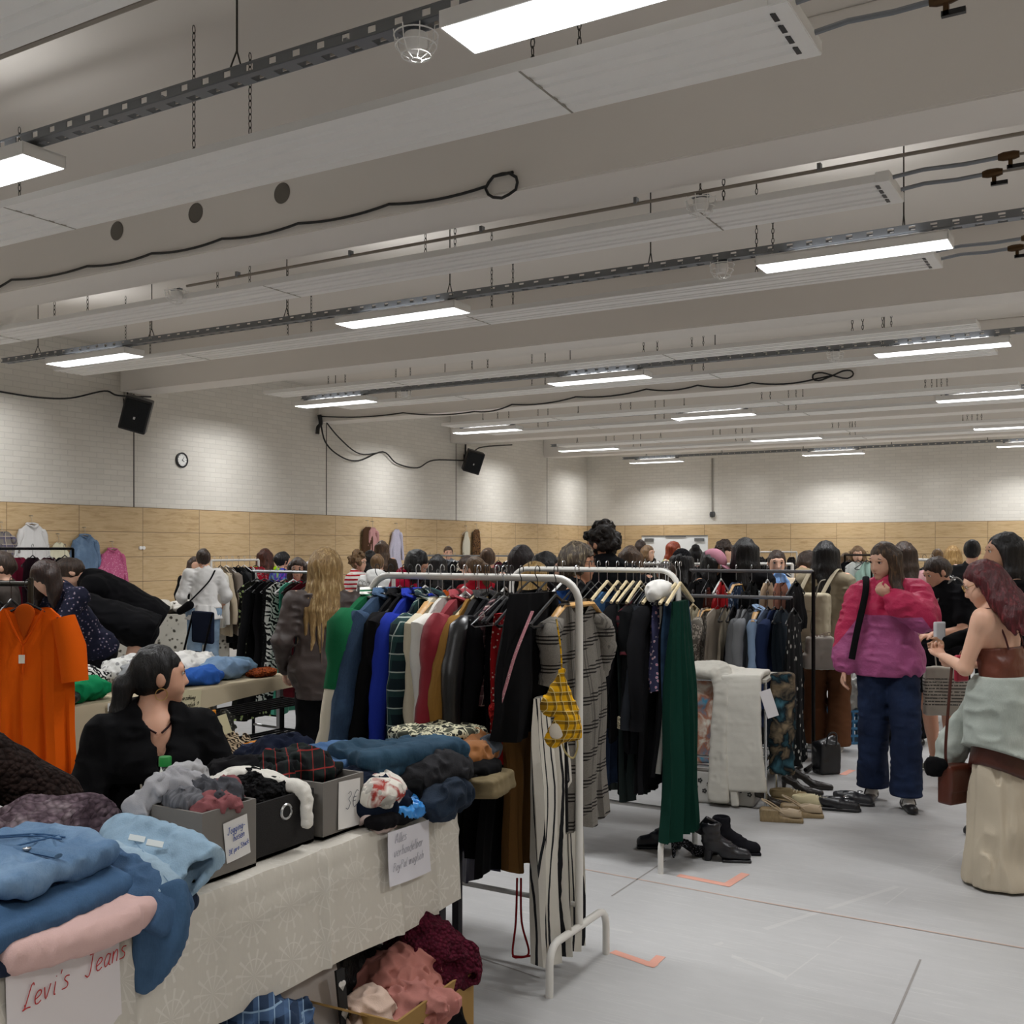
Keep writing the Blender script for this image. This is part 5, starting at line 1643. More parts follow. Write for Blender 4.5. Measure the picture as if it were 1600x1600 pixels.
# --- grey double rail
GR = M('77777a', 'paint')
rail_rack(-2.95, 7.75, -2.0, 7.75, 1.43, 'grey double clothes rail behind the white trousers, taller bar', GR, mc=M('2c2a2a', 'metal', rough=.5))
rail_rack(-2.95, 7.42, -2.06, 7.42, 1.25, 'lower grey clothes rail behind the white trousers', GR, mc=M('2c2a2a', 'metal', rough=.5))
rp3 = lambda x: V3((x, 7.42, 1.263))
items = [
 (-2.93, 'grey top on a wooden hanger', 'top', 'shirt', M('8a857c', 'plain'), 'wood', dict(L=.7, wm=1.1)),
 (-2.80, 'cream pleated blouse', 'blouse', 'tank', M('c8c0a6', 'rib', 'b0a88e', sc=3), 'pale', dict(L=.72, wm=1.2)),
 (-2.70, 'grey brown snake print blouse', 'blouse', 'shirt', M('6a645c', 'leopard', 'aaa296', sc=.7, col3='4a443e'), 'wood', dict(L=.7, wm=1.1, sleeve='short')),
 (-2.61, 'taupe satin blouse with a wide neck', 'blouse', 'shirt', M('948a7e', 'satin', 'b0a698'), 'wire', dict(L=.7, drop=.09)),
 (-2.55, 'sand coloured thin blouse', 'blouse', 'tank', M('a89e8c', 'plain'), 'black', dict(L=.7)),
 (-2.49, 'black vest between sand and grey blouses', 'vest', 'tank', BK(1), 'black', dict(L=.72)),
 (-2.43, 'dark grey shirt with soft sleeves', 'shirt', 'shirt', M('66686a', 'plain'), 'black', dict(L=.75, sleeve='long')),
 (-2.37, 'mid grey shirt with soft sleeves', 'shirt', 'shirt', M('7c7f82', 'plain'), 'black', dict(L=.75, sleeve='long')),
 (-2.30, 'pale blue shirt on a wooden hanger', 'shirt', 'shirt', M('8ea6c4', 'plain'), 'wood', dict(L=.78, sleeve='long', collar=True)),
 (-2.24, 'grey blue thin shirt', 'shirt', 'shirt', M('5c6a82', 'plain'), 'black', dict(L=.75)),
 (-2.19, 'navy blue shirt', 'shirt', 'shirt', M('1f2c4c', 'plain'), 'black', dict(L=.8, sleeve='long')),
 (-2.14, 'dark slate dress', 'dress', 'dress', M('2a333c', 'plain'), 'black', dict(L=.95)),
 (-2.02, 'black dress with large white leaf shapes', 'dress', 'dress', M('101214', 'leopard', '101214', sc=.42, col3='c0c2bc'), 'black', dict(L=1.08, wm=1.0, dy=-.12)),
]
fill('lower grey rail', 'ccc', rp3, items, R90)
rp3b = lambda x: V3((x, 7.75, 1.443))
items = [
 (-2.9, 'black jacket over the grey top', 'jacket', 'jacket', BK(0), 'wire', dict(L=.6, sleeve='long')),
 (-2.8, 'patterned rust and black scarf', 'scarf', 'scarf', M('5a2c24', 'floral', '2a1a18', col3='9a6a58'), 'wire', dict(L=.45)),
 (-2.7, 'bright red top', 'top', 'tank', M('a8141c', 'satin', 'd02a2a'), 'white', dict(L=.4)),
 (-2.58, 'navy and pale blue blouse', 'blouse', 'shirt', M('24344e', 'floral', '7a96ba', col3='c8d2dc'), 'wood', dict(L=.5)),
 (-2.46, 'black shirt with a steel hanger', 'shirt', 'shirt', BK(2), 'wire', dict(L=.7, sleeve='long')),
 (-2.34, 'beige blouse with flounce', 'blouse', 'shirt', M('b09a80', 'plain'), 'white', dict(L=.5)),
 (-2.24, 'rose brown blouse', 'blouse', 'shirt', M('8a5c4c', 'plain'), 'wire', dict(L=.5)),
 (-2.13, 'black vest on a broad black hanger', 'vest', 'tank', BK(3), 'black', dict(L=.35)),
]
fill('taller grey rail', 'dddd', rp3b, items, R90)

# --- racks farther off
WR, SR = WPAINT, M('a8aaac', 'metal', rough=.35)
def far_rack(a, b, z, rk, gname, label, m, items, mc=None, parts=False, face=0.0):
    rail_rack(a.x, a.y, b.x, b.y, z, label, m, mc=mc)
    ang = math.atan2(b.y - a.y, b.x - a.x)
    n = len(items)
    its = []
    for i, (desc, cat, kind, mm, kw) in enumerate(items):
        its.append(((i + .5) / n, desc, cat, kind, mm, ['wire', 'black', 'white'][i % 3] if m is WR or i % 2 else 'black', dict(kw)))
    fill(rk, gname, lambda t: V3((a.x + (b.x - a.x) * t, a.y + (b.y - a.y) * t, z + .013)), its, ang + R90 + face, parts=parts)
far_rack(wp(330, 12.4, 0), wp(404, 13.0, 0), 1.46, 'white rack near the wood panelling', 'e', 'white clothes rack near the wood panelled side wall', WR, [
 ('white knitted top', 'top', 'shirt', M('d8d5cc', 'plain'), dict(sleeve='long')), ('beige blouse', 'blouse', 'shirt', M('b8aa92', 'plain'), dict(L=.8, sleeve='long')),
 ('taupe jacket', 'jacket', 'jacket', M('7a7066', 'plain'), dict(L=.8, sleeve='long')), ('black long jacket', 'jacket', 'jacket', BK(0), dict(L=.9, sleeve='long')),
 ('charcoal jacket', 'jacket', 'jacket', M('2a2a2c', 'plain'), dict(L=.85, sleeve='long')), ('black dress', 'dress', 'dress', BK(1), dict(L=1.0)),
 ('white strap dress', 'dress', 'slip', M('e0ddd4', 'plain'), dict(L=.8)), ('red and black flowered blouse', 'blouse', 'shirt', M('b01a30', 'floral', '1a1416', col3='e8a0a8'), dict(L=.5))])
far_rack(wp(396, 8.9, 0), wp(500, 8.4, 0), 1.41, 'silver rail behind the fair haired woman', 'f', 'silver clothes rail between the patterned dresses and the fair haired woman', SR, [
 ('yellow green and black flowered dress', 'dress', 'dress', M('1a1c16', 'floral', 'a8c860', col3='e0e8c0'), dict(L=1.15)), ('black long dress', 'dress', 'dress', BK(0), dict(L=1.0, sleeve='long')),
 ('black lace dress', 'dress', 'dress', BK(3), dict(L=1.0)), ('black dotted dress', 'dress', 'dress', M('121214', 'dots', '4a4a4c', sc=2), dict(L=1.0)),
 ('black and white zebra dress', 'dress', 'dress', M('101012', 'zebra', 'd8d6d0', sc=1.1), dict(L=.95, wm=1.2)), ('teal green long dress', 'dress', 'dress', M('3c9a80', 'satin', '5ab498'), dict(L=1.05, wm=.9)),
 ('dark brown velvet dress', 'dress', 'dress', M('2a1614', 'plain'), dict(L=.9)), ('wine red dress', 'dress', 'dress', M('4a1018', 'plain'), dict(L=.95)), ('black skirt', 'skirt', 'skirt', BK(2), dict(L=.8))], mc=M('26262a', 'metal', rough=.5))
far_rack(wp(615, 7.0, 0), wp(800, 6.6, 0), 1.42, 'white rail behind the first rack', 'g', 'white clothes rail behind the first white rack', WR, [
 ('black top', 'top', 'tank', BK(0), dict(L=.5)), ('dark plum patterned blouse', 'blouse', 'shirt', M('2a1420', 'floral', '6a3a4a', col3='a88a90'), dict(L=.6)), ('white and black striped blouse', 'blouse', 'shirt', M('d8d6d0', 'stripe', '26262a'), dict(L=.5)),
 ('purple top', 'top', 'tank', M('4a2a4c', 'plain'), dict(L=.5)), ('orange ruffled top', 'top', 'shirt', M('d85418', 'satin', 'f08030'), dict(L=.35)), ('grey top', 'top', 'shirt', M('4a4a4e', 'plain'), dict(L=.5, sleeve='long')),
 ('white and red scarf', 'scarf', 'scarf', M('d8d4cc', 'stripe', 'b01c2c', sc=.6), dict(L=.45)), ('gold flowered blouse', 'blouse', 'shirt', M('1c1814', 'floral', 'a8843c', col3='d8c080'), dict(L=.45)), ('black blouse', 'blouse', 'shirt', BK(1), dict(L=.6, sleeve='long'))])
far_rack(wp(560, 11.0, 0), wp(585, 10.2, 0), 1.22, 'low rail of jeans', 'h', 'low silver rail of jeans beside the striped shirt', SR, [
 ('blue jeans', 'jeans', 'trousers', M('27446a', 'denim', '4a6f9c'), dict(L=.9)), ('dark jeans', 'jeans', 'trousers', M('1c2c44', 'denim', '3a5478'), dict(L=.9)), ('mid blue jeans', 'jeans', 'trousers', M('2f5582', 'denim', '5a84b0'), dict(L=.9)), ('red trousers', 'trousers', 'trousers', M('9a1a1e', 'plain'), dict(L=.9))])
far_rack(wp(640, 16.5, 0), wp(800, 15.5, 0), 1.49, 'long dark rail near the side wall', 'i', 'long clothes rail of dark clothes near the side wall', SR, [
 ('black coat', 'coat', 'coat', BK(i), dict(L=.9, sleeve='long')) if 0 else (['black coat', 'white shirt', 'charcoal jacket', 'black dress', 'grey shirt', 'black jacket', 'cream blouse', 'black skirt', 'navy dress', 'pink top', 'maroon top', 'black cardigan'][i],
  ['coat', 'shirt', 'jacket', 'dress', 'shirt', 'jacket', 'blouse', 'skirt', 'dress', 'top', 'top', 'cardigan'][i], ['coat', 'shirt', 'jacket', 'dress', 'shirt', 'jacket', 'shirt', 'skirt', 'dress', 'tank', 'tank', 'shirt'][i],
  M(['121214', 'd8d6d0', '2a2a2c', '151518', '5a5a5c', '101012', 'c8bfae', '161618', '1a2238', 'd05a78', '4a1a24', '141416'][i], 'plain'), dict(L=.8, sleeve='long' if i in (0, 1, 2, 5, 11) else None)) for i in range(12)])
far_rack(wp(1000, 9.6, 0), wp(1150, 9.3, 0), 1.46, 'white rail behind the pink cap', 'j', 'white clothes rail behind the woman with the pink cap', WR, [
 (['black shirt', 'grey green jacket', 'black blazer', 'charcoal dress', 'white blouse', 'black top', 'grey top', 'dark brown jacket', 'black dress'][i], ['shirt', 'jacket', 'blazer', 'dress', 'blouse', 'top', 'top', 'jacket', 'dress'][i],
  ['shirt', 'jacket', 'jacket', 'dress', 'shirt', 'tank', 'tank', 'jacket', 'dress'][i], M(['141416', '3a3e38', '101012', '28282a', 'd8d6d0', '151517', '5a5a5c', '2a1e18', '121214'][i], 'plain'), dict(L=.8, sleeve='long' if i in (0, 1, 2, 7) else None)) for i in range(9)])
far_rack(wp(1158, 9.9, 0), wp(1238, 9.4, 0), 1.46, 'short white rail beside the pale blue cloth', 'k', 'short white rail beside the woman with pale blue cloth', WR, [
 ('white and black striped skirt', 'skirt', 'skirt', M('d8d6d0', 'stripe', '222226'), dict(L=.6)), ('black and white top', 'top', 'tank', M('141416', 'dots', 'd0d0cc'), dict(L=.5)), ('navy shirt', 'shirt', 'shirt', M('1c2840', 'plain'), dict(L=.7, sleeve='long'))])
far_rack(wp(1320, 13.2, 0), wp(1362, 12.8, 0), 1.52, 'dark stand behind the pink jacket', 'l', 'dark metal clothes stand behind the woman in the pink jacket', M('2a2420', 'metal', rough=.5), [
 ('black coat', 'coat', 'coat', BK(0), dict(L=.9, sleeve='long')), ('white blouse', 'blouse', 'shirt', M('d8d8d4', 'plain'), dict(L=.5)), ('mint green top', 'top', 'tank', M('9ab8ac', 'plain'), dict(L=.4))])
far_rack(wp(1428, 9.6, 0), wp(1462, 9.0, 0), 1.50, 'round white rail beside the boy', 'm', 'white clothes rail behind the boy in black', WR, [
 ('black jacket', 'jacket', 'jacket', BK(1), dict(L=.7, sleeve='long')), ('black and white flecked blouse', 'blouse', 'shirt', M('161618', 'dots', 'c8c8c4', sc=1.8), dict(L=.7)), ('grey patterned top', 'top', 'shirt', M('3a3a3c', 'floral', '9a9a9a', col3='d0d0d0'), dict(L=.7))])
far_rack(wp(1180, 18.5, 0), wp(1245, 18, 0), 1.54, 'far rail before the end wall', 'n', 'far clothes rail before the end wall', WR, [
 ('black and white shirt', 'shirt', 'shirt', M('18181a', 'dots', 'd0d0cc'), dict(L=.7)), ('dark coat', 'coat', 'coat', BK(2), dict(L=.9)), ('grey shirt', 'shirt', 'shirt', M('5a5a5c', 'plain'), dict(L=.7)), ('black dress', 'dress', 'dress', BK(3), dict(L=.9))])
# upper left: black rail with black hangers
far_rack(wp(-60, 10.3, 0), wp(114, 10.1, 0), 1.598, 'black rail by the hanging shirts', 'o', 'black clothes rail in front of the shirts on the wall', M('141416', 'metal', rough=.4), [
 ('pale plaid shirt', 'shirt', 'shirt', M('8a8478', 'plaid', '5a5a6a', col3='c8bca8'), dict(L=.6)), ('pale blue shirt', 'shirt', 'shirt', M('7f93c0', 'plain'), dict(L=.66, sleeve='short')), ('navy dress', 'dress', 'dress', M('14182a', 'plain'), dict(L=.85)),
 ('raspberry red top', 'top', 'shirt', M('8a2440', 'plain'), dict(L=.7)), ('dark plum dress', 'dress', 'dress', M('26141c', 'plain'), dict(L=.8)), ('maroon patterned dress', 'dress', 'dress', M('3a1420', 'floral', '24101a', col3='5a2430'), dict(L=.75)), ('black jacket', 'jacket', 'jacket', BK(0), dict(L=.8, sleeve='long'))])
# orange blouse on its own rail
pa, pb = wp(-150, 5.35, 0), wp(48, 5.2, 0)
rail_rack(pa.x, pa.y, pb.x, pb.y, 1.425, 'dark metal clothes rail that holds the orange tunic', M('3a3834', 'metal', rough=.4), mc=M('4a463e', 'metal', rough=.4), post_h=.03)
ang = math.atan2(pb.y - pa.y, pb.x - pa.x)
def orange():
    p = wp(43, 5.02, 1.43)
    hanger('black', p, TH + .0, 'black plastic hanger holding the orange tunic', 'hangers of the orange tunic')
    g = garment('shirt', 'tunic', 'tunic', 'bright orange linen tunic with a slit neckline hanging from a dark rail', p, TH + .0, M('e05a08', 'plain', 'f07a1c'), L=.88, th=.07, wm=1.0, sleeve='three', seed=3, drop=.05, nu=.5, amp=.017, folds=4)
    for s in (-1, 1):
        MB().tube([(s * .17, 0, -.16), (s * .215, -.01, -.3), (s * .235, -.02, -.46)], [.055, .066, .06], 12).build('sleeve', M('e05a08', 'plain', 'f07a1c'), g)
    b = MB(); b.tube([(-.09, -.035, -.12), (-.045, -.045, -.21), (0, -.05, -.29), (.045, -.045, -.21), (.09, -.035, -.12)], .006, 6); b.tube([(0, -.05, -.29), (0, -.052, -.42)], .005, 6)
    b.build('neckline', M('c84c04', 'plain'), g)
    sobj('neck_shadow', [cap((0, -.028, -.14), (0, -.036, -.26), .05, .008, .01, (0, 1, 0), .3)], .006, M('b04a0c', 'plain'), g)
    boxo('price_tag', (0.0, -.06, -.35), (.014, .0015, .02), M('e8e0d0', 'paint'), g)
orange()
for i in range(6):
    t = .25 + i * .12
    p = pa.lerp(pb, t); p.z = 1.438
    hanger('black', p, ang + R90 + .1 * (i % 3), 'empty black hanger behind the orange tunic', 'empty black hangers behind the orange tunic')
for i, (c, kd) in enumerate((('141416', 'jacket'), ('1c1a18', 'coat'), ('3a3230', 'shirt'))):
    p = pa.lerp(pb, .35 + i * .22); p.z = 1.438
    garment(kd, 'jacket', 'jacket', ['black quilted jacket', 'dark brown coat', 'grey brown patterned shirt'][i] + ' on the rail behind the orange tunic', p, ang + R90, M(c, 'plain'), L=.62, sleeve='long', seed=i, parts=False, group='dark clothes behind the orange tunic')

# --- clothes hung on the panelled wall
def wallhang(px, py, m, kind, label, cat, L, wm=1.0, hk='wire', **kw):
    p = on_x(px, py, XW + .09)
    hanger(hk, p, R90, '%s hanger of the %s' % ('thin' if hk == 'wire' else 'wooden', label), 'hangers on the panelled wall')
    MB_ = MB(); MB_.tube([(XW + .02, p.y, p.z + .02), (XW + .1, p.y, p.z + .02)], .005, 6)
    tag(MB_.build('wall_hook', GALV), 'small wall hook above the ' + ' '.join(label.split()[:5]), 'hook', 'wall hooks above the clothes')
    garment(kind, 'sleeveless_shirt' if cat == 'top' else cat.replace(' ', '_'), cat, label, p, R90, m, L=L, wm=wm, group='clothes on the panelled wall', **kw)
wallhang(50, 808, M('d6d4d2', 'plain'), 'shirt', 'white shirt with collar hung on the panelled wall', 'shirt', .72, 1.1, sleeve='long', collar=True, th=.08)
wallhang(3, 818, M('7a746e', 'plaid', '55506a', col3='c0b4a0'), 'shirt', 'grey plaid shirt hung on the panelled wall', 'shirt', .6, sleeve='short')
wallhang(133, 826, M('5f7896', 'denim', '88a2be'), 'shirt', 'faded blue denim shirt hung on the panelled wall', 'shirt', .78, 1.1, sleeve='long', collar=True, th=.08)
wallhang(92, 836, M('d8d2b8', 'plain'), 'tank', 'cream strap top hung on the panelled wall behind the black rail', 'top', .5)
wallhang(176, 848, M('c06088', 'floral', 'd88aa8', sc=1.4, col3='e0a8bc'), 'shirt', 'pink patterned blouse hung on the panelled wall', 'blouse', .68, 1.05, sleeve='long', collar=True, th=.08)
wallhang(575, 815, M('4a3424', 'plain'), 'coat', 'brown coat hung on the panelled wall', 'coat', .85, .8)
wallhang(583, 816, M('b88a88', 'plain'), 'shirt', 'dusty pink shirt hung next to the brown coat', 'shirt', .75, .7, sleeve='long')
wallhang(620, 819, M('b8b4c4', 'floral', '8a88a8', sc=1.4, col3='d8d4dc'), 'dress', 'pale lilac patterned dress hung on the panelled wall', 'dress', .95, .85, sleeve='long')
wallhang(729, 823, M('d4cebc', 'plain'), 'tank', 'long cream top hung on the panelled wall', 'top', .85, .8)
wallhang(745, 820, M('6a4c30', 'leopard', '2a1c14', sc=.6, col3='3a2a1c'), 'coat', 'brown leopard coat hung on the panelled wall', 'coat', .9, .75)
for px, py in ((219, 856), (224, 856)):
    p = on_x(px, py, XW + .03)
    tag(MB().lathe([(0, -.02), (.03, -.02), (.03, .02), (0, .02)], 10, p, Matrix.Rotation(R90, 3, 'Y')).build('panel_knob', WHITE), 'small pale knob on the wood panelling', 'knob', 'pale knobs on the wood panelling')
# ------------------------------------------------------------------ the near table
def m_star(base, star):
    t = NT('star_damask')
    c = t.n('ShaderNodeTexCoord')
    s = t.sep(c.outputs['Object'])
    drop = t.math('ADD', s[1], t.math('MULTIPLY', s[0], 0.0))
    u = t.math('MULTIPLY', drop, 7.2)
    v = t.math('MULTIPLY', t.math('ADD', s[2], s[0]), 7.2)
    fu = t.math('SUBTRACT', t.math('FRACT', u), 0.5)
    fv = t.math('SUBTRACT', t.math('FRACT', v), 0.5)
    ang = t.math('ARCTAN2', fv, fu)
    rad = t.math('SQRT', t.math('ADD', t.math('MULTIPLY', fu, fu), t.math('MULTIPLY', fv, fv)))
    ray = t.math('GREATER_THAN', t.math('ABSOLUTE', t.math('SINE', t.math('MULTIPLY', ang, 6))), 0.93)
    ins = t.math('LESS_THAN', rad, 0.47)
    ring = t.math('LESS_THAN', t.math('ABSOLUTE', t.math('SUBTRACT', rad, 0.3)), 0.012)
    k = t.math('MULTIPLY', t.math('MAXIMUM', ray, ring), ins)
    n = t.noise(c.outputs['Object'], 5, 4)
    w = t.noise(t.coord((1, 1, .1)), 300, 2)
    cc = t.mix(t.math('MULTIPLY', w, 0.25), hexc(base), hexc('b5aea2'))
    cc = t.mix(t.math('MULTIPLY', k, t.math('MULTIPLY', n, 0.6)), cc, hexc(star))
    m = t.fin(cc, 0.5, spec=0.35)
    t.l(t.mix(k, (.55,) * 3 + (1,), (.3,) * 3 + (1,)), t.b.inputs['Roughness'])
    t.bump(t.math('ADD', t.math('MULTIPLY', n, 1.2), t.math('MULTIPLY', k, .2)), 0.25, 0.02)
    return m
TX0, TX1, TY0, TY1, TZ = -2.72, -1.97, 0.7, 2.98, 0.745
DARKT = M('38363a', 'metal', rough=.5)
r = empty('folding_table', ((TX0 + TX1) / 2, (TY0 + TY1) / 2, 0), 0, 'long folding table in front with a pale cloth', 'table')
boxo('tabletop', (0, 0, TZ - .015), ((TX1 - TX0) / 2 - .01, (TY1 - TY0) / 2 - .01, .014), M('8a8886', 'plastic'), r)
for sx in (-1, 1):
    for sy in (-1, 1):
        boxo('leg', (sx * .335, sy * 1.1, .36), (.017, .017, .36), DARKT, r)
    boxo('side_rail', (sx * .335, 0, TZ - .05), (.012, 1.1, .018), DARKT, r)
# the cloth: over the top and down the front, with ironed creases
def cloth(x0, x1, y0, y1, z, drop, back, label, m, creases=(), wav=.006, dropf=None, seed=0, name='tablecloth', ends=0.0):
    mb = MB()
    ny = int((y1 - y0) / .02)
    S_ = [('b', -back * (1 - k / 4)) for k in range(4)] + [('t', k / 10) for k in range(11)] + [('f', (k + 1) / 14) for k in range(14)]
    for j in range(ny + 1):
        y = y0 + (y1 - y0) * j / ny
        dr = dropf(y) if dropf else drop
        cr = sum(math.exp(-((y - c) / .008) ** 2) for c in creases)
        for (a, t) in S_:
            wz = .0015 * math.sin(31 * y + seed)
            if a == 'b': p = (x0 - .002 - .004 * abs(math.sin(6 * y)), y, z + t)
            elif a == 't': p = (x0 + (x1 - x0) * t, y, z + .003 + wz + .004 * cr)
            else:
                q = wav * t * (math.sin(5.3 * y + seed) + .7 * math.sin(11.7 * y + 2 + seed)) + .013 * cr
                hc_ = .009 * math.exp(-((t * dr - .1) / .01) ** 2) if creases else 0
                p = (x1 + .006 + q + hc_ + .02 * t, y + .004 * t * math.sin(9 * y), z - dr * t)
            mb.v.append(p)
    n = len(S_)
    for j in range(ny):
        for i in range(n - 1):
            mb.f.append((j * n + i, j * n + i + 1, (j + 1) * n + i + 1, (j + 1) * n + i))
    k = len(mb.v)
    mb.v += [(p[0] - (.003 if i % n >= 15 else 0), p[1], p[2] - (.0025 if i % n < 15 else 0)) for i, p in enumerate(mb.v[:k])]
    mb.f += [tuple(q + k for q in f[::-1]) for f in list(mb.f)]
    o = mb.build(name, m)
    return tag(o, label, 'tablecloth')
cloth(TX0, TX1, TY0, TY1, TZ, .325, .1, 'pale silvery tablecloth with woven starbursts on the near table', m_star('d0cbc0', 'ece8e0'), creases=(1.62, 1.93, 2.30, 2.62, 2.82), wav=.01)
# boxes on it
def storage_box(x0, x1, y0, y1, z0, hgt, m, label, t=.004, handle=False):
    r = empty('storage_box', ((x0 + x1) / 2, (y0 + y1) / 2, z0), 0, label, 'storage box')
    a, b = (x1 - x0) / 2, (y1 - y0) / 2
    mb = MB()
    mb.box((0, 0, t), (a, b, t))
    for s in (-1, 1):
        mb.box((s * (a - t), 0, hgt / 2), (t, b, hgt / 2)); mb.box((0, s * (b - t), hgt / 2), (a - 2 * t, t, hgt / 2))
    mb.build('walls', m, r, smooth=False)
    if handle:
        b_ = MB(); b_.tube([(a + .002, .02 * math.cos(q), hgt * .72 + .02 * math.sin(q)) for q in np.linspace(0, 6.28, 17)[:-1]], .004, 6, loop=True)
        b_.build('handle_ring', M('c8c8c8', 'metal'), r)
        MB().lathe([(0, 0), (.018, 0), (.018, .002), (0, .002)], 14, (a + .001, 0, hgt * .72), Matrix.Rotation(R90, 3, 'Y')).build('handle_hole', M('0c0c0c', 'flat'), r)
    return r
GB = M('7f7b76', 'board')
storage_box(-2.31, -2.02, 1.9, 2.09, TZ + .006, .18, GB, 'grey cardboard storage box of grey sweatpants with a price note')
storage_box(-2.33, -2.045, 2.115, 2.35, TZ + .006, .155, M('2e2d2d', 'plain'), 'black fabric storage box with a metal ring handle', handle=True)
storage_box(-2.34, -2.03, 2.372, 2.56, TZ + .006, .165, GB, 'grey cardboard storage box next to the black box')
INKB, INKG, INKR = M('2a4a9a', 'flat'), M('9a98a0', 'flat'), M('c02a2a', 'flat')
paper_sign('square note reading Joggen trousers price, taped to the grey box', (-2.016, 2.01, TZ + .15), R90, .085, .105, [('Jogging-', -.034, -.033, .0125, .05), ('hosen', -.016, -.055, .0125, .05), ('3E pro Stuck', -.037, -.085, .0092, .12)], INKB, tilt=0, roll=math.radians(-6), curl=.004, r=.0009)
paper_sign('white note with a large 3 euro price on the end box', (-2.026, 2.49, TZ + .16), R90, .1, .14, [('3E', -.02, -.085, .036, .05)], M('4a4a52', 'flat'), roll=math.radians(3), curl=.006, r=.001)
paper_sign('white sheet with faint pencil writing hung on the tablecloth', (-1.93, 2.66, TZ - .005), R90, .215, .16, [('Alles', -.075, -.038, .02, .03), ('verhandelbar', -.085, -.078, .02, .05), ('PayPal moglich', -.095, -.118, .018, .06)], INKG, col='dedce2', roll=math.radians(2), curl=.018, r=.0009)
paper_sign('large white sheet with red handwriting for jeans at the near end', (-1.95, 1.452, TZ + .0), R90, .275, .215, [("Levi's  Jeans", -.105, -.085, .032, .09)], INKR, col='e8e2e2', roll=math.radians(-1), curl=.012, r=.0013)
# what the boxes hold
b1 = V3((-2.165, 1.998, TZ + .14))
crumple('sweatpants', 'trousers', 'light grey sweatpants heaped at the back of the grey box', b1 + V3((-.06, .0, .02)), (.07, .07, .05), M('9c9ca0', 'plain'), seed=2, amp=.016, h=.006, freq=20)
crumple('sweatpants', 'trousers', 'dark grey sweatpants heaped in the grey box', b1 + V3((.03, .025, .02)), (.085, .06, .045), M('4a4b50', 'plain'), seed=5, amp=.018, h=.006, freq=22)
crumple('sweatpants', 'trousers', 'mid grey ribbed sweatpants at the front left of the grey box', b1 + V3((.02, -.035, .02)), (.075, .042, .035), M('6c6d72', 'rib', '5c5d62', sc=5), seed=8, amp=.014, h=.006, freq=22)
crumple('sweatpants', 'trousers', 'dusty rose sweatpants bulging over the front edge of the grey box', b1 + V3((.095, -.01, .02)), (.042, .06, .028), M('8a5457', 'plain'), seed=11, amp=.012, h=.005, freq=26)
crumple('sweatpants', 'trousers', 'dusty rose sleeve at the far corner of the grey box', b1 + V3((.04, .085, .015)), (.05, .03, .04), M('8a5457', 'plain'), seed=13, amp=.012, h=.005, freq=26)
flat_tube('sweatshirt', 'sweatshirt', 'light grey sweatshirt sleeve draped over the side of the grey box', [b1 + V3((-.03, .02, .085)), b1 + V3((-.06, -.05, .09)), b1 + V3((-.07, -.105, .05)), b1 + V3((-.04, -.15, -.045))], [.04, .036, .032, .024], .02, M('a2a2a6', 'plain'), h=.006, amp=.007, up=[V3((.3, -.2, 1)), V3((.3, -.5, 1)), V3((.4, -1, .6)), V3((.4, -1, .4))], freq=24)
flat_tube('sweatshirt', 'sweatshirt', 'pale grey hood loop standing up from the grey box', [b1 + V3((-.1, .03, .05)), b1 + V3((-.1, .05, .085)), b1 + V3((-.09, .09, .095)), b1 + V3((-.08, .1, .05))], [.03, .03, .028, .03], .014, M('acacae', 'plain'), h=.006, amp=.006, up=[V3((1, -1, .3))] * 4, freq=24)
b2 = V3((-2.19, 2.235, TZ + .12))
crumple('lace_blouse', 'top', 'black lace top bunched in the black box', b2, (.11, .1, .05), M('131314', 'knit', '1c1c1e', col3='2a2a2c'), seed=3, amp=.016, h=.006, freq=26)
flat_strip('shirt', 'shirt', 'white cloth lying over the rim of the black box', [b2 + V3((-.1, -.05, .06)), b2 + V3((-.02, .0, .085)), b2 + V3((.07, .045, .065)), b2 + V3((.155, .06, .04)), b2 + V3((.172, .055, -.035))], [.045, .045, .03, .022, .012], .014, M('dcd8ce', 'plain'), h=.005, amp=.005, up=[V3((0, 0, 1)), V3((0, 0, 1)), V3((.4, 0, 1)), V3((1, 0, .6)), V3((1, 0, .2))], freq=24)
b3 = V3((-2.185, 2.466, TZ + .13))
crumple('flannel_shirt', 'shirt', 'black and red checked flannel shirt spilling from the end box', b3 + V3((-.02, -.02, 0)), (.13, .12, .06), M('121416', 'plaid', '16201e', sc=2.2, col3='8a2a26'), seed=6, amp=.02, h=.007, freq=16)
crumple('knit_blouse', 'top', 'black knitted top behind the flannel shirt', b3 + V3((-.13, -.14, .0)), (.1, .11, .05), BK(1), seed=9, amp=.016, h=.007)
# bottle
r = empty('water_bottle', wp(258, 2.98, TZ + .004), 0, 'clear plastic bottle with a green cap behind the grey box', 'bottle')
def m_glassy():
    t = NT('clear_plastic')
    t.b.inputs['Transmission Weight'].default_value = .9
    t.b.inputs['IOR'].default_value = 1.2
    return t.fin((.85, .9, .9, 1), .08)
MB().lathe([(0, 0), (.032, 0), (.034, .01), (.034, .16), (.03, .19), (.016, .222), (.0135, .228), (.0135, .24), (0, .24)], 20).build('bottle_body', m_glassy(), r)
MB().lathe([(0, .238), (.0175, .238), (.0175, .262), (.016, .264), (0, .264)], 20).build('bottle_cap', M('1f8a3c', 'plastic'), r)
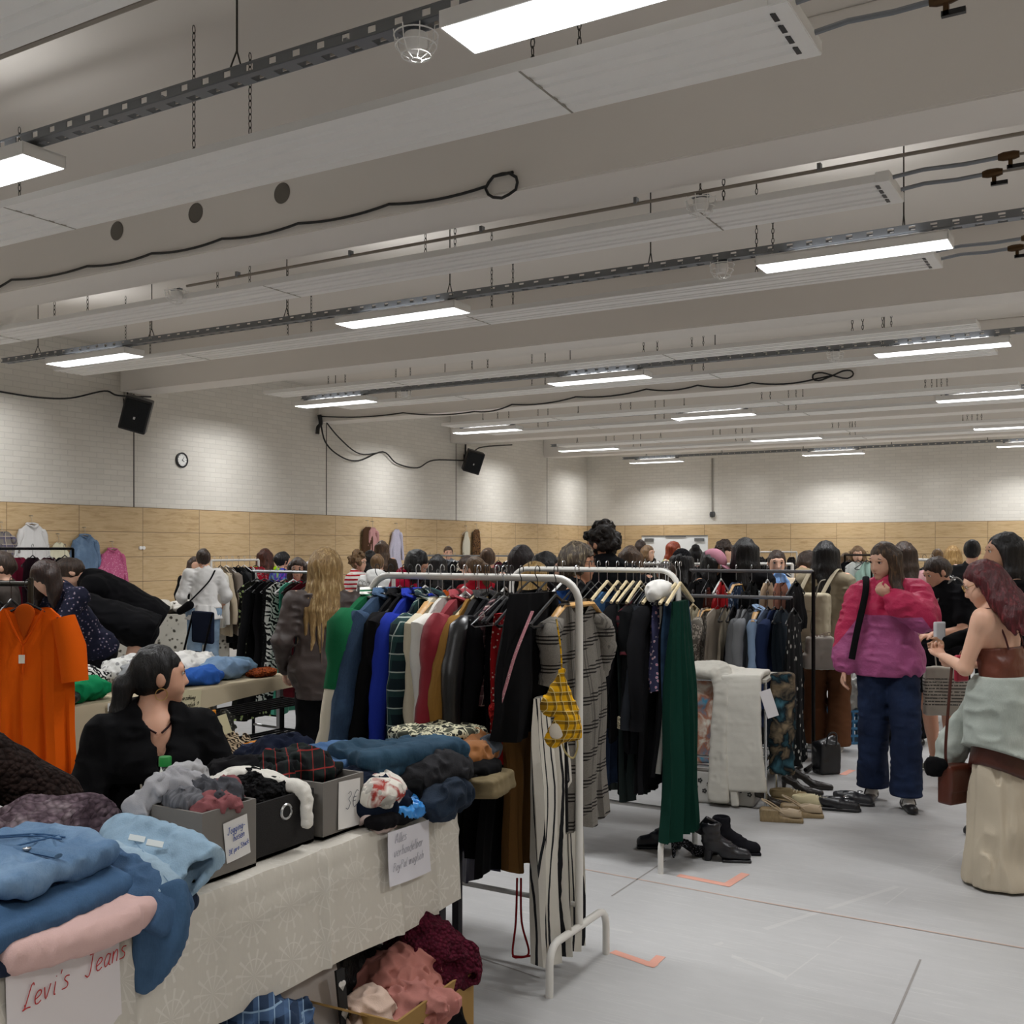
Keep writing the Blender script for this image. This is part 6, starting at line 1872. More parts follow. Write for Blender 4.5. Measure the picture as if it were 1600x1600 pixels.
# jeans and denim at the near end
DN = M('3a5c84', 'denim', '6488b0')
folded('folded_jeans', 'jeans', 'blue jeans folded on top of the near stack', V3((-2.15, 1.48, TZ + .125)), (.17, .17, .03), M('55769a', 'denim', '8aa6c2'), rz=.12, seed=4, layers=1, amp=.014, h=.006)
o = flat_strip('rolled_jeans', 'jeans', 'darker blue jeans folded under the top jeans, long rounded edge', [V3((-2.06, 1.26, TZ + .092)), V3((-2.05, 1.45, TZ + .096)), V3((-2.06, 1.61, TZ + .1))], [.12, .115, .1], .03, M('3a5a7e', 'denim', '5c7da0'), h=.006, amp=.003, up=(0.25, 0, 1))
flat_strip('folded_trousers', 'trousers', 'pale pink folded trousers sticking out under the jeans', [V3((-2.02, 1.36, TZ + .04)), V3((-1.995, 1.52, TZ + .044)), V3((-2.01, 1.71, TZ + .05))], [.105, .12, .095], .034, M('d8b4ae', 'plain', 'e6cac4'), h=.005, amp=.0028, up=(.15, 0, 1), freq=20)
flat_strip('folded_trousers', 'trousers', 'navy trousers at the bottom of the jeans stack', [V3((-2.04, 1.3, TZ + .012)), V3((-2.0, 1.52, TZ + .014))], [.1, .1], .016, M('141c2c', 'denim', '24304a'), h=.006, amp=.004)
fj = [q for q in bpy.data.objects if q.name == 'folded_jeans'][0]
def on_jeans(pts): return [V3((x, y, .066)) for x, y in pts]
MB().tube([V3((x, -.02 - .35 * x * x, .066)) for x in np.linspace(-.15, .15, 8)], .011, 8, flat=.5).build('waistband', M('4a6a8c', 'denim', '7896b4'), fj)
for pts_ in ([(-.1, .02), (-.03, .07), (.05, .075)], [(-.11, .03), (-.035, .085), (.045, .09)], [(.0, -.01), (.02, .1), (.03, .16)]):
    MB().tube(smooth(on_jeans(pts_), 5), .0022, 5).build('seam', M('3c5c80', 'denim'), fj)
MB().lathe([(0, 0), (.009, 0), (.009, .004), (0, .006)], 12, (.06, -.03, .07)).build('button', M('a8a8a8', 'metal'), fj)
# waistband, pocket seams and a stud on the pale trousers
pz = V3((-1.957, 1.56, TZ + .052))
tag(MB().lathe([(0, 0), (.008, 0), (.008, .004), (0, .005)], 12, pz, Matrix.Rotation(R90, 3, 'Y')).build('trouser_stud', M('8a6a4a', 'metal')), 'small metal stud on the pale pink trousers', 'stud')
crumple('knit_sweater', 'sweater', 'thick mottled plum and grey knitted sweater at the back of the near end', wp(80, 2.93, TZ + .004), (.14, .19, .085), M('4a3c44', 'knit', '8a7680', col3='bfb0b4', sc=.6), rz=-.3, seed=15, amp=.014, h=.007)
crumple('knit_sweater', 'sweater', 'dark cuff of the mottled knitted sweater near the light denim', wp(155, 2.86, TZ + .004), (.05, .06, .1), M('3c3038', 'knit', '6a5862', col3='9a8890', sc=.6), seed=17, amp=.012, h=.007)
pt = wpy(126, 1307, 2.66)
o = MB().box((0, 0, 0), (.034, .02, .001), Matrix.Rotation(.25, 3, 'Y')).build('paper_tag', M('e8e4e2', 'paint'), smooth=False, loc=pt, rot=(.5, .1, TH + .1))
tag(o, 'blank white paper tag lying on the knitted sweater', 'tag')
LD, LD2 = M('8aa8c0', 'denim', 'b4cbd9'), M('97b1c4', 'denim', 'c2d4de')
def dir_cam(up, tow, rt=0.0):
    return V3((rt * CT - -tow * -ST if False else rt * CT + tow * ST, rt * ST - tow * CT, up))
pp = [wpy(188, 1300, 2.72), wpy(215, 1322, 2.62), wpy(255, 1345, 2.54), wpy(296, 1375, 2.47)]
n1 = dir_cam(.8, .75, -.15)
d3 = (pp[3] - pp[2]).normalized()
sh = flat_strip('denim_shorts', 'shorts', 'light blue denim shorts with two pale patches thrown over the table edge', pp, [.035, .07, .085, .1], .036, LD, h=.006, amp=.006, up=n1, freq=15,
    extra=[cap(pp[3] - d3 * .02, pp[3] + d3 * .14, .075, .085, .008, n1, .28, op='s')], cuts=[(pp[3] + d3 * .012, d3)])
STITCH = M('b8a27c', 'plain')
def seam(pts, par, m=None, r=.0011):
    MB().tube(smooth(pts, 5), r, 5).build('seam', m or STITCH, par)
for dd in (.0, .006):
    seam([wpy(222 + 600 * dd, 1322, 2.55), wpy(246, 1338 + 900 * dd, 2.5), wpy(272, 1336 + 900 * dd, 2.51), wpy(290, 1322, 2.54)], sh, M('6f8ca6', 'denim'))
seam([wpy(198, 1300, 2.62), wpy(240, 1350, 2.46), wpy(275, 1392, 2.4)], sh, M('6f8ca6', 'denim'))
for q in ((214, 1310), (242, 1318)):
    o = MB().box((0, 0, 0), (.019, .008, .0015)).build('patch', M('d4dcdc', 'paint'), sh, smooth=False)
    p = wpy(q[0], q[1], 2.56 if q[0] < 230 else 2.49) ; o.location = p; o.rotation_euler = (math.radians(42), math.radians(14), TH + .2)
q4 = [wpy(130, 1345, 2.62), wpy(175, 1345, 2.55), wpy(225, 1372, 2.47), wpy(258, 1400, 2.42)]
d4 = (q4[3] - q4[2]).normalized()
flat_strip('denim_shorts', 'shorts', 'pale denim shorts leg with open hem below the patched shorts', q4, [.02, .045, .05, .05], .03, LD2, h=.006, amp=.005, up=n1, extra=[cap(q4[3] - d4 * .01, q4[3] + d4 * .1, .036, .04, .006, n1, .4, op='s')], cuts=[(q4[3] + d4 * .008, d4)])
flat_strip('denim_trousers', 'trousers', 'mid blue denim trousers lying between stack and patched shorts', [wpy(120, 1350, 2.55), wpy(170, 1372, 2.5), wpy(215, 1395, 2.44), wpy(250, 1420, 2.42)], [.05, .07, .065, .06], .045, M('3d5a7c', 'denim', '5d7c9e'), h=.006, amp=.008, up=n1)
flat_tube('denim_trousers', 'trousers', 'navy denim folded under the shorts at the table edge', [wpy(165, 1410, 2.44), wpy(225, 1418, 2.44), wpy(290, 1405, 2.5)], [.035, .04, .03], .03, M('1a2436', 'denim', '2c3c56'), h=.006, amp=.005, up=n1)
nh = dir_cam(.15, 1.0, 0)
flat_strip('denim_trousers', 'trousers', 'blue denim trouser leg hanging down the front of the tablecloth', [wpy(250, 1402, 2.415), wpy(254, 1440, 2.4), wpy(243, 1490, 2.4), wpy(226, 1533, 2.4)], [.06, .062, .048, .016], .02, M('3a5878', 'denim', '58789a'), h=.005, amp=.003, up=nh, freq=14)
flat_tube('frayed_hem', 'trousers', 'whitish frayed denim hem beside the hanging leg', [wpy(212, 1420, 2.42), wpy(208, 1460, 2.41), wpy(206, 1492, 2.41)], [.012, .01, .006], .01, M('9aa4a8', 'knit', 'c8ccc8', col3='6a7478'), h=.004, amp=.004, up=nh)
# the heap at the far end of the table
tz = lambda px, py, d, dz=0: wpy(px, py, d) + V3((0, 0, dz))
folded('folded_jeans', 'jeans', 'blue jeans folded flat behind the end box', wp(527, 3.62, TZ + .1), (.14, .17, .03), M('35557e', 'denim', '5a7da6'), rz=.1, seed=21, layers=2, amp=.01)
folded('folded_jeans', 'jeans', 'large dark teal jeans draped on the heap at the end of the table', wp(622, 3.56, TZ + .1), (.14, .2, .05), M('1f3a4e', 'denim', '35566c'), rz=-.35, seed=23, layers=2, amp=.014)
crumple('jeans_heap', 'jeans', 'navy sweatpants under the blue jeans beside the end box', wp(565, 3.35, TZ + .004), (.16, .13, .075), M('141d2e', 'plain'), seed=25, amp=.02, h=.008)
crumple('black_trousers', 'trousers', 'black trousers under the teal jeans', wp(640, 3.5, TZ + .004), (.15, .18, .07), BK(2), seed=26, amp=.015, h=.008)
folded('camouflage_trousers', 'trousers', 'camouflage trousers folded at the back of the heap', wp(685, 3.82, TZ + .14), (.12, .14, .035), M('4a4c40', 'camo', 'c4c0a4', sc=3.2, col3='1f211e'), rz=-.2, seed=27, layers=2, amp=.012)
crumple('lace_blouse', 'blouse', 'black lace blouse below the camouflage trousers', wp(680, 3.7, TZ + .03), (.14, .13, .09), M('141415', 'dots', '3a3a3a', sc=2.4), seed=28, amp=.012, h=.008)
crumple('printed_shirt', 'shirt', 'white shirt with red print rolled among the jeans', wp(598, 3.31, TZ + .06), (.07, .12, .045), M('d2cdc2', 'blotch', 'dcd8ce', sc=3, col3='9a3a34'), rz=.4, seed=29, amp=.012, h=.006)
crumple('satin_blouse', 'top', 'bright blue satin top at the table edge', wp(634, 3.33, TZ + .01), (.045, .09, .03), M('0e6ec4', 'satin', '56b4f4'), rz=.2, seed=31, amp=.012, h=.005, freq=26)
flat_tube('black_jeans', 'jeans', 'black jeans rolled up at the far corner', [wp(655, 3.42, TZ + .1), wp(690, 3.5, TZ + .12), wp(712, 3.6, TZ + .11)], [.06, .075, .06], .055, M('19191c', 'denim', '2c2c30'), h=.007, amp=.012, up=(0, 0, 1))
crumple('navy_jeans', 'jeans', 'dark navy jeans hanging over the far table corner', wp(693, 3.43, TZ - .0), (.07, .13, .06), M('151f2c', 'denim', '2a3a4e'), rz=.1, seed=33, amp=.014, h=.007, cuts=[((0, 0, -.03), (0, 0, -1))])
folded('knit_trousers', 'trousers', 'black knit trousers rolled at the table edge below the blue top', wp(612, 3.26, TZ + .004), (.04, .11, .022), BK(1), rz=.0, seed=34, layers=1, amp=.006, h=.006)
flat_strip('pale_shirt', 'shirt', 'pale pink shirt tail folding over the cloth above the pencil sheet', [wp(562, 3.24, TZ + .02), wp(578, 3.21, TZ + .045), wp(592, 3.21, TZ + .01), wp(612, 3.26, TZ + .008)], [.02, .02, .024, .016], .008, M('d8c2bc', 'plain'), h=.005, amp=.003, up=[V3((.3, -.6, 1))] * 4)
crumple('suede_jacket', 'jacket', 'brown suede jacket at the back corner of the heap', wp(738, 3.78, TZ + .06), (.07, .17, .075), M('7a4a22', 'velvet', '9c642e'), rz=.3, seed=35, amp=.014, h=.008)
crumple('grey_denim', 'jeans', 'grey denim sleeve lying over the brown suede jacket', wp(762, 3.78, TZ + .1), (.03, .06, .045), M('4a525c', 'denim', '6a7480'), seed=36, amp=.01, h=.006)
folded('khaki_trousers', 'trousers', 'khaki trousers folded at the far corner below the suede jacket', wp(748, 3.66, TZ + .015), (.1, .11, .03), M('75684e', 'plain', '8f8264'), rz=.2, seed=37, layers=3, amp=.006)
crumple('black_heap', 'trousers', 'black trousers between suede jacket and khaki trousers', wp(735, 3.68, TZ + .07), (.09, .12, .03), BK(0), seed=38, amp=.01, h=.007)
boxo('table_extension', (0, 0, 0), (.16, .2, .012), M('77777a', 'plastic')).location = V3((-2.3, 3.16, TZ - .02))
tag(bpy.data.objects['table_extension'], 'grey tabletop edge showing past the cloth at the far corner', 'table')
for s in (-1, 1):
    boxo('leg', (s * .12, .15, -.35), (.014, .014, .345), DARKT, bpy.data.objects['table_extension'])
# under the table
def carton(x0, x1, y0, y1, hgt, label, m):
    r = empty('cardboard_box', ((x0 + x1) / 2, (y0 + y1) / 2, 0), .06, label, 'cardboard box')
    a, b, t = (x1 - x0) / 2, (y1 - y0) / 2, .004
    mb = MB(); mb.box((0, 0, t), (a, b, t))
    for s in (-1, 1):
        mb.box((s * (a - t), 0, hgt / 2), (t, b, hgt / 2)); mb.box((0, s * (b - t), hgt / 2), (a - 2 * t, t, hgt / 2))
    mb.build('walls', m, r, smooth=False)
    MB().box((-a * .2, -b - .06, hgt + .03), (a * .75, .07, .003), Matrix.Rotation(-.5, 3, 'X')).build('flap', m, r, smooth=False)
    return r
KR = M('9a7a48', 'board')
carton(-2.24, -1.79, 2.38, 2.82, .27, 'open cardboard box of pink and burgundy clothes under the near table', KR)
cb = V3((-2.02, 2.6, .105))
flat_tube('pink_sweatpants', 'trousers', 'dusty pink sweatpants piled over the cardboard box', [cb + V3((-.02, .02, .15)), cb + V3((.1, .04, .17)), cb + V3((.17, .0, .1)), cb + V3((.14, -.08, .06)), cb + V3((.2, -.06, .0))], [.085, .1, .08, .075, .06], .06, M('b0746a', 'plain', 'c48a7e'), h=.006, amp=.014, up=(.4, -.3, 1), freq=15, k=.03)
crumple('sweatpants', 'trousers', 'pink trouser leg with wavy hem at the front of the cardboard box', cb + V3((.14, -.02, .0)), (.09, .11, .11), M('b27870', 'plain', 'c48a7e'), seed=41, amp=.026, h=.006, freq=15)
crumple('cream_blouse', 'top', 'cream top in the near corner of the cardboard box', cb + V3((.08, -.14, .0)), (.1, .09, .11), M('d2b8a8', 'plain'), seed=42, amp=.02, h=.006, freq=16)
crumple('burgundy_blouse', 'top', 'burgundy lace top heaped at the back of the cardboard box', cb + V3((.08, .16, .03)), (.12, .11, .17), M('4e1426', 'knit', '6a1e34', col3='36101c'), seed=43, amp=.022, h=.007)
crumple('black_lining', 'jacket', 'black padded jacket along the edge of the cardboard box', cb + V3((.16, .1, .0)), (.06, .16, .09), BK(0), seed=44, amp=.012, h=.007)
crumple('black_fur', 'scarf', 'black fluffy scarf at the inner side of the cardboard box', cb + V3((-.1, .0, .02)), (.09, .16, .14), M('0d0b0c', 'hair', '1c1a1c'), seed=45, amp=.01, h=.008)
crumple('white_scraps', 'top', 'white lace top at the front edge of the cardboard box', cb + V3((.16, -.16, .03)), (.06, .06, .06), M('d8d4cc', 'plain'), seed=46, amp=.016, h=.006)
crumple('black_scarf', 'scarf', 'black scarf end over the front edge of the cardboard box', cb + V3((.2, -.1, .01)), (.05, .06, .07), BK(1), seed=47, amp=.012, h=.006)
crumple('plaid_flannel', 'shirt', 'blue checked flannel heaped on the floor under the near table', wpy(395, 1600, 2.75) + V3((0, 0, -.13)), (.11, .16, .1), M('26364e', 'plaid', '4a6488', sc=2, col3='8aa4bc'), seed=48, amp=.02, h=.007)
# placard leaning by the box, with hearts on its edge strip
p = wpy(508, 1560, 2.93)
r = empty('placard', (p.x, p.y, 0.04), R90 - .25, 'grey placard with faint writing leaning under the near table', 'placard', rot=(math.radians(-14), 0, R90 - .12))
boxo('board_panel', (0, 0, .19), (.12, .004, .2), M('b4aca6', 'board'), r)
writing('2E', -.02, .07, .05, INKG, r, r=.0012, y=-.007)
boxo('backing', (0.02, .02, .2), (.13, .004, .22), M('1a1718', 'flat'), r)
o = boxo('heart_strip', (0, 0, 0), (.016, .004, .2), M('141416', 'flat')); p2 = wpy(541, 1545, 3.0); o.location = (p2.x, p2.y, .2); o.rotation_euler = (math.radians(-8), 0, R90 - .1)
tag(o, 'black strip with white hearts beside the placard under the table', 'strip')
hm_ = M('d8d6d2', 'flat')
for i in range(5):
    mb = MB(); z = -.16 + i * .08
    mb.lathe([(0, 0), (.008, 0), (.008, .002), (0, .002)], 10, (-.005, -.005, z), Matrix.Rotation(R90, 3, 'X')); mb.lathe([(0, 0), (.008, 0), (.008, .002), (0, .002)], 10, (.006, -.005, z), Matrix.Rotation(R90, 3, 'X'))
    mb.add([(-.013, -.0062, z - .002), (.014, -.0062, z - .002), (0, -.0062, z - .02)], [(0, 1, 2), (2, 1, 0)])
    mb.build('heart', hm_, o)
# printed paper bag behind the box
p = wpy(650, 1450, 3.75)
r = empty('paper_bag', (p.x, p.y, .0), 0, 'white paper bag with black capital letters behind the cardboard box', 'paper bag', rot=(math.radians(-10), math.radians(-18), TH + .3))
sobj('bag', [bx((0, 0, .16), (.11, .04, .15), r=.006)], .012, M('bab8b4', 'board'), r, noise=FN(.003, 10, 2))
writing('CO', .0, .235, .05, BLK, r, r=.006, y=-.052, slant=0, jitter=0, name='printed_letters')
writing('VE', .02, .16, .05, BLK, r, r=.006, y=-.052, slant=0, jitter=0, name='printed_letters')

# ------------------------------------------------------------------ second table with beige cloth, along the side
BX0, BX1, BY0, BY1 = -5.62, -4.9, 3.55, 5.42
LINEN = M('b5a88e', 'plain', 'c4b8a0')
r = empty('folding_table', ((BX0 + BX1) / 2, (BY0 + BY1) / 2, 0), 0, 'folding table with a beige cloth behind the seated woman in black', 'table')
boxo('tabletop', (0, 0, TZ - .015), (.35, .92, .014), M('7a6a58', 'plastic'), r)
for sx in (-1, 1):
    for sy in (-1, 1): boxo('leg', (sx * .31, sy * .86, .36), (.016, .016, .36), M('8a8a8c', 'metal'), r)
cl = cloth(BX0, BX1, BY0, BY1, TZ, .12, .3, 'beige linen cloth on the table behind the seated woman', LINEN, wav=.008, dropf=lambda y: .11 + .03 * math.sin(2 * y) + (.42 * max(0, 1 - (y - BY0) / .3) if y < BY0 + .3 else 0), seed=2)
dz = TZ + .006
bt = lambda px, py: None
def onB(x, y): return V3((x, y, dz))
crumple('grey_sweater', 'sweater', 'pale grey sweater on the beige cloth beside the seated woman', onB(-5.12, 4.42), (.17, .2, .1), M('8a8c8e', 'plain'), seed=51, amp=.018, h=.011)
crumple('blue_shirt', 'shirt', 'bright blue shirt folded at the edge of the beige cloth', onB(-5.03, 4.72), (.1, .16, .06), M('2a55a0', 'plain', '3f70c0'), seed=52, amp=.012, h=.01)
crumple('white_blouses', 'blouse', 'white blouse bunched at the back of the beige table', onB(-5.35, 4.9), (.16, .22, .09), M('d6d4ce', 'plain'), seed=53, amp=.02, h=.011)
crumple('white_blouse', 'blouse', 'white top with grey print on the beige table', onB(-5.4, 4.5), (.14, .18, .1), M('c8c8c4', 'floral', '8a8a8a', col3='6a6a6a'), seed=54, amp=.016, h=.011)
crumple('light_denim', 'jeans', 'pale blue denim on the beige table', onB(-5.14, 5.0), (.14, .16, .075), M('6a86a4', 'denim', '90a8c0'), seed=55, amp=.014, h=.011)
crumple('slate_blouse', 'top', 'slate blue top at the end of the beige table', onB(-5.2, 5.22), (.1, .12, .06), M('5a7488', 'plain'), seed=56, amp=.012, h=.011)
crumple('coral_necklace', 'necklace', 'heap of red brown bead necklaces at the corner of the beige table', onB(-4.99, 5.22), (.07, .12, .03), M('8a3a1c', 'knit', 'c0622c', col3='5a2a18', sc=.8), seed=57, amp=.012, h=.007)
crumple('green_blouse', 'top', 'bright green top on the near end of the beige table', onB(-5.1, 3.85), (.16, .2, .075), M('0e7a4c', 'plain', '18945e'), seed=58, amp=.014, h=.01)
crumple('black_bag', 'handbag', 'shiny black handbag at the near end of the beige table', onB(-4.99, 3.66), (.09, .13, .05), M('131315', 'leather', '2c2c30'), seed=59, amp=.01, h=.01)
crumple('striped_scarf', 'scarf', 'black and white scarf behind the green top', onB(-5.32, 4.05), (.12, .16, .09), M('18181a', 'zebra', 'd8d6d2', sc=1.5), seed=60, amp=.012, h=.011)
folded('folded_shirts', 'shirt', 'white and lilac shirts folded beside the orange tunic', onB(-5.42, 3.75), (.13, .14, .07), M('c4bccc', 'hstripe', 'e0dee0', sc=3), seed=61, layers=4, amp=.006, h=.01)
cb_ = MB(); cb_.tube(smooth([onB(-5.2, 4.75) + V3((.14 * math.cos(a), .16 * math.sin(a), .085 + .012 * math.sin(3 * a))) for a in np.linspace(0, 6.0, 14)]), .006, 6)
tag(cb_.build('belt', BK(1)), 'thin black belt coiled on the white blouses', 'belt')
paper_sign('yellowish sign about payment on the beige table edge', on_x(298, 1078, BX1 + .03), R90, .17, .14, [('Barzahlung', -.075, -.06, .018, .05), ('moglich', -.04, -.1, .018, .05), ('?', .05, -.1, .022, 0)], M('3a3628', 'flat'), col='cfc6a4', roll=math.radians(6), curl=.01, r=.0016)
paper_sign('small white sign starting with Ob beside the ponytail', on_x(178, 1098, BX1 + .03), R90, .08, .045, [('Obe', -.035, -.035, .018, .0)], BLK, col='dcdcd8', roll=math.radians(3), curl=.002, r=.0016)
# shoe rack in front of it
SM = M('141416', 'metal', rough=.5)
r = empty('shoe_rack', (-4.62, 4.76, 0), 0, 'black metal shoe rack in front of the beige table', 'shoe rack')
for sy in (-1, 1):
    for sx in (-1, 1): boxo('post', (sx * .14, sy * .4, .32), (.011, .011, .32), SM, r)
for z in (.2, .43, .63):
    mb = MB()
    for k in range(6): mb.tube([(-.14 + .056 * k, -.4, z), (-.14 + .056 * k, .4, z)], .006, 6)
    for sy in (-1, 1): mb.tube([(-.14, sy * .4, z), (.14, sy * .4, z)], .008, 6)
    mb.build('shelf', SM, r)
sobj('scarf_on_rack', [cap((0, 0, .62), (0, 0, .3), .04, .05, .02, (1, 0, 0), .4)], .01, M('2a2a26', 'floral', '6a6a60', col3='8a8a80', sc=2), None, noise=FN(.012, 18, 4), loc=(-4.47, 4.4, 0))
tag(bpy.data.objects['scarf_on_rack'], 'dark patterned scarf hanging from the corner of the shoe rack', 'scarf')
bpy.data.objects['scarf_on_rack'].name = 'patterned_scarf'
# orange clip hanger with a striped scarf
OR = M('e08a14', 'plastic')
q0 = wpy(334, 1115, 5.9)
r = empty('clip_hanger', q0, TH + .25, 'orange plastic clip hanger hooked on the shoe rack', 'hanger')
mb = MB(); mb.tube([(0, 0, .02), (.012, 0, -.1), (.012, 0, -.2)], .011, 8); mb.tube([(-.02, 0, -.215), (.06, 0, -.2), (.24, 0, -.17)], .012, 8); mb.lathe([(0, -.012), (.04, -.01), (.05, 0), (.03, .012), (0, .012)], 14, (.012, 0, -.215))
mb.build('hanger_frame', OR, r)
for x, z in ((.012, -.24), (.09, -.21), (.145, -.2), (.22, -.185)):
    MB().tube([(x, 0, z + .015), (x - .008, 0, z - .02), (x, 0, z - .07)], [.006, .016, .006], 8, flat=.5).build('clip', OR, r)
boxo('price_tag', (.05, -.03, -.06), (.035, .001, .055), M('d8cfa8', 'paint'), r, M3=Matrix.Rotation(-.3, 3, 'Y'))
o = sobj('striped_scarf', [cap((.1, 0, -.17), (.11, 0, -.36), .055, .05, .02, (0, 1, 0), .35), cap((.15, .01, -.17), (.13, 0, -.36), .03, .05, .02, (0, 1, 0), .4)], .008, M('2a2018', 'zebra', 'c8b496', sc=2.2), None, noise=FN(.01, 20, 7), loc=q0, rz=TH + .25)
tag(o, 'brown and black striped scarf clipped to the orange hanger', 'scarf')
crumple('navy_print_blouse', 'blouse', 'navy blouse with pale blue flowers heaped before the shoe rack', wpy(405, 1195, 5.3) + V3((0, 0, -.1)), (.12, .14, .12), M('141c34', 'floral', '5a7aa8', col3='8aa4c8', sc=1.2), seed=64, amp=.018, h=.01)
crumple('dark_heap', 'jacket', 'dark blue jacket heaped on a stool before the shoe rack', wpy(440, 1190, 5.2) + V3((0, 0, -.1)), (.16, .18, .13), M('121829', 'plain'), seed=65, amp=.02, h=.01)
boxo('stool_seat', (0, 0, 0), (.19, .19, .012), DARKT).location = wpy(425, 1190, 5.25) + V3((0, 0, -.115))
st = bpy.data.objects['stool_seat']; tag(st, 'low dark stool under the dark blue heap', 'stool'); st.name = 'low_stool'
for sx in (-1, 1):
    for sy in (-1, 1): boxo('leg', (sx * .16, sy * .16, -st.location.z / 2), (.012, .012, st.location.z / 2), DARKT, st)
# bag with letters and stars
p = wpy(112, 1225, 4.9)
r = empty('shopping_bag', (p.x, p.y, .0), TH + .1, 'grey shopping bag with black letters and stars behind the seated woman', 'bag')
sobj('bag', [bx((0, 0, .26), (.16, .07, .26), r=.01)], .014, M('8a867e', 'board'), r, noise=FN(.006, 8, 2))
writing('AL', -.03, .48, .06, BLK, r, r=.007, y=-.085, slant=0, jitter=0, name='printed_letters')
mb = MB()
for sx, sz in ((-.02, .42), (.02, .33), (.0, .27)):
    for k in range(3): mb.tube([(sx + .018 * math.cos(k * 1.047), -.086, sz + .018 * math.sin(k * 1.047)), (sx - .018 * math.cos(k * 1.047), -.086, sz - .018 * math.sin(k * 1.047))], .003, 4)
mb.build('printed_stars', BLK, r)

# ------------------------------------------------------------------ farther tables
r = empty('folding_table', wp(262, 12.9, 0), .75, 'far table with a flower printed cloth by the wood panelling', 'table')
boxo('tabletop', (0, 0, .8), (.75, .35, .015), M('5a5450', 'plastic'), r)
for sx in (-1, 1):
    for sy in (-1, 1): boxo('leg', (sx * .7, sy * .3, .4), (.016, .016, .4), DARKT, r)
for k, (dx, hz_) in enumerate(((0, .56),)):
    o = boxo('flower_cloth', (0, -.375, .56), (.74, .006, .26), M('d2cec2', 'floral', '4a463e', sc=.55, col3='8a867a'), None); o.location = r.location; o.rotation_euler = r.rotation_euler
    tag(o, 'cream cloth with dark flower print on the front of the far table', 'tablecloth')
for i, (dx, c, lab) in enumerate(((-.5, '2a2826', 'dark clothes'), (-.1, 'bab6ac', 'pale clothes'), (.25, 'd0ccc4', 'white clothes'), (.5, '5a9ab8', 'sky blue clothes'))):
    q = r.location + Matrix.Rotation(.75, 3, 'Z') @ V3((dx, 0, .818))
    crumple('clothes_heap', 'clothes', lab + ' heaped on the far flower cloth table', q, (.24, .28, .075), M(c, 'plain'), rz=.75, seed=70 + i, amp=.025, h=.016)
# folding chair backs, navy, between far table and the blouse woman
r = empty('folding_chair', wp(291, 11.4, 0), TH - .75, 'navy folding chair beside the far flower cloth table', 'chair')
sobj('seat', [bx((0, 0, .45), (.2, .2, .012), r=.012)], .016, M('141c30', 'plain'), r)
sobj('backrest', [bx((0, .2, .74), (.19, .012, .16), r=.014)], .016, M('141c30', 'plain'), r)
for s in (-1, 1):
    MB().tube([(s * .2, .2, .9), (s * .2, .08, .45), (s * .2, -.2, .012)], .012, 8).build('leg', SM, r)
    MB().tube([(s * .18, -.12, .45), (s * .18, .22, .012)], .012, 8).build('leg', SM, r)
carton_ = empty('yellow_box', wp(362, 12.2, 0), TH, 'small yellow cardboard box on the floor under the white rack', 'box')
boxo('box_body', (0, 0, .14), (.14, .12, .14), M('b88a3c', 'board'), carton_)

# ------------------------------------------------------------------ white trousers on the laundry stand, with baskets
p = wp(1140, 6.75, 0)
r = empty('laundry_stand', p, TH * .25, 'chrome laundry stand with a perforated white basket', 'laundry stand')
CH = M('c8cacc', 'metal', rough=.25)
for sx in (-1, 1):
    for sy in (-1, 1): MB().tube([(sx * .26, sy * .2, 0), (sx * .26, sy * .2, .78)], .01, 8).build('post', CH, r)
for z in (.24, .3, .78):
    mb = MB(); mb.tube([(-.26, -.2, z), (.26, -.2, z), (.26, .2, z), (-.26, .2, z)], .01, 8, loop=True); mb.build('rail', CH, r)
for sx in (-.2, .02): MB().tube([(sx - .03, -.2, .24), (sx + .03, -.2, .24)], .018, 8).build('connector', M('dcdcd8', 'plastic'), r)
boxo('top_board', (0, 0, .79), (.27, .22, .008), M('b8b4aa', 'plastic'), r)
rb = empty('laundry_basket', p + V3((-.02, -.03, 0)), TH * .25, 'white plastic basket with flower shaped holes under the white trousers', 'basket')
sobj('basket_body', [bx((0, 0, .105), (.2, .15, .09), r=.012)], .012, M('c4c2bc', 'plastic'), rb)
mb = MB()
rdm = random.Random(5)
for k in range(14):
    cx, cz = -.18 + .028 * k, .06 + .085 * ((k * 7) % 5) / 4
    for a in range(5):
        mb.lathe([(0, 0), (.006, 0), (.006, .002), (0, .002)], 8, (cx + .01 * math.cos(a * 1.257), -.1635, cz + .01 * math.sin(a * 1.257)), Matrix.Rotation(R90, 3, 'X'))
mb.build('flower_holes', M('2a2a2a', 'flat'), rb)
WT = M('d9d6cc', 'plain', 'e6e3da')
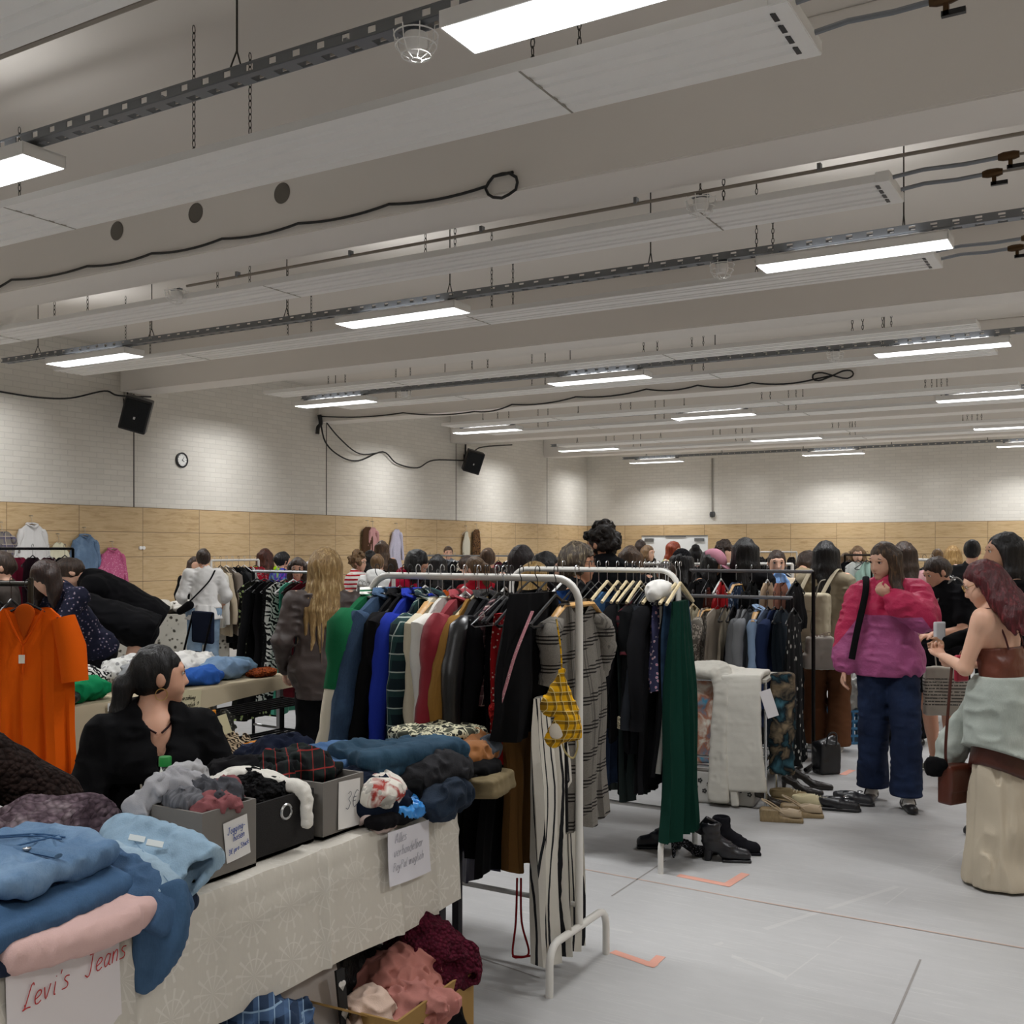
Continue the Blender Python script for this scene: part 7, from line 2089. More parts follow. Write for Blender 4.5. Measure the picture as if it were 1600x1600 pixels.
# trouser leg over the front
def lp_(dx, dy, z): return p + Matrix.Rotation(TH * .25, 3, 'Z') @ V3((dx, dy, z))
flat_strip('white_trousers', 'trousers', 'white trousers draped over the laundry stand with one broad leg hanging', [lp_(.12, .1, .812), lp_(.12, -.19, .815), lp_(.12, -.25, .76), lp_(.13, -.25, .45), lp_(.15, -.25, .13)], [.12, .125, .125, .115, .13], .016, WT, h=.008, amp=.0015, up=[V3((0, 0, 1)), V3((0, -.4, 1)), V3((0, -1, .3)), V3((0, -1, 0)), V3((0, -1, 0))], cuts=[((0, 0, .1), (0, 0, -1))], k=.012)
flat_strip('white_trousers', 'trousers', 'second white trousers with frayed hem beneath the first pair', [lp_(-.24, -.1, .83), lp_(-.1, -.16, .845), lp_(-.02, -.2, .83), lp_(.0, -.235, .72), lp_(-.02, -.235, .4), lp_(-.02, -.24, .06)], [.09, .1, .07, .05, .055, .07], .025, M('cfccc2', 'plain', 'dedbd2'), h=.008, amp=.003, up=[V3((0, -.3, 1)), V3((0, -.3, 1)), V3((0, -.6, 1)), V3((0, -1, 0)), V3((0, -1, 0)), V3((0, -1, 0))], k=.02)
crumple('white_jacket', 'jacket', 'white jacket bunched on top of the laundry stand', lp_(-.08, .02, .8), (.2, .15, .028), WT, seed=80, amp=.006, h=.008, freq=9)
flat_strip('white_belt', 'belt', 'white belt end hanging below the white trousers', [lp_(.07, -.235, .12), lp_(.08, -.235, .03)], .025, .012, WT, h=.007, amp=.002, up=V3((0, -1, 0)))
boxo('price_tag', (0, 0, 0), (.035, .001, .085), M('e2dfe2', 'paint')).location = lp_(.29, -.26, .66)
o = bpy.data.objects['price_tag'] if 'price_tag' in bpy.data.objects else None
o = [q for q in bpy.data.objects if q.name.startswith('price_tag') and q.parent is None][-1]
o.rotation_euler = (0, math.radians(-18), TH); tag(o, 'white paper tag hanging from the white trousers', 'tag')
TD = M('5a7a88', 'tie', '2f7c94', col3='b8845c', sc=1.6)
o = sobj('tie_dye_cloth', [bx((0, 0, 0), (.13, .014, .26), r=.012)], .011, M('3a90b0', 'tie', 'b0765c', col3='e0dacc', sc=1.8), None, noise=FN(.01, 9, 3), loc=lp_(-.12, -.13, .52), rz=TH * .25)
tag(o, 'multicoloured painted cloth hanging behind the white trousers', 'cloth')
o = sobj('tie_dye_dress', [bx((0, 0, 0), (.055, .02, .3), r=.015)], .011, M('3f6a78', 'tie', '121a20', col3='8a7a62', sc=1.6), None, noise=FN(.012, 9, 6), loc=lp_(.33, -.02, .5), rz=TH * .25)
tag(o, 'teal and orange dyed dress hanging right of the white trousers', 'dress')
o = MB().tube([lp_(.33, -.02, .78), lp_(.3, 0, .8)], .006, 6).build('dress_hook', CH); tag(o, 'small hook holding the dyed dress', 'hook')

# ------------------------------------------------------------------ shoes and bags on the floor
def shoe(kind, loc, rz, m, label, group=None, m2=None, S=1.0, h=.006):
    r = empty('shoe', loc, rz, label, 'shoe', group)
    if kind == 'wedge':
        sobj('sole', [bx((0, .0, .012), (.032, .115, .008), r=.006, k=.01), bx((0, .07, .035), (.03, .045, .03), r=.008, k=.02), cap((0, .1, .05), (0, -.02, .02), .028, .03, .02)], h, m2, r)
        sobj('upper', [cap((0, .0, .052), (0, -.085, .036), .035, .036, .02), ell((0, .015, .085), (.027, .05, .035), k=.006, op='s'), ell((0, -.125, .045), (.022, .02, .014), k=.004, op='s')], h, m, r, cuts=[((0, 0, .03), (0, 0, -1))])
        MB().tube(smooth([(-.034, -.01, .05), (-.03, .07, .1), (-.012, .112, .12), (.012, .112, .12), (.03, .07, .1), (.034, -.01, .05)]), .005, 6).build('heel_strap', m, r)
        MB().tube(smooth([(-.02, -.09, .06), (0, -.1, .068), (.02, -.09, .06)]), .006, 6).build('bow', m, r)
    elif kind == 'boot':
        sobj('upper', [cap((0, .07, .17), (0, .065, .1), .048, .045, .02), cap((0, .07, .1), (0, -.01, .065), .042, .04, .025), cap((0, -.01, .05), (0, -.1, .03), .04, .032, .02), ell((0, .07, .21), (.04, .042, .05), k=.006, op='s')], h, m, r, noise=[(.003, (9, 9, 60), 3, 'r')], cuts=[((0, 0, .016), (0, 0, -1))])
        sobj('sole', [bx((0, -.06, .007), (.034, .07, .004), r=.004, k=.006), cap((0, .08, .06), (0, .085, .004), .026, .02, .01)], h, m2 or m, r, cuts=[((0, 0, .001), (0, 0, -1))])
    elif kind == 'pump':
        sobj('upper', [cap((0, .1, .1), (0, .03, .06), .03, .028, .02), cap((0, .03, .055), (0, -.03, .022), .028, .034, .02), cap((0, -.03, .02), (0, -.12, .016), .035, .022, .02), ell((0, .05, .125), (.025, .09, .05), k=.006, op='s'), cap((0, .0, .075), (0, -.04, .055), .024, .02, .008, op='s'), cap((0, .07, .03), (0, .02, .0), .03, .02, .01, op='s')], h, m, r, cuts=[((0, 0, .004), (0, 0, -1))])
        sobj('heel', [cap((0, .108, .08), (0, .112, .006), .018, .008, .01)], .005, m, r)
    else:
        sobj('upper', [cap((0, .08, .055), (0, .0, .045), .038, .04, .02), cap((0, .0, .035), (0, -.09, .03), .042, .037, .02), ell((0, .07, .1), (.03, .05, .04), k=.008, op='s')], h, m, r, noise=[(.002, (40, 40, 40), 2, 'n')], cuts=[((0, 0, .012), (0, 0, -1))])
        sobj('sole', [cap((0, .085, .01), (0, -.095, .01), .041, .039, .01)], h, m2 or m, r, cuts=[((0, 0, .022), (0, 0, 1)), ((0, 0, .001), (0, 0, -1))])
        if kind == 'buckle':
            MB().tube([(.02 * math.cos(a), -.045 + .015 * math.sin(a), .085) for a in np.linspace(0, 6.28, 13)[:-1]], .003, 5, loop=True).build('buckle', CH, r)
        if kind == 'lace':
            mb = MB()
            for k in range(4): mb.tube(smooth([(-.025, -.01 - .018 * k, .07 - .005 * k), (0, -.018 - .018 * k, .083 - .005 * k), (.025, -.01 - .018 * k, .07 - .005 * k)], 3), .004, 5)
            mb.build('laces', M('c8bfa2', 'plain'), r)
    return r
BE, CK = M('a8957a', 'leather', 'bcab90', rough=.5), M('94805e', 'wood', 'a8936e', sc=2)
fr = TH + R90 - .25     # toes towards image right
G1, G2, G3, G4 = 'beige wedge shoes', 'black ankle boots', 'black mules', 'black pumps'
shoe('wedge', fl(1222, 1283), fr, BE, 'beige wedge shoe with a bow, nearer of the pair below the laundry stand', G1, CK)
shoe('wedge', fl(1254, 1276), fr + .08, BE, 'beige wedge shoe with a bow, farther of the pair below the laundry stand', G1, CK)
shoe('lace', fl(1268, 1262), fr + .05, M('bdb392', 'plain'), 'cream laced canvas shoe behind the wedge shoes', None, M('c8c09e', 'plastic'))
shoe('lace', fl(1232, 1252), fr, M('8a7a5c', 'plain'), 'tan strappy shoe behind the nearer wedge shoe', None, CK)
shoe('pump', fl(1252, 1241), fr - .12, M('1a1614', 'leather', '2c2622'), 'dark brown heeled pump behind the cream shoe', G4)
shoe('pump', fl(1268, 1232), fr - .12, M('1a1614', 'leather', '2c2622'), 'dark brown heeled pump, farther of the two behind the cream shoe', G4)
shoe('pump', fl(1205, 1262), fr, M('2a241e', 'leather', '3a342c'), 'dark flat shoe almost hidden by the white trousers', None)
shoe('buckle', fl(1310, 1266), fr - .1, M('17171a', 'leather', '2e2e33'), 'black mule with a round buckle right of the cream shoe', G3, BLK)
shoe('buckle', fl(1332, 1257), fr - .1, M('1f2024', 'leather', '3a3b40'), 'black mule behind the one with the round buckle', G3, BLK)
BT = M('121216', 'leather', '26262c')
shoe('boot', fl(1132, 1345), fr + .12, BT, 'black ankle boot with folded shaft, nearest on the aisle floor', G2)
shoe('boot', fl(1148, 1334), fr + .16, M('15151a', 'plain'), 'black pleated ankle boot behind the nearest boot', G2)
sobj('boot_flap', [bx((0, 0, 0), (.045, .006, .05), r=.006)], .006, BT, None, loc=fl(1106, 1340) + V3((0, 0, .155)), rz=TH + .3).rotation_euler = (.5, .5, TH + .3)
o = bpy.data.objects['boot_flap']; tag(o, 'folded leather shaft flap leaning on the nearest black boot', 'boot shaft'); o.name = 'boot_shaft'
MB().lathe([(0, 0), (.006, 0), (.006, .003), (0, .003)], 8, (.02, -.012, -.03), Matrix.Rotation(R90, 3, 'X')).build('rivet', CH, o)
shoe('pump', fl(1084, 1338), fr + .5, M('141418', 'dots', 'a8a8b0', sc=3.5), 'black sequinned flat shoe by the foot of the second rack')
shoe('boot', fl(1034, 1325), fr + 3.3, M('10121a', 'leather', '1f2330'), 'dark boot under the second rack left of the green dress')
r = empty('handbag', fl(1291, 1208), TH + .3, 'black leather handbag standing on the floor beside the grey rail', 'handbag')
sobj('bag_body', [bx((0, 0, .11), (.07, .05, .1), r=.012), cap((-.05, 0, .2), (.05, 0, .24), .035, .03, .03)], .008, M('151517', 'leather', '28282c'), r, noise=FN(.003, 12, 2), cuts=[((0, 0, .002), (0, 0, -1))])
MB().tube(smooth([(-.04, -.06, .2), (-.03, -.075, .29), (.03, -.075, .29), (.04, -.06, .2)]), .006, 6).build('handle', M('151517', 'leather', '28282c'), r)
pc = fl(1331, 1158)
r = empty('plastic_crate', pc, TH + .1, 'blue plastic crate with grid sides behind the pink jacket woman', 'crate')
mb = MB()
for k in range(9):
    mb.box((-.2 + .05 * k, -.14, .14), (.008, .008, .14)); mb.box((-.2 + .05 * k, .14, .14), (.008, .008, .14))
for z in (.01, .07, .13, .19, .27):
    for s in (-1, 1): mb.box((0, s * .14, z), (.2, .009, .009)); mb.box((s * .2, 0, z), (.009, .14, .009))
mb.box((0, 0, .008), (.2, .14, .006))
mb.build('crate_grid', M('2a6a94', 'plastic'), r, smooth=False)
crumple('satin_coat', 'coat', 'shiny grey and black coat piled on the blue crate', pc + V3((0, 0, .24)), (.16, .14, .2), M('4a4a48', 'satin', 'b8b6b0', sc=1.5), seed=90, amp=.02, h=.012)
# ------------------------------------------------------------------ the people
HM = lambda a, b, sc=1.0: M(a, 'hair', b, sc=sc)
H_BLK, H_DBR, H_BR, H_LBR, H_BLO, H_RED, H_AUB = HM('0f0e0f', '2c282a'), HM('34261d', '5e483a'), HM('4e3a2a', '7c5e42'), HM('6e5438', '9e7c54'), HM('a5814e', 'dcc08c'), HM('8a3212', 'b85a26'), HM('4a2418', '7a4028')
BLKC = M('0c0c0e', 'plain')
JEAN = M('2a3d5c', 'denim', '4c6a92')
DARKP = M('0e0e11', 'plain')
SHB = dict(m=M('17171a', 'leather', '29292c'))
SHW = dict(m=M('d6d4ce', 'plain'), sole=M('e4e2dc', 'plastic'))
def ht(ytop, d, k=1.0): return max(1.3, min(2.0, (H - (ytop - HY) * d / F - .012) / k))
def P(label, px, ytop, d, facing, hairm, style, topm, botm=DARKP, h=None, k=1.0, L=.4, topkw={}, hairkw={}, **kw):
    hh = h or ht(ytop, d, k)
    tk = dict(m=topm); tk.update(topkw)
    hk = dict(m=hairm, style=style, L=L); hk.update(hairkw)
    kw.setdefault('shoes', SHB)
    return person(label, px, d, facing, hh, hair=hk, top=tk, bottom=kw.pop('bottom', dict(m=botm)), **kw)

# --- woman in the pink jacket
def m_twotone():
    t = NT('two_tone_nylon')
    v = t.coord()
    s = t.sep(v)
    n = t.noise(v, 6, 3)
    z = t.math('ADD', s[2], t.math('MULTIPLY', t.math('SUBTRACT', n, .5), .03))
    dx = t.math('MAXIMUM', t.math('SUBTRACT', t.math('ABSOLUTE', s[0]), .17), 0.0)
    k = t.math('LESS_THAN', t.math('ADD', z, t.math('MULTIPLY', dx, 1.3)), 1.19)
    cc = t.mix(k, hexc('c02a56'), hexc('aa5c90'))
    cc = t.mix(t.math('MULTIPLY', n, .25), cc, hexc('d04a70'))
    m = t.fin(cc, .55, spec=.3)
    t.bump(t.noise(v, 11, 5, .6), .6, .03)
    return m
TT = m_twotone()
def straps(root, J):
    mb = MB()
    s0 = J['sho'][0] * .8 + J['nb'] * .2 - V3((0, 0, .025))
    mb.tube(smooth([s0 + V3((-.01, .09, .03)), s0 + V3((-.01, -.02, .085)), s0 + V3((-.02, -.13, -.02)), s0 + V3((-.07, -.165, -.25)), s0 + V3((-.1, -.15, -.42))]), .02, 8, flat=.35)
    mb.build('bag_strap', M('121214', 'plain'), root)
P('woman in an oversized pink and mauve jacket and dark jeans walking with hand at chin', 1388, 842, 6.62, 4, HM('3e2e22', '8a6c4a'), 'long', TT, L=.31,
  head=(-42, 16, -4), hands=((-.27, -.06, .80), (.0, -.22, 1.3)), poles=((-.6, .6, 0), (.75, .15, -.45)), palms=(None, (0, .6, .8)), curl=(.5, .9), skin='fair', face=1, res=.0085,
  topkw=dict(off=.028, sr=.074, puff=.018, balloon=.016, cr=.05, hem=-.09, tk=1.1, wr=.009, name='jacket', cuffm=M('8a4072', 'knit', '9c5284'), collar=M('8a4072', 'knit', '9c5284')),
  hairkw=dict(over=1, front=88, front_right=-58, earring=M('d8cfa8', 'metal'), drop=4), bottom=dict(m=M('141f38', 'denim', '26375a'), r=(.105, .09, .1), hemz=.085, off=.016), feet=((-.09, .1), (.1, -.12)), fyaw=(-14, 10),
  shoes=dict(m=M('121214', 'leather', '2a2a2c'), high=False, sock=M('e6e4e2', 'plain'), strap=1), over=straps)

# --- beige jacket, seen from behind
def backpack(root, J):
    c = J['pel'] + J['u'] * .16 - J['f'] * .2 + J['x'] * .08
    sobj('backpack', [bx(c, (.12, .06, .16), (J['x'], J['f'], J['u']), r=.03), bx(c - J['f'] * .06 - J['u'] * .05, (.09, .02, .08), (J['x'], J['f'], J['u']), r=.02)], .01, M('b5ab94', 'plain'), root, noise=FN(.006, 12, 3))
    for s in (-1, 1):
        MB().tube(smooth([c + J['x'] * s * .09 + J['u'] * .17, J['nb'] + J['x'] * s * .1 - J['f'] * .03 + J['u'] * .03, J['nb'] + J['x'] * s * .13 + J['f'] * .09 - J['u'] * .1]), .022, 8, flat=.3).build('backpack_strap', M('a89e88', 'plain'), root)
P('woman with very long black hair, beige jacket, backpack and brown trousers, seen from behind', 1290, 842, 8.4, 168, H_BLK, 'long', M('8f8570', 'plain'), L=.62, head=(4, 6, 0), res=.011,
  topkw=dict(off=.03, sr=.068, hem=-.16, name='jacket', tk=1.08), bottom=dict(m=M('5e3d28', 'plain'), r=(.105, .088, .1), hemz=.05), shoes=SHW, over=backpack, hairkw=dict(front=110))
r = empty('tote_bag', wp(1280, 8.05, .72), TH - .1, 'pale grey shoulder bag with a chain hanging beside the beige jacket', 'bag')
sobj('bag_body', [bx((0, 0, .09), (.08, .03, .1), r=.02), bx((.0, 0, .02), (.1, .03, .04), r=.02)], .01, M('9a948c', 'plain'), r, noise=FN(.006, 12, 3))
mb = MB(); mb.tube(smooth([(-.05, 0, .2), (-.06, 0, .32), (0, .02, .6), (.05, .02, .64)]), .012, 6, flat=.4); mb.build('strap', M('8a8478', 'plain'), r)
mb = MB()
for kx in range(6): mb.tube([(-.06 + .025 * kx + .014 * math.cos(a), -.035, .22 + .012 * math.sin(a) - .012 * math.sin(kx)) for a in np.linspace(0, 6.28, 9)[:-1]], .004, 5, loop=True)
mb.build('chain', M('b8b0a0', 'metal'), r)

# --- red haired woman with the tied denim jacket
def tied(root, J):
    p, S = J['pel'], J['S']
    m = M('a9b1a9', 'denim', 'c2c8c0')
    q = [cap(p + V3((0, 0, .12)), p + V3((0, 0, .02)), .15, .182, .03, J['f'], .94), cap(p + V3((0, 0, .02)), p + V3((0, 0, -.26)), .182, .21, .03, J['f'], .92)]
    sobj('tied_jacket', q, .008, m, root, cuts=[(p + V3((0, 0, .15)), (0, 0, 1)), (p + V3((0, 0, -.24)), (.35, -.1, -1))], noise=[(.008, (9, 9, 16), 4, 'r'), (.006, (14, 14, 22), 6, 'n')])
    b = sobj('jacket_sleeve', [cap(p + V3((-.02, -.16, .0)), p + V3((.0, -.26, -.22)), .045, .075, .02), cap(p + V3((.0, -.26, -.22)), p + V3((.02, -.28, -.34)), .075, .06, .02)], .008, m, root, noise=FN(.007, 15, 3), cuts=[(p + V3((0, 0, -.35)), (0, 0, -1))])
    sobj('brown_hem', [cap(p + V3((0, 0, -.1)), p + V3((0, 0, -.34)), .15, .192, .03, J['f'], .85)], .01, M('3c1c14', 'satin', '5a2c20'), root, cuts=[(p + V3((0, 0, -.34)), (.45, -.1, -1)), (p + V3((0, 0, -.15)), (0, 0, 1))])
    for k, dz_ in enumerate((0, .035)):
        MB().tube([J['wri'][0] + V3((.03 * math.cos(a), .0, dz_ + .03 * math.sin(a))) for a in np.linspace(0, 6.28, 15)[:-1]], .004, 6, loop=True).build('bracelet', M('6a4022', 'wood'), root)
P('woman with dark red hair and glasses, bare shoulders, pale denim jacket tied around the waist', 1566, 866, 5.05, -116, HM('4a141a', '84343a'), 'long', M('5c2c20', 'satin', '74402e'), L=.3, head=(24, 26, 0), skin='fair', face=1, res=.0075,
  hands=((-.1, -.25, 1.02), (.02, -.28, 1.06)), poles=((-.5, .35, -.6), (.5, .5, -.5)), palms=((0, 0, 1), (0, 0, 1)), curl=(.7, .9), lean=5,
  topkw=dict(sleeve='none', cut=.31, hem=.07, off=.012, straps=M('3a1014', 'satin'), name='strap_top', wr=.004), hairkw=dict(glasses=M('a08858', 'metal'), earring=M('e0dcd2', 'paint'), drop=1, front=86, sweep=V3((0, .55, 0)), fringe=0),
  bottom=dict(kind='skirt', m=M('c9bda8', 'plain', 'dad0bd'), hemz=.012, flare=.225, wr=.007, waist=-.1), shoes=dict(m=M('1c1a18', 'leather')), feet=((-.07, -.02), (.08, .02)), over=tied)
# the brown bag she holds by its strap
bp = wp(1492, 5.15, .36)
r = empty('handbag', bp, TH + .5, 'brown leather handbag dangling on a long strap near the floor', 'handbag')
BL = M('4a2015', 'leather', '6e3a28')
sobj('bag_body', [bx((0, 0, .095), (.07, .03, .085), r=.01), bx((0, -.035, .12), (.07, .006, .05), r=.006)], .007, BL, r)
MB().tube(smooth([(-.06, 0, .19), (-.065, .0, .3), (-.01, .01, .66), (-.005, .0, .7)]), .009, 6, flat=.4).build('strap', M('3a1810', 'leather', '5a2c20'), r)
MB().lathe([(0, 0), (.014, 0), (.014, .005), (0, .005)], 12, (.0, -.042, .1), Matrix.Rotation(R90, 3, 'X')).build('clasp', M('c8a050', 'metal'), r)
crumple('hair_scrunchie', 'scarf', 'black scarf tied at the side of the dangling brown handbag', bp + V3((-.08, -.03, .13)), (.045, .045, .05), BK(0), seed=4, amp=.012, h=.007)
o = sobj('pink_phone', [bx((0, 0, 0), (.035, .006, .06), r=.006)], .006, M('c0304a', 'plastic'), None, loc=wp(1502, 5.25, 1.005), rz=TH + .4)
tag(o, 'phone in a red and pink case held by the red haired woman', 'phone')
# --- dark haired woman behind her
DHW = P('tall woman with long black hair and pearl earring, dark top, half hidden at the edge', 1574, 828, 5.95, -72, H_BLK, 'long', BLKC, L=.5, head=(-4, 2, 0), skin='olive', face=1, res=.009, hands=((-.12, -.3, 1.05), None),
  hairkw=dict(earring=M('e8e4dc', 'paint'), drop=3, front=84, fringe=.0, brow='141010'), topkw=dict(off=.022), shoes=dict(m=M('141416', 'leather'), sock=M('e8e6e2', 'plain')), bottom=dict(m=DARKP, hemz=.3, r=(.1, .08, .09)), feet=((-.1, .02), (.1, -.1)))
bpy.context.view_layer.update()
o = sobj('phone', [bx((0, 0, 0), (.034, .005, .07), r=.006)], .006, M('d8d8dc', 'plastic'), None, loc=DHW.matrix_world @ V3((-.12, -.335, 1.1)), rz=TH + .4)
tag(o, 'pale phone held upright by the dark haired woman', 'phone')
# --- boy in black
def boyx(root, J):
    mb = MB(); n_ = J['nb']
    mb.tube(smooth([n_ + V3((.1, .1, .0)), n_ + V3((.08, -.02, .07)), n_ + V3((0, -.15, -.15)), J['pel'] + V3((-.13, -.17, .18))]), .008, 6); mb.build('bag_strap', M('8a8884', 'plain'), root)
P('young man in black T-shirt and shorts looking down, grey text bag in front', 1476, 868, 7.6, -38, H_DBR, 'short', M('101014', 'plain'), L=.0, head=(-22, 30, 0), male=True, skin='light', face=1, res=.0085, k=.985, hands=((-.1, -.3, 1.08), (.12, -.28, 1.0)), palms=((.2, 0, -1), (0, 0, -1)), curl=(.3, .5),
  topkw=dict(sleeve='short', off=.03, sr=.07, hem=-.1), bottom=dict(kind='shorts', m=M('121216', 'plain'), r=(.1, .1, .1), hemz=.56), shoes=dict(m=M('6a6a60', 'plain'), sole=M('c8c6be', 'plastic')), over=boyx)
r = empty('tote_bag', wp(1478, 7.2, .47), TH - .1, 'grey cloth bag with lines of dark text in front of the young man', 'bag')
def m_text():
    t = NT('printed_lines'); v = t.coord(); s = t.sep(v)
    k = stripes(t, s[2], 46, .42); n = t.noise(t.coord((90, 1, 30)), 1, 2)
    ins = t.math('LESS_THAN', t.math('ABSOLUTE', t.math('SUBTRACT', s[2], .16)), .1)
    return t.fin(t.mix(t.math('MULTIPLY', t.math('MULTIPLY', k, ins), t.math('GREATER_THAN', n, .42)), hexc('a39d92'), hexc('45423e')), .9)
sobj('bag_body', [bx((0, 0, .16), (.13, .02, .15), r=.015)], .01, m_text(), r, noise=FN(.006, 9, 2))
MB().tube(smooth([(-.06, 0, .3), (-.07, 0, .45), (-.02, 0, .55)]), .01, 6, flat=.4).build('strap', M('a39d92', 'plain'), r)

# --- fair haired woman in the brown blazer
def seams(root, J):
    mb = MB()
    for s in (-.1, 0, .1):
        mb.tube([J['pel'] + J['x'] * s * (1 - .2 * t) - J['f'] * (.112 + .012 * math.cos(s * 12) - .0 * t - abs(s) * .32) + J['u'] * (-.06 + .36 * t) for t in (0, .25, .5, .75, 1)], .003, 5)
    mb.build('seams', M('6a5a54', 'plain'), root)
P('woman with long wavy fair hair in a dark brown blazer, seen from behind', 505, 856, 6.35, 176, HM('96784c', 'e4cc9a'), 'long', M('3a302d', 'leather', '4c403c', rough=.55), L=.56, head=(-6, 6, 4), res=.009, skin='fair',
  topkw=dict(off=.026, sr=.066, hem=-.17, name='blazer', tk=1.05), hairkw=dict(front=118, vol=.02, spread=.06), hands=((-.3, -.06, .86), (.24, -.1, .86)), wide=1.1, over=seams)
# --- seated woman in the black hoodie and the seat she uses
def hoodx(root, J):
    n_, S = J['nb'], J['S']
    mb = MB(); mb.tube([n_ + J['x'] * .068 * math.sin(a) - J['f'] * (.08 * math.cos(a) - .03) + J['u'] * (.012 - .075 * (abs(a) / 3.1) ** 2) for a in np.linspace(-3.0, 3.0, 15)], .004, 5)
    mb.build('necklace', M('2a1014', 'paint', rough=.2), root)
    for s in (-1, 1):
        MB().tube(smooth([n_ + J['x'] * s * .085 + J['f'] * .1 - J['u'] * .12, n_ + J['x'] * s * .075 + J['f'] * .155 - J['u'] * .24, n_ + J['x'] * s * .085 + J['f'] * .16 - J['u'] * .34]), .004, 5).build('drawstring', M('b8b0a0', 'plain'), root)
P('seated woman with black ponytail, hoop earrings and open black hoodie looking away', 238, 1013, 4.0, 14, H_BLK, 'pony', M('0b0b0d', 'plain'), h=1.66, L=.22, seat=.47, head=(86, 2, 0), skin='light', face=1, res=.0075, wide=1.06,
  hands=((-.2, -.26, .56), (.22, -.26, .56)), poles=((-.5, .6, -.3), (.5, .6, -.3)), topkw=dict(off=.034, sr=.075, hem=-.1, deep=.2, hood=1, name='hoodie', wr=.007), hairkw=dict(tie=M('c8c8cc', 'plain'), earring=M('d8b878', 'metal'), hoop=1, bz=.0, brow='141010'), over=hoodx)
def stool(px, d, label, z):
    r = empty('stool', wp(px, d, 0), TH, label, 'stool')
    boxo('seat', (0, 0, z - .015), (.18, .18, .015), M('3a2c20', 'wood'), r, .004)
    for sx in (-1, 1):
        for sy in (-1, 1): MB().tube([(sx * .14, sy * .14, z - .02), (sx * .16, sy * .16, 0)], .012, 8).build('leg', DARKT, r)
stool(238, 4.0, 'wooden stool under the seated woman in the black hoodie', .37)
# --- seated person at the left edge
P('person with fair hair in a dark brown knitted sweater leaning over at the near end', -165, 1000, 3.05, 14, H_BLO, 'long', M('231a18', 'knit', '3a2c28', col3='16100f', sc=.7), h=1.7, L=.42, seat=.56, lean=18, side=-6, wide=1.2, head=(30, 40, 0), skin='fair', face=0, res=.008,
  hands=((-.1, -.4, .72), (.2, -.34, .7)), poles=((-.8, .2, .1), (1, .1, .0)), topkw=dict(off=.035, sr=.085, hem=-.08, wr=.007, cr=.055, name='sweater', cuffm=M('2e2220', 'rib', '4a3a36', sc=6)), hairkw=dict(over=1, front=110))
stool(-165, 3.05, 'wooden stool of the person in the brown sweater', .46)
r = empty('cash_box', wp(28, 3.15, .62), TH, 'grey metal cash box with handle at the near end', 'box')
sobj('box_body', [bx((0, 0, .06), (.075, .05, .045), r=.01)], .008, M('4a4c50', 'metal', rough=.5), r)
MB().tube(smooth([(-.04, -.05, .09), (-.02, -.07, .12), (.03, -.07, .12), (.05, -.05, .09)]), .004, 6).build('handle', DARKT, r)
boxo('box_support', (0, 0, -.3), (.09, .06, .31), M('2a2826', 'board'), r)

# --- behind the beige table
P('woman with brown bob in a dark flowered blouse bending over the beige table', 128, 905, 7.3, -48, HM('2a1a14', '4e3426'), 'bob', M('16182a', 'floral', '8a7a80', col3='3a3a5a', sc=1.5), h=1.66, L=.2, lean=34, head=(0, 48, 0), skin='fair', res=.011, hands=((-.15, -.55, .82), (.12, -.5, .82)), topkw=dict(sleeve='three', off=.026, sr=.062), hairkw=dict(fringe=1))
P('man with short grey hair in a black sweater bending low', 188, 925, 8.2, -95, HM('4a443c', '8a8278'), 'short', M('0b0b0e', 'plain'), h=1.78, L=.01, lean=68, head=(0, 50, 0), male=True, skin='fair', res=.012, hands=((-.12, -.62, .62), (.12, -.6, .6)), topkw=dict(off=.034, sr=.075, hem=-.1, tk=1.12))
P('large person in a black jacket bent over with rounded back', 200, 895, 9.2, -88, H_DBR, 'short', M('0a0a0d', 'plain'), h=1.86, L=.01, lean=56, head=(0, 60, 0), male=True, skin='fair', res=.014, hands=((-.12, -.65, .7), (.12, -.62, .7)), topkw=dict(off=.05, sr=.09, hem=-.12, tk=1.2))
P('man with short dark hair and glasses at the left edge', 6, 858, 7.6, -84, H_DBR, 'short', M('3a3430', 'plain'), L=.0, male=True, skin='fair', face=1, res=.011, head=(-4, 8, 0), hairkw=dict(glasses=M('1a1a1a', 'plastic')))
# --- white blouse woman and companion
def crossbag(root, J):
    n_, p = J['nb'], J['pel']
    MB().tube(smooth([n_ - J['x'] * .12 - J['f'] * .05, n_ - J['f'] * .125 - J['u'] * .12 - J['x'] * .05, p + J['u'] * .2 - J['f'] * .135 + J['x'] * .1, p + J['u'] * .1 - J['f'] * .12 + J['x'] * .2]), .012, 6, flat=.5).build('bag_strap', BK(0), root)
    sobj('belt_bag', [cap(p + J['u'] * .1 - J['f'] * .13 + J['x'] * .16, p + J['u'] * .03 - J['f'] * .1 + J['x'] * .26, .05, .04, .02)], .012, BK(0), root)
    sobj('ruffle', [cap(p + J['u'] * .1, p - J['u'] * .06, .14, .2, .02, J['f'], .85)], .012, M('dad8d4', 'plain'), root, cuts=[(p + J['u'] * .1, J['u']), (p - J['u'] * .07, -J['u'])], noise=[(.012, (26, 26, 3), 4, 'r')])
P('woman in a white ruffled blouse and light blue jeans with a crossbody bag, seen from behind', 318, 860, 12.0, 184, H_DBR, 'bun', M('dcdad6', 'plain'), h=1.6, res=.013, topkw=dict(sleeve='three', off=.024, sr=.062, hem=.06), bottom=dict(m=M('7890a8', 'denim', '9cb2c6'), r=(.105, .085, .1), hemz=.04), hairkw=dict(bz=.03, clip=M('d8d8dc', 'plastic')), shoes=SHW, over=crossbag, wide=1.05, hands=((-.24, -.22, .95), (.2, -.2, .95)))
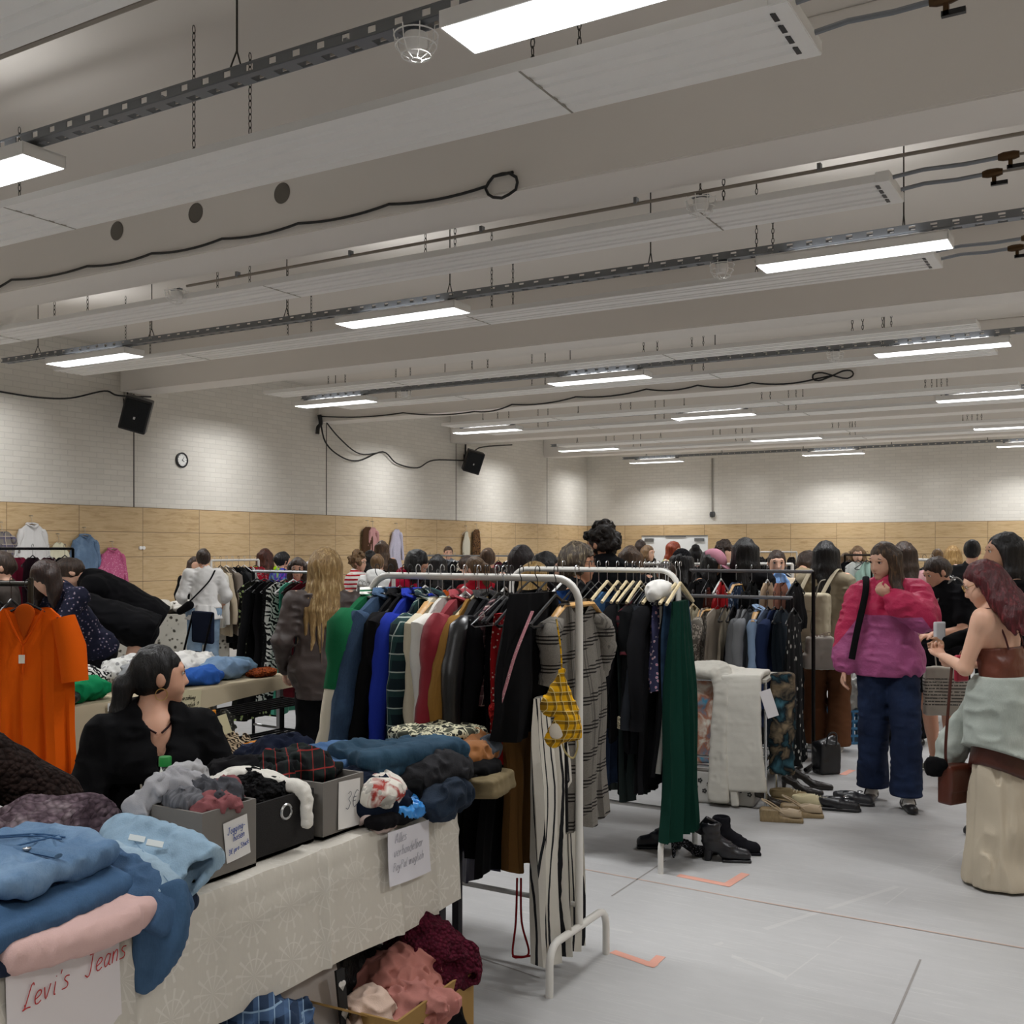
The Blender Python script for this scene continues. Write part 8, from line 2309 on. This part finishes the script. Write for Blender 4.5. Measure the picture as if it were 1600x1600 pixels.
P('dark haired woman facing the blouse woman by the wood panelling', 303, 868, 13.9, 20, H_DBR, 'bob', BLKC, res=.015, L=.2, skin='fair')
# --- crowd between the blazer and the racks
P('woman with long auburn hair in a neon yellow top, seen from behind', 415, 855, 13.4, 200, H_AUB, 'long', M('a8d818', 'plain'), L=.36, res=.014, topkw=dict(sleeve='short'))
P('woman with black hair tied up in a magenta, blue and neon top', 440, 860, 12.6, 120, H_BLK, 'bun', M('c81e78', 'blotch', '3a4ac0', col3='a8d818'), res=.014, skin='light', topkw=dict(sleeve='short'), hairkw=dict(bz=.0))
P('woman with dark hair in a crimson top looking down at the silver rail', 466, 870, 10.6, 10, H_DBR, 'bob', M('b01c38', 'plain'), L=.22, res=.012, skin='light', face=1, k=.99, head=(-15, 18, 0))
P('person with a striped grey scarf over the hair behind the crimson top', 486, 874, 11.6, 190, HM('b8b4b8', '6a6670'), 'bob', BLKC, L=.2, res=.014)
P('woman with curly light brown hair and glasses in a red and white striped shirt', 558, 862, 12.6, 60, H_LBR, 'curly', M('d8d2cc', 'hstripe', 'a81c2c', sc=1.4), res=.012, skin='fair', face=1, hairkw=dict(glasses=M('2a2a2a', 'plastic')), topkw=dict(off=.024))
P('woman in a white hoodie with hair tied, seen from behind', 586, 862, 12.0, 165, H_LBR, 'bun', M('d6d6d2', 'plain'), res=.013, topkw=dict(off=.03, hood=1), lean=14)
P('woman with black hair beside the white hoodie', 579, 858, 13.6, 200, H_BLK, 'long', BLKC, L=.25, res=.015)
P('woman with very long brown hair below the dusty pink shirt on the wall', 597, 843, 16.0, 190, H_BR, 'long', M('3a3028', 'plain'), L=.42, res=.015)
P('woman with black hair in a raspberry sweater bending forward', 612, 877, 8.9, 75, H_BLK, 'bob', M('a81438', 'plain'), h=1.66, L=.18, lean=22, head=(0, 38, 0), res=.011, skin='light', face=1, topkw=dict(off=.028, sr=.064))
P('man with brown hair tied back in a black jacket reading a label', 645, 857, 12.0, 40, H_BR, 'short', BLKC, L=.0, male=True, res=.012, skin='fair', face=1, head=(0, 22, 0), topkw=dict(off=.03))
P('woman with long black hair by the long dark rail, seen from behind', 684, 864, 11.4, 182, H_BLK, 'long', BLKC, L=.38, res=.013)
P('person in a black jacket leaning towards the long dark rail', 712, 862, 12.2, 70, H_DBR, 'short', BLKC, L=.01, lean=16, res=.014, skin='fair', face=1, head=(0, 24, 0))
P('woman with light brown ponytail and headband over a red scarf', 748, 866, 8.7, 210, HM('6a5034', 'a8865c'), 'pony', M('9a1424', 'plain'), L=.24, res=.0105, skin='fair', topkw=dict(off=.03, collar=M('a81628', 'plain')), hairkw=dict(tie=M('7a5a5a', 'plain'), bz=.02), head=(20, 18, 0))
P('woman with brown hair and hair clip behind the red scarf', 762, 854, 10.8, 170, H_BR, 'bun', M('4a3c34', 'plain'), res=.014)
P('woman with long dark brown hair leaning in, behind the first rack', 806, 850, 8.0, 140, HM('1e1416', '3a282a'), 'long', BLKC, L=.45, res=.011, lean=8, hairkw=dict(vol=.012))
P('woman with black hair and pale forehead turned to the side', 846, 858, 7.6, 95, H_BLK, 'long', BLKC, L=.36, res=.011, skin='fair', face=1, head=(0, 14, 0))
P('woman with straight blond hair in a pale pink top at the first rack', 826, 872, 6.7, 105, HM('a08048', 'e0c890'), 'bob', M('d8a898', 'plain'), L=.3, res=.009, skin='fair', face=1, k=1.0, head=(10, 22, 0), topkw=dict(off=.02))
P('person with dark hair between the blond woman and the short haired woman', 880, 864, 8.8, 170, H_DBR, 'bob', BLKC, L=.2, res=.013)
P('older woman with short streaked grey blond hair and glasses in a black jacket', 899, 846, 6.35, 84, HM('4e4338', 'b8a888'), 'short', BLKC, L=.02, res=.0085, skin='tan', face=1, head=(8, 4, 0), topkw=dict(off=.028, deep=.16, collar=True), hairkw=dict(wild=1, vol=.012, glasses=M('1a1a1c', 'plastic')))
P('tall man with thick curly dark hair in a black hooded jacket, seen from behind', 945, 819, 7.3, 215, HM('17110e', '34261e'), 'curly', M('0e0f13', 'plain'), male=True, res=.0095, skin='tan', topkw=dict(off=.045, sr=.08, hood=1, tk=1.1), head=(20, 8, 0))
P('woman with straight brown hair beside the curly haired man', 985, 850, 9.0, 182, H_BR, 'long', M('14161c', 'plain'), L=.4, res=.012)
P('person with dark hair in front of the white board', 1000, 842, 16.5, 160, H_DBR, 'short', BLKC, L=.01, male=True, res=.015)
P('fair haired child before the white board', 1010, 850, 15.5, 60, H_LBR, 'bob', M('2a2422', 'plain'), L=.15, res=.015, skin='fair', face=1)
P('woman with bright red hair in a pale green top before the white board', 1047, 843, 14.5, 70, H_RED, 'long', M('b8c88a', 'plain'), L=.3, res=.012, skin='fair', face=1, head=(0, 22, 0))
P('person with a brown bun and violet hair tie', 1041, 874, 8.6, 180, H_DBR, 'pony', M('2a2420', 'plain'), L=.16, res=.011, hairkw=dict(tie=M('4a3a7a', 'plain'), bz=.03))
P('person with a dark knitted cap beside the pink cap', 1066, 856, 9.1, 190, H_BLK, 'long', M('17171a', 'plain'), L=.3, res=.012, hairkw=dict(capm=M('141418', 'knit', '222226')))
P('woman with a black topknot behind the pink cap', 1087, 852, 11.5, 180, H_BLK, 'bun', BLKC, res=.014, hairkw=dict(bz=.09))
P('woman with black hair and pink baseball cap bending over the rail', 1094, 852, 8.5, 78, H_BLK, 'long', BLKC, L=.28, res=.0095, skin='olive', face=1, lean=6, head=(0, 32, 0), hairkw=dict(capm=M('c88a9c', 'plain', 'd8a4b2')), topkw=dict(off=.026))
P('woman with dark curly hair behind the pink cap', 1132, 847, 10.5, 30, H_DBR, 'curly', BLKC, res=.012, skin='fair')
P('woman with long straight black hair in a black jacket, seen from behind', 1164, 837, 8.4, 172, HM('0e0c0e', '2e2a2c'), 'long', M('121215', 'plain'), L=.5, res=.0095, topkw=dict(off=.03, sr=.066))
P('woman holding up a pale blue cloth, looking over it', 1213, 857, 9.2, 8, H_DBR, 'bun', M('c8b8a0', 'plain'), res=.0105, skin='fair', face=1, hands=((-.12, -.26, 1.22), (.12, -.26, 1.22)))
o = crumple('pale_blue_shirt', 'shirt', 'pale blue shirt held up by the woman behind the grey rail', wp(1216, 8.85, 1.1), (.1, .03, .17), M('7fa4d8', 'plain', '9cbce6'), rz=TH - .2, seed=9, amp=.01, h=.01)
P('person in a beige jacket leaning away behind the pale blue shirt', 1243, 870, 9.9, 150, H_DBR, 'bob', M('a8977a', 'plain'), L=.15, lean=24, head=(0, 40, 0), res=.013, h=1.66)
P('person with dark hair bending, left of the long black hair', 1258, 862, 11.0, 120, H_DBR, 'short', M('1a1614', 'plain'), L=.02, res=.013, skin='fair', face=1, head=(0, 24, 0))
P('woman with brown fringe in a dark coat behind the pink jacket', 1340, 851, 14.0, 0, H_LBR, 'bob', M('1c1e26', 'plain'), L=.2, res=.012, skin='fair', face=1, hairkw=dict(fringe=1))
P('woman with fair curls far behind the pink jacket', 1322, 862, 16.0, 190, H_LBR, 'bob', M('6a5a48', 'plain'), L=.2, res=.015)
P('woman with long brown hair in a pale pink top right of the pink jacket', 1414, 843, 8.6, 205, H_DBR, 'long', M('d0a0a4', 'plain'), L=.34, res=.011, skin='fair', topkw=dict(sleeve='short'))
P('person with light brown hair far behind the young man', 1465, 856, 15.0, 180, H_LBR, 'bun', M('3a302a', 'plain'), res=.015)
P('woman with straight blond hair far behind the young man', 1489, 850, 13.5, 185, H_BLO, 'bob', M('4a443e', 'plain'), L=.25, res=.014)
P('person with black hair and grey headband', 1519, 841, 11.0, 178, H_BLK, 'bun', M('2a2a2c', 'plain'), res=.013, hairkw=dict(tie=None, bz=.06, clip=M('5a5c5c', 'plain')))
P('person in dark clothes at the right edge', 1601, 846, 9.0, 200, H_BLK, 'long', BLKC, L=.3, res=.013)
P('man in a light shirt far behind the first rack', 700, 852, 18.5, 10, H_BR, 'short', M('8a9098', 'plain'), L=0, male=True, res=.016, skin='fair', face=1)
P('woman in a grey coat far before the end wall', 1290, 853, 19.0, 180, H_BR, 'long', M('5a5a5c', 'plain'), L=.3, res=.016)
P('person in navy far before the end wall', 1385, 853, 18.0, 0, H_DBR, 'short', M('1c2438', 'plain'), L=0, res=.016, skin='fair', face=1, male=True)
# ------------------------------------------------------------------ labels: keep each within sixteen words
for o in bpy.data.objects:
    if 'label' in o.keys():
        w = o['label'].split()
        if len(w) > 16:
            w = [q for q in w if q not in ('the', 'a', 'an')]
            o['label'] = ' '.join(w[:16])
